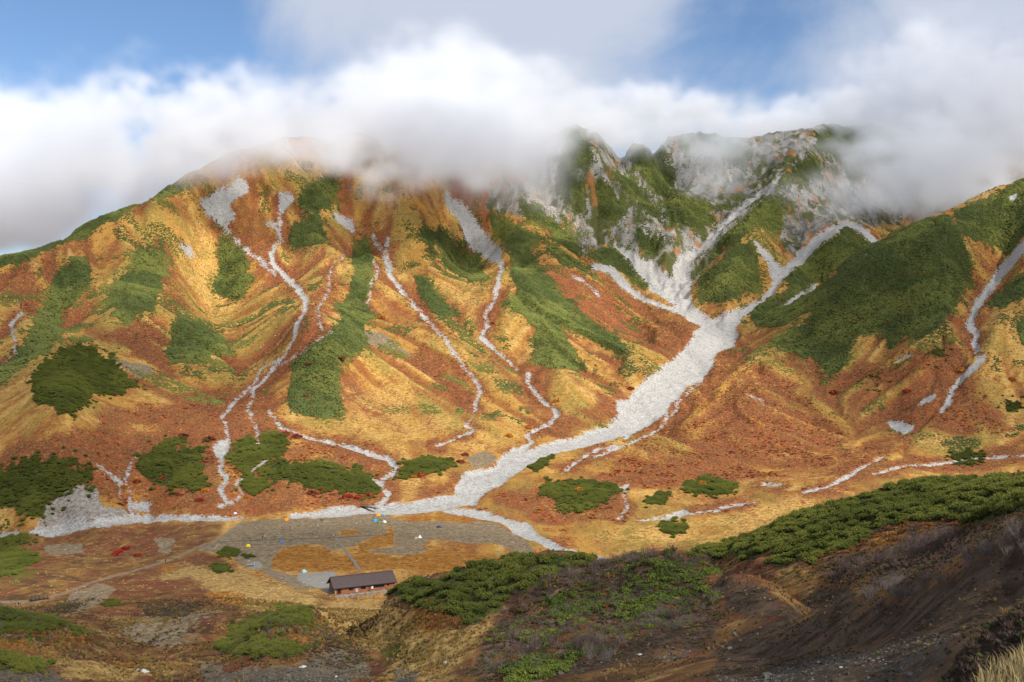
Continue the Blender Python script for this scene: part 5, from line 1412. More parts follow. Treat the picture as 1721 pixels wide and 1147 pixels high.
for i, (nm, polys) in enumerate(THICKETS + NEAR_THICKETS):
    rr_, cc_ = np.nonzero(patch_id == i)
    if len(rr_) == 0:
        continue
    w_ = np.s_[max(rr_.min() - 14, 0):rr_.max() + 15, max(cc_.min() - 14, 0):cc_.max() + 15]
    mask = patch_id[w_] == i
    edge = blur(mask.astype(np.float32), 9)
    wg = sstep(0.16, 0.42, edge + EDGE_N[w_]) * (edge > 0.05) * (m_scree[w_] < 0.4) * (inv_vis[w_] | (DD[w_] < 345))
    wg = np.maximum(wg, 0.14 * (edge > 0.003) * (EDGE_N[w_] > 0.10) * (m_scree[w_] < 0.3) * inv_vis[w_])     # stray bushes round the edge
    near = i >= NT
    dm = float(DD[w_][mask].mean())
    sp = 1.25 if dm > 1300 else 1.0 if dm > 820 else 1.5 if dm > 500 else 1.0
    if near:
        sp = 0.9
    wfull = np.zeros(DD.shape, np.float32); wfull[w_] = wg * LOOSE_N[w_]
    pts, r = sample(wfull > 0.01, sp, 100 + i, wgt=wfull, win=w_)
    if len(pts) == 0:
        continue
    big = fbm(pts[:, 0] / (sp * 5), pts[:, 1] / (sp * 5), 2, 77)
    if dm > 820:
        sz = sp * (0.5 + 0.5 * r.random(len(pts))) * (0.55 + 0.9 * big)
        pts[:, 2] += sz * 0.25
    else:
        sz = sp * r.uniform(0.6, 1.15, len(pts)) * (0.45 + 1.1 * big)
    scatter_obj("pine_thicket", pts, sz, GT_FAR if dm > 820 else GT_PINE, THICKET_LABEL[nm])

def mask_of(polys, dmin, dmax):
    m = np.zeros(DD.shape, bool)
    for p in polys:
        m |= inpoly(QX, QY, p) & (DD > dmin) & (DD < dmax)
    return m
def thin(pts, dist):
    grid = {}; keep = []
    for i in range(len(pts)):
        x, y = pts[i, 0], pts[i, 1]; kx, ky = int(x // dist), int(y // dist)
        if any((x - a) ** 2 + (y - b) ** 2 < dist ** 2 for dx in (-1, 0, 1) for dy in (-1, 0, 1) for a, b in grid.get((kx + dx, ky + dy), ())):
            continue
        grid.setdefault((kx, ky), []).append((x, y)); keep.append(i)
    return np.array(keep, int)

leaf_meshes = [leafy_shrub_mesh("leafy_shrub_%s" % c, 60 + i, M_LEAF, 260, 0.5, 0.13) for i, c in enumerate("abc")]
rust_meshes = [leafy_shrub_mesh("rust_shrub_%s" % c, 70 + i, M_RUSTL, 200, 0.5, 0.12) for i, c in enumerate("ab")]
bare_meshes = [bare_shrub_mesh("bare_shrub_%s" % c, 80 + i, M_TWIG) for i, c in enumerate("abc")]
bare_dark = [bare_shrub_mesh("bare_shrub_dark_%s" % c, 90 + i, M_TWIG_D) for i, c in enumerate("abc")]

def shrub_field(polys, dmin, dmax, spacing, meshes, size, seed, name, label, cat, group, limit=300):
    pts, r = sample(mask_of(polys, dmin, dmax) & vis, spacing * 0.6, seed)
    if len(pts) == 0:
        return
    pts = pts[r.permutation(len(pts))]
    pts = pts[thin(pts, spacing)][:limit]
    for p in pts:
        put_obj(name, meshes[r.integers(len(meshes))], tuple(p), float(r.uniform(*size)), float(r.uniform(0, 6.28)), label, cat, group, (r.uniform(-.2, .2), r.uniform(-.2, .2)))

shrub_field([M1((1180, 220), (1350, 150), (1560, 150), (1720, 160), (1720, 340), (1560, 370), (1450, 380), (1380, 460), (1180, 500), (1130, 480), (1200, 330)), M1((560, 780), (700, 710), (850, 690), (980, 660), (960, 700), (760, 800), (600, 850), (470, 850)), M1((620, 560), (760, 540), (740, 640), (620, 660)), M1((700, 390), (860, 340), (1060, 380), (1060, 430), (900, 470), (760, 480))],
            60, 260, 1.35, leaf_meshes, (0.75, 1.45), 601, "leafy_shrub", "low bright green leafy shrub on the top of the middle mound", "shrub", "green shrubs on the middle mound", 260)
shrub_field([M1((560, 360), (760, 260), (1000, 190), (1250, 110), (1500, 80), (1700, 120), (1640, 160), (1350, 140), (1150, 220), (1060, 340), (860, 330), (680, 420), (480, 520), (440, 480)), M1((600, 640), (760, 600), (1120, 620), (1180, 660), (1000, 700), (850, 660), (640, 720))],
            60, 260, 1.5, bare_dark, (0.8, 1.5), 602, "bare_shrub", "leafless dark twiggy shrub along the crest of the middle mound", "shrub", "bare shrubs on the middle mound", 120)
shrub_field([M1((1380, 390), (1600, 440), (1540, 560), (1330, 560), (1290, 480)), M1((980, 690), (1200, 600), (1260, 620), (1120, 700), (1040, 760))],
            50, 200, 1.3, bare_meshes, (0.7, 1.3), 603, "bare_shrub", "pale leafless shrub on the steep brown flank of the middle mound", "shrub", "pale bare shrubs on the mound flank", 30)
shrub_field([R1((1250, 560), (1400, 480), (1560, 410), (1720, 300), (1820, 250), (1820, 440), (1720, 460), (1560, 470), (1450, 500), (1300, 560), (1000, 680), (880, 720), (860, 680), (1000, 620))],
            40, 125, 0.6, bare_meshes, (0.4, 0.85), 604, "bare_shrub", "silvery leafless shrub along the crest of the dark slope", "shrub", "silvery bare shrubs on the dark slope", 50)
shrub_field([R1((830, 460), (1000, 390), (1160, 330), (1330, 320), (1420, 350), (1300, 420), (1150, 480), (950, 500)), R1((560, 510), (800, 500), (860, 560), (700, 590), (560, 570))],
            125, 215, 1.5, bare_dark, (0.9, 1.7), 605, "bare_shrub", "brown leafless shrub in the gully below the pine bank", "shrub", "bare shrubs in the gully", 70)
shrub_field([R1((860, 330), (1000, 260), (1150, 290), (1350, 260), (1600, 240), (1500, 270), (1200, 320), (1000, 350), (900, 390), (560, 450), (700, 410)), M1((0, 420), (120, 370), (180, 470), (300, 500), (200, 560), (60, 540)), M1((780, 600), (900, 560), (1050, 540), (980, 600), (850, 650))],
            100, 260, 1.8, rust_meshes, (0.7, 1.3), 606, "autumn_shrub", "rust coloured low shrub beside the green banks", "shrub", "rusty shrubs beside the green banks", 110)
shrub_field([L2((430, 300), (640, 260), (780, 300), (640, 330), (500, 340)), L2((80, 520), (300, 520), (560, 560), (400, 580), (120, 560)), L1((0, 340), (200, 360), (500, 340), (660, 380), (400, 360), (0, 400))],
            120, 280, 1.4, bare_meshes, (0.6, 1.0), 607, "bare_shrub", "grey leafless shrub on the small mounds, lower left", "shrub", "bare shrubs on the small left mounds", 25)
shrub_field([L1((30, 400), (250, 380), (500, 370), (700, 390), (780, 440), (560, 490), (300, 430))],
            120, 280, 1.7, rust_meshes, (0.7, 1.2), 608, "autumn_shrub", "orange-brown low shrub below the thicket, lower left", "shrub", "rusty shrubs on the left mound", 70)

# the rest of the low scrub on the mound reads as one cover
scrub_gt = scatter_tree("scatter_scrub", shape_coll("scrub_shapes", bare_dark[:2] + [leaf_meshes[0], rust_meshes[0], bare_meshes[0], leaf_meshes[1]]))
_mm = mask_of([M1((480, 500), (700, 330), (900, 200), (1100, 130), (1450, 90), (1700, 120), (1720, 420), (1600, 520), (1330, 540), (1180, 640), (830, 700), (600, 780), (420, 800), (400, 640))], 60, 260) & vis
pts, r = sample(_mm, 1.15, 640, wgt=0.35 + 1.2 * (fbm(XX / 5, YY / 5, 2, 641) > 0.5))
scatter_obj("undergrowth", pts, r.uniform(0.4, 0.95, len(pts)), scrub_gt, "mixed brown and green low scrub covering the middle mound")
_mm = mask_of([L2((340, 320), (640, 170), (880, 240), (1080, 420), (820, 500), (560, 570), (80, 540)), L1((-60, 240), (350, 270), (700, 390), (800, 440), (560, 500), (0, 480))], 120, 290) & vis
pts, r = sample(_mm, 1.3, 642, wgt=0.3 + 1.2 * (fbm(XX / 5, YY / 5, 2, 643) > 0.5))
scatter_obj("undergrowth", pts, r.uniform(0.4, 0.85, len(pts)), scrub_gt, "mixed low scrub on the small mounds, lower left")

# bright autumn bushes of the valley, placed as the photograph shows them
red_m = [leafy_shrub_mesh("red_bush_%s" % c, 110 + i, M_REDL, 150, 0.7, 0.2) for i, c in enumerate("ab")]
org_m = [leafy_shrub_mesh("orange_bush_%s" % c, 120 + i, M_ORGL, 150, 0.8, 0.2) for i, c in enumerate("ab")]
crim_m = [leafy_shrub_mesh("crimson_bush_%s" % c, 130 + i, M_DRDL, 150, 0.6, 0.2) for i, c in enumerate("ab")]
BUSHES = [   # photo x, y, radius px, colour, label
    (200, 930, 9, 'r', "scarlet bush left of the camp, leftmost of a bright red pair"), (211, 924, 8, 'r', "scarlet bush left of the camp, upper of the large red clump"), (193, 934, 7, 'r', "scarlet bush at the lower left end of the red clump left of the camp"),
    (232, 935, 7, 'r', "small separate scarlet bush just right of the red clump left of the camp"), (230, 811, 7, 'r', "red bush on the left flank of the dark thicket above the river"), (274, 805, 6, 'r', "red bush inside the dark thicket above the camp"),
    (335, 842, 7, 'r', "low red bush beside the lower left stream"), (208, 820, 6, 'o', "orange bush beside the narrow stream near the cutbank"), (343, 827, 7, 'o', "orange bush below the dark thicket near the stream"),
    (309, 734, 8, 'c', "dull crimson bush above the dark thicket, left"), (352, 740, 10, 'c', "dull crimson bush left of the stream fork"), (478, 731, 8, 'r', "red bush near the small loose thicket"), (499, 736, 9, 'c', "crimson bush right of the small loose thicket"),
    (415, 837, 5, 'o', "small orange bush at the stream mouth"), (525, 830, 9, 'c', "dark crimson bush at the foot of the long low thicket"), (542, 824, 6, 'r', "red bush at the foot of the long low thicket"), (584, 837, 9, 'r', "scarlet bush under the right half of the long low thicket"),
    (603, 838, 8, 'r', "red bush second from the right end of the long low thicket"), (621, 834, 7, 'r', "red bush at the right end of the long low thicket"), (708, 801, 8, 'r', "orange-red bush under the small thicket left of the stony river"), (695, 803, 6, 'o', "orange bush under the small thicket left of the stony river"),
    (774, 778, 8, 'c', "crimson bush at the right tip of the small thicket by the stony river"), (781, 766, 7, 'c', "crimson bush above the tan slump by the stony river"), (907, 858, 5, 'o', "small bright orange bush on the slope right of the river mouth"), (973, 826, 8, 'o', "yellow-orange bush inside the L-shaped thicket"),
    (518, 614, 6, 'c', "red bush on the upper spur thicket"), (572, 606, 8, 'c', "red bush on the right edge of the spur thicket"), (514, 668, 6, 'c', "red bush in the lower spur thicket"), (1142, 885, 8, 'c', "reddish bush on the round thicket of the golden flat"),
    (1402, 662, 8, 'r', "red bush below the huge dark thicket on the right"), (1616, 624, 7, 'o', "orange bush left of the right-hand stream"), (1649, 595, 6, 'o', "orange bush right of the right-hand stream"), (1524, 660, 7, 'r', "red bush between the huge thicket and the right-hand stream"),
    (227, 642, 6, 'c', "red bush at the right end of the thicket on the knoll"), (1060, 655, 6, 'r', "red bush on the left bank of the stony river"), (935, 676, 6, 'o', "orange bush left of the lower middle stream"), (640, 536, 7, 'o', "orange bush below the slanting thicket in the middle"), (827, 545, 5, 'r', "small red bush beside the middle stream"),
    (1180, 815, 7, 'o', "orange bush at the right end of the tapering thicket"), (1700, 640, 7, 'o', "orange bush near the right edge"), (890, 720, 7, 'o', "orange bush on the red bank left of the stony river"), (855, 735, 7, 'o', "orange bush further down the red bank left of the stony river"),
]
for px, py, rp, c, lab in BUSHES:
    try:
        x, y, z = place(px, py, 345, 1500)
    except ValueError:
        continue
    me = random.choice({'r': red_m, 'o': org_m, 'c': crim_m}[c])
    put_obj("autumn_bush", me, (x, y, z - 0.1), rp * y / F * 1.05, random.uniform(0, 6.28), lab, "bush", "bright autumn bushes")

# small green patches and strips between the larger thickets
_sm = sstep(0.57, 0.64, fbm(XX / 30, YY / 30, 3, 951) * 0.65 + (0.5 + licB * 0.16) * 0.35) * (m_green < 0.5) * (m_scree < 0.3) * (m_stream < 0.3) * inv_vis * (DD > 780) * (DD < 1900) * (PP > -60) * (PP < 1790) * (1 - 0.7 * m_straw) * (fill(zero(), FOOT_POLY, FARL) < 0.5)
pts, r = sample(_sm > 0.05, 1.5, 952, wgt=_sm * 0.8)
scatter_obj("pine_thicket", pts, 1.5 * r.uniform(0.35, 0.75, len(pts)), GT_FAR, "small scattered strips of creeping pine all over the slopes")

# loose heath shrubs over the slopes: nobody could count them
M_HEATH = foliage_mat("heath", (0.075, 0.028, 0.016), (0.17, 0.060, 0.026), (0.26, 0.135, 0.040), (0.09, 0.095, 0.026), 0.25, 0.02)
M_TUSS = foliage_mat("grass_tussocks", (0.22, 0.125, 0.035), (0.40, 0.245, 0.065), (0.52, 0.36, 0.12), None, 0, 0.02)
heath_gt = scatter_tree("scatter_heath", shape_coll("heath_shapes", [clump_mesh("heath_clump_a", M_HEATH, 21, 1), clump_mesh("heath_clump_b", M_HEATH, 22, 1)]))
tuss_gt = scatter_tree("scatter_tussock", shape_coll("tussock_shapes", [clump_mesh("tussock_a", M_TUSS, 23, 1, 0.5)]))
free = (m_scree < 0.3) & (m_green < 0.5) & (m_gravel < 0.4) & (m_yard < 0.5) & (m_cut < 0.5) & (m_path < 0.4)
inv_ = vis | np.roll(vis, 6, 0)
pts, r = sample(free & inv_ & (DD > 345) & (DD < 1700) & (PP > -60) & (PP < 1790), 4.2, 700, wgt=(0.25 + 1.6 * blur(m_red, 3)) * np.where(rock_k > 0.5, 0.3, 1.0))
sz = r.uniform(0.35, 0.9, len(pts)) * np.clip(pts[:, 1] / 900, 0.55, 1.2)
scatter_obj("heath", pts, sz, heath_gt, "reddish heath shrubs speckled over the slopes")
pts, r = sample(free & inv_ & (DD > 345) & (DD < 1500) & (PP > -60) & (PP < 1790), 4.4, 701, wgt=0.4 + 1.2 * blur(m_straw, 3))
sz = r.uniform(0.3, 0.75, len(pts)) * np.clip(pts[:, 1] / 900, 0.55, 1.2)
scatter_obj("dry_grass", pts, sz, tuss_gt, "golden dry grass tussocks over the slopes and the valley floor")

M_REDH = foliage_mat("red_heath", (0.13, 0.022, 0.016), (0.25, 0.036, 0.022), (0.34, 0.10, 0.03), (0.46, 0.17, 0.03), 0.25, 0.05)
redh_gt = scatter_tree("scatter_red_heath", shape_coll("red_heath_shapes", [leafy_shrub_mesh("red_heath_a", 25, M_REDH, 70, 0.55, 0.24), leafy_shrub_mesh("red_heath_b", 26, M_REDH, 70, 0.55, 0.24)]))
foot = fill(zero(), FOOT_POLY, FARL, 1.0, loose=True)
pts, r = sample(free & inv_ & (DD > 345) & (DD < 1250), 6.5, 702, wgt=(2.2 * foot + 0.7 * m_red) * (fbm(XX / 16, YY / 16, 2, 955) > 0.52))
scatter_obj("heath", pts, r.uniform(0.5, 1.25, len(pts)), redh_gt, "small crimson and orange shrubs at the foot of the slopes")

# tufts on the near hillside: dry grass and low dark heath
def tuft_mesh(name, seed, mat, n=26, h=(0.5, 1.1), lean_=0.6):
    r_ = random.Random(seed); V, Fc = [], []
    for k in range(n):
        a = r_.uniform(0, 6.28); rr = r_.uniform(0, 0.35); L_ = r_.uniform(*h); ln = r_.uniform(0.1, lean_)
        b = Vector((math.cos(a), math.sin(a), 0)); w = Vector((-b.y, b.x, 0)) * 0.05; p = b * rr
        m_ = p + Vector((0, 0, L_ * 0.6)) + b * L_ * ln * 0.35; t_ = p + Vector((0, 0, L_ * (1 - 0.35 * ln))) + b * L_ * ln
        s = len(V); V += [p - w, p + w, m_ + w * 0.8, m_ - w * 0.8, t_]; Fc += [[s, s + 1, s + 2, s + 3], [s + 3, s + 2, s + 4]]
    return mesh_from(name, V, Fc, [mat])
M_TUFT = foliage_mat("straw_tufts", (0.16, 0.095, 0.030), (0.30, 0.19, 0.060), (0.42, 0.29, 0.10), None, 0, 0.06)
M_LOWH = foliage_mat("low_heath", (0.060, 0.042, 0.032), (0.135, 0.090, 0.066), (0.17, 0.115, 0.070), (0.10, 0.115, 0.030), 0.25, 0.06)
M_MOSS = foliage_mat("low_green", (0.045, 0.055, 0.014), (0.085, 0.095, 0.022), (0.14, 0.13, 0.032), None, 0, 0.06)
tuft_gt = scatter_tree("scatter_tufts", shape_coll("tuft_shapes", [tuft_mesh("straw_tuft_a", 1, M_TUFT), tuft_mesh("straw_tuft_b", 2, M_TUFT)]))
lowh_gt = scatter_tree("scatter_low_heath", shape_coll("low_heath_shapes", [tuft_mesh("low_heath_a", 3, M_LOWH, 34, (0.4, 0.8), 1.0), tuft_mesh("low_heath_b", 4, M_LOWH, 40, (0.3, 0.9), 0.8)]))
moss_gt = scatter_tree("scatter_low_green", shape_coll("low_green_shapes", [tuft_mesh("low_green_a", 5, M_MOSS, 40, (0.3, 0.6), 1.2), tuft_mesh("low_green_b", 6, M_MOSS, 34, (0.4, 0.8), 1.0)]))
nz_a = fbm(XX / 6, YY / 6, 3, 801); nz_b = fbm(XX / 9, YY / 9, 3, 802)
nearm = vis & (DD > 11) & (DD < 345) & (PP > -40) & (PP < 1770) & (m_green < 0.5) & (m_path < 0.4)
dsz = lambda p: np.clip(p[:, 1] / 150, 0.35, 1.5)
pts, r = sample(nearm, 1.15, 730, wgt=(blur(m_straw, 4) * 1.6 + 0.35 * (nz_a > 0.52) + 0.5 * blur(m_rust, 3)) * np.where(m_dark > 0.5, 0.4, 1) * np.where(m_ngravel > 0.5, 0.5, 1) * np.clip((95 / DD) ** 1.5, 0.9, 9))
scatter_obj("dry_grass", pts, r.uniform(0.25, 0.6, len(pts)) * dsz(pts), tuft_gt, "straw coloured grass tufts on the near hillside")
pts, r = sample(nearm, 1.0, 731, wgt=(blur(m_heath, 4) * 3.5 + 0.8 * (nz_b > 0.52) + 0.5 * m_dark * (nz_a > 0.42)) * np.where(m_ngravel > 0.5, 0.5, 1) * np.clip((95 / DD) ** 1.5, 0.6, 9))
scatter_obj("heath", pts, r.uniform(0.22, 0.55, len(pts)) * dsz(pts), lowh_gt, "low dark brown heath on the near hillside")
pts, r = sample(nearm, 1.3, 732, wgt=(blur(m_olive, 4) * 2 + 0.5 * (fbm(XX / 7, YY / 7, 3, 803) > 0.56) + 0.9 * m_heath * (fbm(XX / 8, YY / 8, 3, 804) > 0.52)) * np.where(m_dark > 0.5, 0.35, 1) * np.clip(110 / DD, 0.6, 3))
scatter_obj("ground_cover", pts, r.uniform(0.2, 0.5, len(pts)) * dsz(pts), moss_gt, "low green ground cover on the near hillside")

# stones
M_STONE = flat_mat("pale_stone", (0.30, 0.285, 0.265), (0.62, 0.60, 0.57), 0.9, 1.5)
M_STONE_D = flat_mat("grey_stone", (0.05, 0.045, 0.039), (0.19, 0.175, 0.155), 0.9, 2.5)
def rock_mesh(name, seed, mat, sub=1):
    r_ = random.Random(seed); bm = bmesh.new(); bmesh.ops.create_icosphere(bm, subdivisions=sub, radius=1.0)
    sx_, sy_, sz_ = r_.uniform(0.8, 1.3), r_.uniform(0.7, 1.1), r_.uniform(0.5, 0.85)
    ps = [(Vector((r_.uniform(-1, 1), r_.uniform(-1, 1), r_.uniform(-1, 1))).normalized(), r_.uniform(0.55, 0.85)) for _ in range(9)]
    for v in bm.verts:
        for n_, d_ in ps:       # knock off corners to flat facets
            k = v.co.dot(n_) - d_
            if k > 0:
                v.co -= n_ * k
        v.co = Vector((v.co.x * sx_, v.co.y * sy_, v.co.z * sz_)) * r_.uniform(0.94, 1.06)
    me = bpy.data.meshes.new(name); bm.to_mesh(me); bm.free(); me.materials.append(mat)
    return me
stone_gt = scatter_tree("scatter_stones", shape_coll("stone_shapes", [rock_mesh("stone_" + c, 30 + i, M_STONE) for i, c in enumerate("abc")]))
stone_d_gt = scatter_tree("scatter_grey_stones", shape_coll("grey_stone_shapes", [rock_mesh("grey_stone_" + c, 35 + i, M_STONE_D, 2) for i, c in enumerate("abc")]))
pts, r = sample((m_scree > 0.6) & inv_ & (DD < 1300) & (PP > -60) & (PP < 1790), 1.8, 710)
sz = 0.14 + 0.62 * r.random(len(pts)) ** 4
sz *= np.clip(pts[:, 1] / 800, 0.6, 1.2)
scatter_obj("gravel", pts, sz, stone_gt, "pale boulders and cobbles filling the stream beds")
pts, r = sample((m_gravel > 0.5) & vis & (DD > 345) & (DD < 700), 4.5, 711)
scatter_obj("gravel", pts, 0.10 + 0.22 * r.random(len(pts)) ** 2, stone_gt, "small white stones scattered on the camp ground")
gm = ((m_ngravel > 0.5) | (m_dark > 0.5)) & vis & (DD > 14) & (DD < 330)
pts, r = sample(gm, 1.0, 712, wgt=np.where(m_ngravel > 0.5, 5.0, 0.35) * np.clip(120 / DD, 0.5, 6))
sz = (0.025 + 0.11 * r.random(len(pts)) ** 5) * np.clip(pts[:, 1] / 60, 0.5, 2.0)
scatter_obj("gravel", pts, sz, stone_d_gt, "grey rubble on the dark slope and in the near gully")
pts, r = sample((m_cut > 0.6) & vis, 1.3, 713)
scatter_obj("gravel", pts, 0.12 + 0.3 * r.random(len(pts)) ** 3, stone_d_gt, "stones sticking out of the grey cutbank")

boulders = [rock_mesh("boulder_" + c, 50 + i, M_STONE if i < 2 else M_STONE_D, 3) for i, c in enumerate("abcd")]
for px, py, rp, lab in ((509, 1122, 7, "pale boulder on the red-brown front of the small left mound"), (231, 1127, 5, "white boulder, left of a pair on the gully floor"), (243, 1131, 8, "white boulder, larger of a pair on the gully floor"), (37, 1129, 5, "pale round boulder in the lower left corner"),
                        (564, 1138, 4, "small white boulder at the bottom edge below the left mound"), (1290, 1139, 11, "large grey boulder at the bottom edge of the dark slope"), (1376, 1114, 5, "small white boulder on the dark slope"), (1236, 1067, 5, "grey boulder at the foot of the middle mound"),
                        (1226, 1091, 5, "grey boulder below the foot of the middle mound"), (1530, 1135, 7, "blue-grey boulder near the ledge at the bottom"), (1414, 1122, 4, "small pale boulder right of the white one on the dark slope"), (943, 1133, 6, "grey boulder at the bottom of the middle mound"),
                        (889, 1090, 7, "dark boulder half hidden in the shrubs of the middle mound"), (750, 1114, 5, "pale boulder on the yellow slope above the gully"), (720, 1143, 5, "grey boulder on the yellow slope at the bottom edge"), (585, 1067, 4, "grey boulder at the head of the small gully"),
                        (565, 1100, 5, "blue-grey boulder on the rubble right of the small mound"), (569, 1111, 5, "second blue-grey boulder on the rubble right of the small mound"), (684, 1115, 5, "dark boulder in the gully bed"), (1075, 1101, 5, "pale boulder below the bare shrubs of the mound")):
    try:
        x, y, z = place(px, py, 14, 330)
    except ValueError:
        continue
    put_obj("boulder", random.choice(boulders[:2] if "white" in lab or "pale" in lab else boulders[2:]), (x, y, z + 0.1 * rp * y / F), rp * y / F, random.uniform(0, 6.28), lab, "boulder", "boulders of the near hillside")

# grass on the ledge at the photographer's feet
M_GRASS = flat_mat("dry_blades", (0.26, 0.18, 0.07), (0.55, 0.43, 0.20), 0.8, 2.0)
V, Fc = [], []
rg = np.random.default_rng(5)
lm = inpoly(PP, PY, R1((1440, 1200), (1520, 1120), (1600, 1080), (1720, 1010), (2200, 980), (2200, 1300), (1440, 1300))) & (DD < 15)
pts, r = sample(lm, 0.055, 720, wgt=0.3 + 1.4 * (vnoise(XX / 0.6, YY / 0.6, 99) > 0.45))
for p in pts[:6500]:
    L_ = r.uniform(0.10, 0.32); a = r.uniform(0, 6.28); ln = r.uniform(0.1, 0.6)
    b = np.array([math.cos(a), math.sin(a), 0]); w = np.array([-b[1], b[0], 0]) * 0.0045
    m_ = p + np.array([0, 0, L_ * 0.6]) + b * L_ * ln * 0.3; t_ = p + np.array([0, 0, L_ * (1 - 0.3 * ln)]) + b * L_ * ln
    s = len(V); V += [p - w, p + w, m_ + w * 0.7, m_ - w * 0.7, t_]
    Fc += [[s, s + 1, s + 2, s + 3], [s + 3, s + 2, s + 4]]
if V:
    go_ = bpy.data.objects.new("grass", mesh_from("grass", V, Fc, [M_GRASS])); COL.objects.link(go_)
    go_["kind"] = "stuff"; go_["label"] = "pale dry grass on the ledge in the lower right corner"



# ------------------------------------------------------------------ camp: hut, tents, people, benches
def part(name, verts, faces, mat, parent, smooth=False):
    o = bpy.data.objects.new(name, mesh_from(name, verts, faces, [mat], None, smooth))
    COL.objects.link(o); o.parent = parent
    return o
def thing(name, loc, rz, label, cat, group=None):
    o = bpy.data.objects.new(name, None); o.location = loc; o.rotation_euler = (0, 0, rz)
    o.empty_display_size = 0.5
    o["label"] = label; o["category"] = cat
    if group:
        o["group"] = group
    COL.objects.link(o)
    return o
def box(x0, x1, y0, y1, z0, z1):
    v = [(x0, y0, z0), (x1, y0, z0), (x1, y1, z0), (x0, y1, z0), (x0, y0, z1), (x1, y0, z1), (x1, y1, z1), (x0, y1, z1)]
    f = [[0, 3, 2, 1], [4, 5, 6, 7], [0, 1, 5, 4], [1, 2, 6, 5], [2, 3, 7, 6], [3, 0, 4, 7]]
    return v, f
def boxes(lst):
    V, Fc = [], []
    for b in lst:
        v, f = box(*b); s = len(V); V += v; Fc += [[i + s for i in q] for q in f]
    return V, Fc

M_WALL = flat_mat("rust_red_siding", (0.25, 0.095, 0.048), (0.36, 0.15, 0.080), 0.85, 0.8)
M_ROOF = flat_mat("brown_metal_roof", (0.048, 0.034, 0.034), (0.085, 0.062, 0.060), 0.6, 1.2, 0.3)
M_GABLE = flat_mat("grey_brown_gable", (0.13, 0.085, 0.068), (0.19, 0.125, 0.10), 0.85, 1.5)
M_FRAME = flat_mat("dark_trim", (0.022, 0.018, 0.017), (0.04, 0.034, 0.03), 0.7, 2)
M_GREYP = flat_mat("grey_paint", (0.30, 0.31, 0.33), (0.42, 0.43, 0.45), 0.6, 2)
M_WHITE = flat_mat("white_paint", (0.62, 0.62, 0.60), (0.78, 0.78, 0.76), 0.6, 2)
M_WOOD = flat_mat("weathered_wood", (0.075, 0.058, 0.044), (0.17, 0.14, 0.11), 0.9, 3)
M_CONC = flat_mat("concrete", (0.24, 0.235, 0.22), (0.36, 0.35, 0.33), 0.9, 2)
_k = NT_("window_glass"); _p = _k.principled((0.012, 0.013, 0.015), 0.08, 0.5); M_GLASS = _k.m

hx, hy, hz = -66.2, 372.8, -95.0
HL, HD, HH, HR = 23.6, 8.2, 2.75, 5.6         # length, depth, eaves, ridge
yaw = math.atan2(10.4, 21.0)
cy_, sy_ = math.cos(yaw), math.sin(yaw)
def hut_world(lx, ly):
    return hx + lx * cy_ - ly * sy_, hy + lx * sy_ + ly * cy_
hut = thing("mountain_hut", (hx, hy, hz), yaw, "long rust-red hut with dark brown gabled metal roof beside the camp", "hut")
# walls with openings: list of openings along the front (x0, x1, z0, z1)
OPEN = [(0.75, 2.35, 0.10, 2.05), (5.3, 7.0, 1.05, 2.15), (7.9, 9.0, 0.05, 2.35), (10.0, 11.9, 1.0, 2.2), (14.6, 19.3, 1.0, 2.1), (20.4, 21.3, 1.25, 2.15)]
xs = sorted({0.0, HL} | {o[0] for o in OPEN} | {o[1] for o in OPEN})
bl = []
for a, b in zip(xs[:-1], xs[1:]):
    o = [q for q in OPEN if q[0] <= a + 1e-6 and q[1] >= b - 1e-6]
    if o:
        bl += [(a, b, 0, 0.18, -1.0, o[0][2]), (a, b, 0, 0.18, o[0][3], HH)]
    else:
        bl.append((a, b, 0, 0.18, -1.0, HH))
bl += [(0.18, HL - 0.18, HD - 0.18, HD, -1.0, HH), (HL - 0.18, HL, 0.18, HD - 0.18, -1.0, HH)]
front = part("wall", *boxes(bl), M_WALL, hut)
# left gable wall, darker and greyer than the front
v = [(0, 0.18, -1), (0, HD, -1), (0, HD, HH), (0, HD / 2, HR - 0.15), (0, 0.18, HH), (0.18, 0.18, -1), (0.18, HD, -1), (0.18, HD, HH), (0.18, HD / 2, HR - 0.15), (0.18, 0.18, HH)]
part("gable_wall", v, [[0, 4, 3, 2, 1], [5, 6, 7, 8, 9], [0, 5, 9, 4], [4, 9, 8, 3], [3, 8, 7, 2], [2, 7, 6, 1], [1, 6, 5, 0]], M_GABLE, hut)["label"] = "grey-brown gable"
v = [(HL - 0.18, 0, HH), (HL - 0.18, HD, HH), (HL - 0.18, HD / 2, HR - 0.15), (HL, 0, HH), (HL, HD, HH), (HL, HD / 2, HR - 0.15)]
part("gable_wall", v, [[0, 1, 2], [3, 5, 4], [0, 3, 4, 1], [1, 4, 5, 2], [2, 5, 3, 0]], M_GABLE, hut)
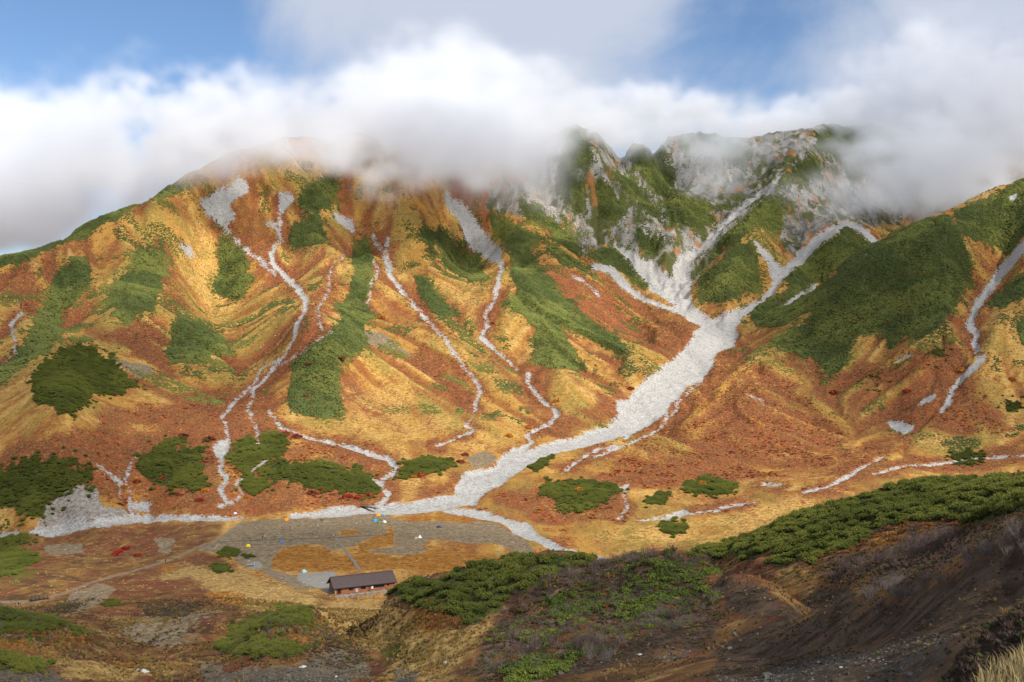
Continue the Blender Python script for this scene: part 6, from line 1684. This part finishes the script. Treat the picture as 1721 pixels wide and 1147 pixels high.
# roof slabs with overhang and standing seams
ov, th = 0.75, 0.16
sl = (HR - HH) / (HD / 2)
def slab(y0, z0, y1, z1, x0, x1, t):
    return [(x0, y0, z0), (x1, y0, z0), (x1, y1, z1), (x0, y1, z1), (x0, y0, z0 + t), (x1, y0, z0 + t), (x1, y1, z1 + t), (x0, y1, z1 + t)], box(0, 1, 0, 1, 0, 1)[1]
v1, f1 = slab(-ov, HH - ov * sl, HD / 2, HR, -0.9, HL + 0.6, th)
v2, f2 = slab(HD / 2, HR, HD + ov, HH - ov * sl, -0.9, HL + 0.6, th)
roof = part("roof", v1 + v2, f1 + [[i + 8 for i in q] for q in f2], M_ROOF, hut)
sv, sf = [], []
for k in range(46):
    x = -0.86 + k * (HL + 1.42) / 45
    a, f = slab(-ov, HH - ov * sl + th - 0.01, HD / 2, HR + th - 0.01, x - 0.03, x + 0.03, 0.07); sf += [[i + len(sv) for i in q] for q in f]; sv += a
    a, f = slab(HD / 2, HR + th - 0.01, HD + ov, HH - ov * sl + th - 0.01, x - 0.03, x + 0.03, 0.07); sf += [[i + len(sv) for i in q] for q in f]; sv += a
part("roof_seam", sv, sf, M_ROOF, roof)
part("ridge_cap", *box(-0.95, HL + 0.65, HD / 2 - 0.25, HD / 2 + 0.25, HR + th - 0.04, HR + th + 0.10), M_ROOF, roof)
part("eaves_board", *box(-0.92, HL + 0.62, -ov - 0.05, -ov + 0.0, HH - ov * sl - 0.16, HH - ov * sl + th), M_FRAME, roof)
def window(x0, x1, z0, z1, n=2, name="window"):
    fr = part(name, *boxes([(x0, x1, 0.02, 0.12, z0, z0 + 0.08), (x0, x1, 0.02, 0.12, z1 - 0.08, z1), (x0, x0 + 0.08, 0.02, 0.12, z0 + 0.08, z1 - 0.08), (x1 - 0.08, x1, 0.02, 0.12, z0 + 0.08, z1 - 0.08)]
                          + [(x0 + (x1 - x0) * k / n - 0.03, x0 + (x1 - x0) * k / n + 0.03, 0.03, 0.11, z0 + 0.08, z1 - 0.08) for k in range(1, n)]), M_FRAME, hut)
    for k in range(n):
        part("pane", *box(x0 + (x1 - x0) * k / n + 0.05, x0 + (x1 - x0) * (k + 1) / n - 0.05, 0.06, 0.08, z0 + 0.07, z1 - 0.07), M_GLASS, fr)
    part("sill", *box(x0 - 0.06, x1 + 0.06, -0.08, 0.02, z0 - 0.09, z0 - 0.01), M_FRAME, fr)
    return fr
window(5.3, 7.0, 1.05, 2.15); window(10.0, 11.9, 1.0, 2.2); window(14.6, 19.3, 1.0, 2.1, 4)["label"] = "long dark window band"; window(20.4, 21.3, 1.25, 2.15, 1)
d1 = part("door", *box(0.78, 2.32, 0.05, 0.11, 0.12, 2.03), M_FRAME, hut); d1["label"] = "dark entrance door"
part("pane", *box(1.05, 1.75, 0.02, 0.045, 1.1, 1.85), M_GLASS, d1); part("handle", *box(2.1, 2.18, 0.0, 0.045, 0.95, 1.1), M_GREYP, d1)
d2 = part("door", *box(7.93, 8.97, 0.05, 0.11, 0.07, 2.33), M_GREYP, hut); d2["label"] = "pale grey door"
part("handle", *box(8.75, 8.83, 0.0, 0.045, 0.95, 1.1), M_FRAME, d2)
for k, (x, z) in enumerate(((9.45, 2.05), (13.2, 2.3))):
    lp = part("wall_lamp", *box(x - 0.22, x + 0.22, -0.22, -0.003, z - 0.25, z + 0.25), M_WHITE, hut)
part("fan_unit", *boxes([(14.0, 14.7, -0.45, -0.003, 0.75, 1.65)]), M_WHITE, hut)
part("notice", *box(3.2, 3.45, -0.04, -0.003, 1.6, 1.85), M_WHITE, hut)
part("gable_window", *box(-0.06, -0.003, 3.0, 4.6, 1.0, 2.4), M_GLASS, hut)
part("downpipe", *box(-0.10, -0.02, -0.12, -0.02, -0.2, HH - 0.2), M_WHITE, hut)
part("post", *box(13.1, 13.3, -0.25, -0.06, -0.5, HH), M_FRAME, hut)
# dry-stone retaining wall in front (stones too small to pick apart)
rs = random.Random(4); V, Fc = [], []
rm = [rock_mesh("wall_stone_%d" % k, 300 + k, M_STONE_D, 1) for k in range(3)]
for k in range(520):
    lx = rs.uniform(-0.3, HL + 0.8); row = rs.uniform(0, 1); me = rs.choice(rm)
    sz_ = rs.uniform(0.2, 0.38); ang = rs.uniform(0, 6.28); s = len(V)
    c_ = Vector((lx, -1.3 - 0.5 * (1 - row) + rs.uniform(-0.12, 0.12), -1.45 + row * 1.25))
    for q in me.vertices:
        co = q.co * sz_; V.append(c_ + Vector((co.x * math.cos(ang) - co.y * math.sin(ang), co.x * math.sin(ang) + co.y * math.cos(ang), co.z)))
    Fc += [[i + s for i in f.vertices] for f in me.polygons]
M_RUB = flat_mat("wall_rubble", (0.20, 0.19, 0.175), (0.46, 0.44, 0.41), 0.9, 1.0)
rw = thing("stone_wall", (hx, hy, hz), yaw, "low dry-stone retaining wall along the front of the hut", "wall")
st = part("rubble", V, Fc, M_RUB, rw); st["kind"] = "stuff"
part("core", *box(-0.2, HL + 0.7, -1.45, -0.15, -1.9, -0.12), M_CONC, rw)
pole = thing("pole", (*hut_world(-3.0, -1.0), float(ground_at(*hut_world(-3.0, -1.0))[0]) - 0.2), 0, "thin dark pole standing in the gravel yard left of the hut", "pole")
part("shaft", *box(-0.06, 0.06, -0.06, 0.06, 0, 2.6), M_FRAME, pole); part("cap", *box(-0.11, 0.11, -0.11, 0.11, 2.6, 2.75), M_FRAME, pole)

# tents
def fabric(name, c):
    k = NT_(name); tcn = k.node('ShaderNodeTexCoord')
    f = k.noise(2.2, 3, 0.5, tcn.outputs['Object'])
    k.principled(k.mix(f, tuple(x * 0.75 for x in c), tuple(min(1, x * 1.15) for x in c)), 0.65, 0.2, f, 0.08, 0.5)
    return k.m
def dome_tent(px, py, width, height, color, label, ridge=False):
    x, y, z = place(px, py, 345, 640)
    t_ = thing("tent", (x, y, z - 0.04), random.uniform(0, 6.28), label, "tent", "tents on the camp ground")
    m = fabric("tent_fabric", color); md_ = fabric("tent_door", tuple(c * 0.5 for c in color))
    w = width / 2; V, Fc = [], []
    n, R = 16, 5
    for i in range(R):
        e = i / R; zz = height * math.sin(e * math.pi / 2) if not ridge else height * e
        rr = w * math.cos(e * math.pi / 2) ** 0.8 if not ridge else w * (1 - e)
        for k in range(n):
            a = 2 * math.pi * k / n
            sq = 1.0 + 0.16 * math.cos(4 * a) * -1 * (1 - e)      # four pegged corners
            sag = 1 - 0.05 * abs(math.sin(2 * a)) * math.sin(e * math.pi)
            ex = 1.25 if not ridge else 1.0
            V.append((rr * math.cos(a) * sq * sag * ex, rr * math.sin(a) * sq * sag, zz))
    V.append((0, 0, height))
    for i in range(R - 1):
        for k in range(n):
            Fc.append([i * n + k, i * n + (k + 1) % n, (i + 1) * n + (k + 1) % n, (i + 1) * n + k])
    for k in range(n):
        Fc.append([(R - 1) * n + k, (R - 1) * n + (k + 1) % n, len(V) - 1])
    part("canopy", V, Fc, m, t_, True)
    # door panel follows the wall on one side
    dv, df = [], []
    for i in range(4):
        e = i / 4 * 0.7; zz = height * math.sin(e * math.pi / 2) if not ridge else height * e
        rr = (w * math.cos(e * math.pi / 2) ** 0.8 if not ridge else w * (1 - e)) * 1.03
        for s_2 in (-1, 1):
            a = s_2 * 0.42 * (1 - 0.6 * e); dv.append((rr * math.cos(a) * 1.27, rr * math.sin(a), zz + 0.01))
    for i in range(3):
        df.append([2 * i, 2 * i + 1, 2 * i + 3, 2 * i + 2])
    part("door", dv, df, md_, t_)
    for s_2 in (1, -1):                    # crossed poles
        pv, pf, pi_ = [], [], []
        prev = None
        for i in range(11):
            e = -1 + 2 * i / 10; h_ = height * math.cos(e * math.pi / 2) if not ridge else height * (1 - abs(e)); q = Vector((w * 1.02 * e * 0.9, w * 1.02 * e * 0.72 * s_2, h_ * 1.01 + 0.01))
            if prev is not None:
                tube(pv, pf, pi_, prev, q, 0.02, 0.02, 0, 4)
            prev = q
        part("pole", pv, pf, M_GREYP, t_)
    return t_
TENTS = [(480.6, 875, 2.6, 1.15, (0.75, 0.26, 0.02), "orange tent alone at the upper left edge of the camp"), (417, 919, 1.9, 1.25, (0.75, 0.60, 0.02), "bright yellow tent on the left of the camp"),
         (473, 911, 2.2, 0.9, (0.06, 0.17, 0.42), "blue tarp tent below the camp boardwalk"), (510.6, 962, 2.0, 1.15, (0.30, 0.60, 0.68), "pale turquoise tent beside the gravel yard"),
         (635.8, 867, 2.3, 1.3, (0.78, 0.28, 0.02), "orange tent in the upper cluster near the bridge"), (630.6, 876.5, 2.2, 1.2, (0.03, 0.36, 0.62), "bright blue tent at the left of the upper cluster"),
         (644.4, 867.5, 1.9, 1.0, (0.12, 0.32, 0.42), "small teal tent beside the orange one in the upper cluster"), (638.3, 879, 2.2, 1.0, (0.14, 0.26, 0.08), "green tent in front of the upper cluster"),
         (641, 875, 1.8, 1.1, (0.16, 0.18, 0.08), "olive tent in the middle of the upper cluster"), (646, 878.5, 1.9, 1.2, (0.72, 0.66, 0.55), "cream white tent at the right of the upper cluster"),
         (738, 887, 2.2, 1.1, (0.03, 0.055, 0.12), "dark navy tent at the right of the camp"), (903, 931, 2.2, 1.35, (0.70, 0.07, 0.03), "red tent alone by the stream at the right end of the camp"),
         (395, 864, 1.8, 1.1, (0.55, 0.60, 0.68), "pale grey tent by the river beyond the camp")]
for px, py, w, h, c, lab in TENTS:
    dome_tent(px, py, w, h, c, lab)
dome_tent(705.4, 904, 2.3, 1.5, (0.75, 0.75, 0.74), "white pyramid tent in the middle right of the camp", True)
dome_tent(699, 905, 2.0, 0.9, (0.45, 0.36, 0.24), "tan tent beside the white pyramid tent", True)

# people: one continuous body each
def cloth(name, c):
    return flat_mat(name, tuple(x * 0.7 for x in c), c, 0.85, 8)
M_SKIN = flat_mat("skin", (0.38, 0.22, 0.15), (0.48, 0.30, 0.21)); M_HAIR = flat_mat("dark_hair", (0.012, 0.010, 0.009), (0.03, 0.025, 0.02))
def person_mesh(name, walk, top, legs):
    """skinned skeleton, 1.7 m tall, facing -Y; materials: 0 jacket 1 trousers 2 skin 3 hair"""
    st_ = 0.20 if walk else 0.02
    J = [((0, 0, 0.92), 0.15), ((0, 0, 1.12), 0.14), ((0, 0, 1.36), 0.17), ((0, 0, 1.48), 0.065), ((0, -0.01, 1.58), 0.10), ((0, -0.01, 1.68), 0.085)]
    E = [(0, 1), (1, 2), (2, 3), (3, 4), (4, 5)]
    def chain(root, pts):
        prev = root
        for p, rr in pts:
            J.append((p, rr)); E.append((prev, len(J) - 1)); prev = len(J) - 1
    chain(2, [((0.21, 0, 1.38), 0.062), ((0.27, 0.02 + st_ * 0.4, 1.12), 0.050), ((0.26, -0.10 + st_ * 0.2, 0.88), 0.040), ((0.26, -0.14, 0.80), 0.038)])
    chain(2, [((-0.21, 0, 1.38), 0.062), ((-0.27, 0.02 - st_ * 0.4, 1.12), 0.050), ((-0.26, -0.10 - st_ * 0.4, 0.90), 0.040), ((-0.26, -0.15 - st_ * 0.4, 0.83), 0.038)])
    chain(0, [((0.10, 0, 0.84), 0.095), ((0.11, -st_ * 0.9 - 0.01, 0.47), 0.070), ((0.11, -st_, 0.08), 0.048), ((0.11, -st_ - 0.15, 0.04), 0.042)])
    chain(0, [((-0.10, 0, 0.84), 0.095), ((-0.11, st_ * 0.3 - 0.02, 0.47), 0.070), ((-0.11, st_ * 1.1, 0.08), 0.048), ((-0.11, st_ * 1.1 - 0.15, 0.04), 0.042)])
    me = bpy.data.meshes.new(name); me.from_pydata([j[0] for j in J], E, [])
    ob = bpy.data.objects.new(name, me); COL.objects.link(ob)
    ob.modifiers.new("skin", 'SKIN'); ob.modifiers.new("sub", 'SUBSURF').levels = 1
    for k, (p, rr) in enumerate(J):
        me.skin_vertices[0].data[k].radius = (rr, rr * (0.75 if k in (0, 1, 2) else 1.0))
    me.skin_vertices[0].data[0].use_root = True
    dg = bpy.context.evaluated_depsgraph_get()
    out = bpy.data.meshes.new_from_object(ob.evaluated_get(dg))
    bpy.data.objects.remove(ob)
    out.name = name
    out.materials.clear()
    for m in (top, legs, M_SKIN, M_HAIR):
        out.materials.append(m)
    mi = []
    for f in out.polygons:
        c_ = f.center
        hand = c_.z < 0.90 and abs(c_.x) > 0.21
        mi.append(3 if c_.z > 1.66 or (c_.z > 1.54 and c_.y > 0.03) else 2 if c_.z > 1.47 or hand else 0 if c_.z > 0.93 or (abs(c_.x) > 0.2 and c_.z > 0.86) else 1)
    out.polygons.foreach_set('material_index', mi); out.polygons.foreach_set('use_smooth', [True] * len(mi))
    return out
dk = cloth("dark_cloth", (0.03, 0.032, 0.04)); kh = cloth("khaki_cloth", (0.16, 0.13, 0.09)); nv = cloth("navy_cloth", (0.03, 0.05, 0.12))
tops = {'green': cloth("green_jacket", (0.20, 0.42, 0.16)), 'dark': dk, 'white': cloth("white_jacket", (0.65, 0.65, 0.63)), 'brown': cloth("brown_jacket", (0.12, 0.085, 0.06)), 'olive': cloth("olive_jacket", (0.13, 0.14, 0.08)), 'navy': nv, 'red': cloth("red_jacket", (0.55, 0.035, 0.03)), 'blue': cloth("blue_jacket", (0.08, 0.18, 0.32))}
PEOPLE = [(372, 913, 'green', 1, "person in a green jacket walking at the left edge of the camp"), (441.6, 906, 'dark', 0, "person in dark clothes standing on the boardwalk, left of a pair"), (445.3, 905.5, 'white', 0, "person in a white jacket standing on the boardwalk, right of a pair"),
          (460.5, 906.3, 'brown', 0, "person in brown standing on the boardwalk, left of the second pair"), (463.8, 906, 'olive', 0, "person in olive standing on the boardwalk, right of the second pair"), (521, 900.5, 'olive', 1, "person in olive walking in the middle of the camp, left of two"), (524.8, 901, 'brown', 1, "person in brown walking in the middle of the camp, right of two"),
          (488, 891, 'brown', 0, "person in brown standing alone in the upper camp"), (547.8, 900, 'navy', 0, "person in navy standing left of the path crossing"), (540.5, 909, 'blue', 0, "person in blue standing below the boardwalk, left of the path"), (534, 888, 'white', 0, "person in a pale jacket in the upper middle of the camp"), (539, 877, 'dark', 0, "person in dark clothes at the upper edge of the camp, left of two"), (542, 877.3, 'dark', 1, "person in dark clothes at the upper edge of the camp, right of two"),
          (435.5, 880, 'dark', 0, "person in dark clothes in the upper left of the camp"), (563.8, 902, 'red', 0, "person in a red jacket at the path crossing"), (560.3, 904, 'white', 0, "person in white at the path crossing"), (588, 943, 'dark', 1, "person in dark clothes walking on the path to the hut, upper of two"), (593, 950, 'brown', 1, "person in brown walking on the path to the hut, lower of two"),
          (908, 927, 'dark', 0, "person in dark clothes beside the red tent"), (278.5, 946, 'dark', 1, "person in dark clothes walking on the path left of the camp")]
pm = {}
for px, py, tcol, walk, lab in PEOPLE:
    x, y, z = place(px, py, 345, 640)
    key = (tcol, walk)
    if key not in pm:
        pm[key] = person_mesh("person_%s" % tcol, walk, tops[tcol], random.choice((dk, kh, nv)))
    o = put_obj("person", pm[key], (x, y, z), random.uniform(0.97, 1.06), random.uniform(0, 6.28), lab, "person", "people about the camp")

# benches, wash stand, footbridges, boardwalk
bench0 = None
BENCH = ((415, 330, "dark plank bench near the left edge of the camp"), (1000, 330, "dark plank bench in the upper camp, left of a close pair"), (1035, 332, "dark plank bench in the upper camp, right of a close pair"), (1240, 280, "dark plank bench high in the middle of the camp"), (1350, 212, "dark plank bench at the upper edge of the camp"), (1470, 356, "dark plank bench right of the middle of the camp"),
         (1370, 386, "dark plank bench left of the walking pair"), (560, 442, "dark plank bench behind the yellow tent"), (1130, 487, "dark plank bench right of the blue tarp tent"), (845, 692, "dark plank bench beside the round grass patch"), (1200, 200, "dark plank bench right of the orange tent"), (430, 687, "dark plank bench left of the small dark shrub"), (390, 752, "dark plank bench above the wash stand"), (730, 392, "dark plank bench above the standing pair"))
pl = box(-0.9, 0.9, -0.19, -0.01, 0.40, 0.46); pl2 = box(-0.9, 0.9, 0.01, 0.19, 0.40, 0.46); lg = box(-0.06, 0.06, -0.18, 0.18, 0, 0.40)
for cxp, cyp, lab in BENCH:
    px, py = C1((cxp, cyp))[0]
    x, y, z = place(px, py + 1, 345, 640)
    t_ = thing("bench", (x, y, z), random.uniform(-0.5, 0.5), lab, "bench", "plank benches in the camp")
    if bench0 is None:
        a = part("plank", *pl, M_WOOD, t_); b = part("plank", *pl2, M_WOOD, t_); c_ = part("leg", *lg, M_WOOD, t_); c_.location.x = -0.65; d_ = part("leg", *lg, M_WOOD, t_); d_.location.x = 0.65
        bench0 = (a, b, c_, d_)
    else:
        for q in bench0:
            n_ = q.copy(); COL.objects.link(n_); n_.parent = t_
x, y, z = place(421, 953.5, 345, 640)
ws = thing("wash_stand", (x, y, z - 0.1), 0.1, "grey concrete wash stand with dark openings by the stone circle", "wash stand")
part("body", *boxes([(-1.35, 1.35, 0, 0.9, 0, 0.25), (-1.35, 1.35, 0, 0.9, 0.85, 1.15)] + [(-1.35 + k * 0.645, -1.23 + k * 0.645, 0, 0.9, 0.25, 0.85) for k in range(5)] + [(-1.35, 1.35, 0.8, 0.897, 0.25, 0.85)]), M_CONC, ws)
part("counter", *box(-1.5, 1.5, -0.1, 1.0, 1.153, 1.25), M_GREYP, ws)
part("tap_post", *box(0.95, 1.08, 0.35, 0.48, 1.25, 2.5), M_FRAME, ws)

def ribbon(name, pts_px, width, mat, kind_label, lift=0.06, n=14):
    W = [place(px, py, 345, 640) for px, py in resample(pts_px, 3.0)]
    V, Fc = [], []
    for i, p in enumerate(W):
        a = Vector(W[max(0, i - 1)]); b = Vector(W[min(len(W) - 1, i + 1)]); d = (b - a); d.z = 0; d.normalize(); s_2 = Vector((-d.y, d.x, 0)) * width / 2
        c_ = Vector(p)
        zl = float(ground_at(c_.x + s_2.x, c_.y + s_2.y)[0]); zr = float(ground_at(c_.x - s_2.x, c_.y - s_2.y)[0]); zt = max(zl, zr, c_.z) + lift
        V += [(c_.x + s_2.x, c_.y + s_2.y, zt), (c_.x - s_2.x, c_.y - s_2.y, zt), (c_.x + s_2.x, c_.y + s_2.y, zt - 0.5), (c_.x - s_2.x, c_.y - s_2.y, zt - 0.5)]
    for i in range(len(W) - 1):
        k = 4 * i
        Fc += [[k, k + 1, k + 5, k + 4], [k, k + 4, k + 6, k + 2], [k + 1, k + 3, k + 7, k + 5]]
    o = bpy.data.objects.new(name, mesh_from(name, V, Fc, [mat])); COL.objects.link(o)
    o["kind"] = "structure"; o["label"] = kind_label
    return o
M_FLAG = flat_mat("paving", (0.15, 0.125, 0.095), (0.27, 0.235, 0.185), 0.95, 1.0)
ribbon("path", [(562, 902), (575, 918), (590, 938), (606, 960)], 1.5, M_FLAG, "paved path from the camp crossing to the hut")
ribbon("boardwalk", [(374, 911), (420, 909), (470, 907), (515, 905.5), (562, 904), (600, 902), (655, 899)], 0.7, M_WOOD, "narrow wooden boardwalk across the camp", 0.10)

def footbridge(pa, pb, zoff, label, dmin, dmax, deck_w=1.3):
    a, b = Vector(place(*pa, dmin, dmax)), Vector(place(*pb, dmin, dmax))
    L_ = (b - a).length; rz = math.atan2(b.y - a.y, b.x - a.x)
    t_ = thing("footbridge", (a.x, a.y, max(a.z, b.z) + zoff), rz, label, "footbridge")
    nb = int(L_ / 0.5)
    base_plank = None
    for k in range(nb):
        if base_plank is None:
            base_plank = part("plank", *box(0.02, 0.46, -deck_w / 2, deck_w / 2, 0.24, 0.31), M_WOOD, t_)
        else:
            q = base_plank.copy(); COL.objects.link(q); q.parent = t_; q.location.x = k * L_ / nb
    for s_2 in (-1, 1):
        part("beam", *box(-0.3, L_ + 0.3, s_2 * deck_w * 0.35 - 0.1, s_2 * deck_w * 0.35 + 0.1, -0.1, 0.237), M_FRAME, t_)
        part("handrail", *boxes([(0, L_, s_2 * deck_w / 2 + s_2 * 0.03 - 0.04, s_2 * deck_w / 2 + s_2 * 0.03 + 0.04, 1.1, 1.18), (0, L_, s_2 * deck_w / 2 + s_2 * 0.03 - 0.03, s_2 * deck_w / 2 + s_2 * 0.03 + 0.03, 0.65, 0.71)]), M_FRAME, t_)
        for k in range(5):
            px_ = 0.1 + k * (L_ - 0.2) / 4
            part("post", *box(px_ - 0.05, px_ + 0.05, s_2 * deck_w / 2 + s_2 * 0.09 - 0.04, s_2 * deck_w / 2 + s_2 * 0.09 + 0.04, -0.3, 1.22), M_FRAME, t_)
    return t_
footbridge((608, 852), (633, 862), 0.3, "dark plank footbridge over the stony river beyond the camp", 500, 640, 2.0)
footbridge((52, 1012), (80, 1006), 0.1, "dark footbridge on the path at the left edge", 250, 420, 1.8)

# a bird high up in front of the cloud
bv = [(0, -0.55, 0), (0.07, -0.1, 0.03), (0.06, 0.35, 0.0), (0, 0.62, 0), (-0.06, 0.35, 0), (-0.07, -0.1, 0.03), (0, 0.0, 0.10), (0, 0.0, -0.09), (0.55, -0.12, 0.16), (1.15, 0.12, 0.04), (0.5, 0.2, 0.12), (-0.55, -0.12, 0.16), (-1.15, 0.12, 0.04), (-0.5, 0.2, 0.12), (0.18, 0.85, 0), (-0.18, 0.85, 0)]
bf = [[0, 1, 6], [1, 2, 6], [2, 3, 6], [3, 4, 6], [4, 5, 6], [5, 0, 6], [1, 0, 7], [2, 1, 7], [3, 2, 7], [4, 3, 7], [5, 4, 7], [0, 5, 7], [1, 8, 10, 2], [8, 9, 10], [5, 4, 13, 11], [11, 13, 12], [3, 14, 15]]
Db = 700.0
bird = put_obj("bird", mesh_from("bird", bv, bf, [M_FRAME]), (Db * (272 - CX) / F, Db, Db * (CY - 140) / F), 1.0, 0.9, "dark bird flying in front of the cloud, upper left", "bird")
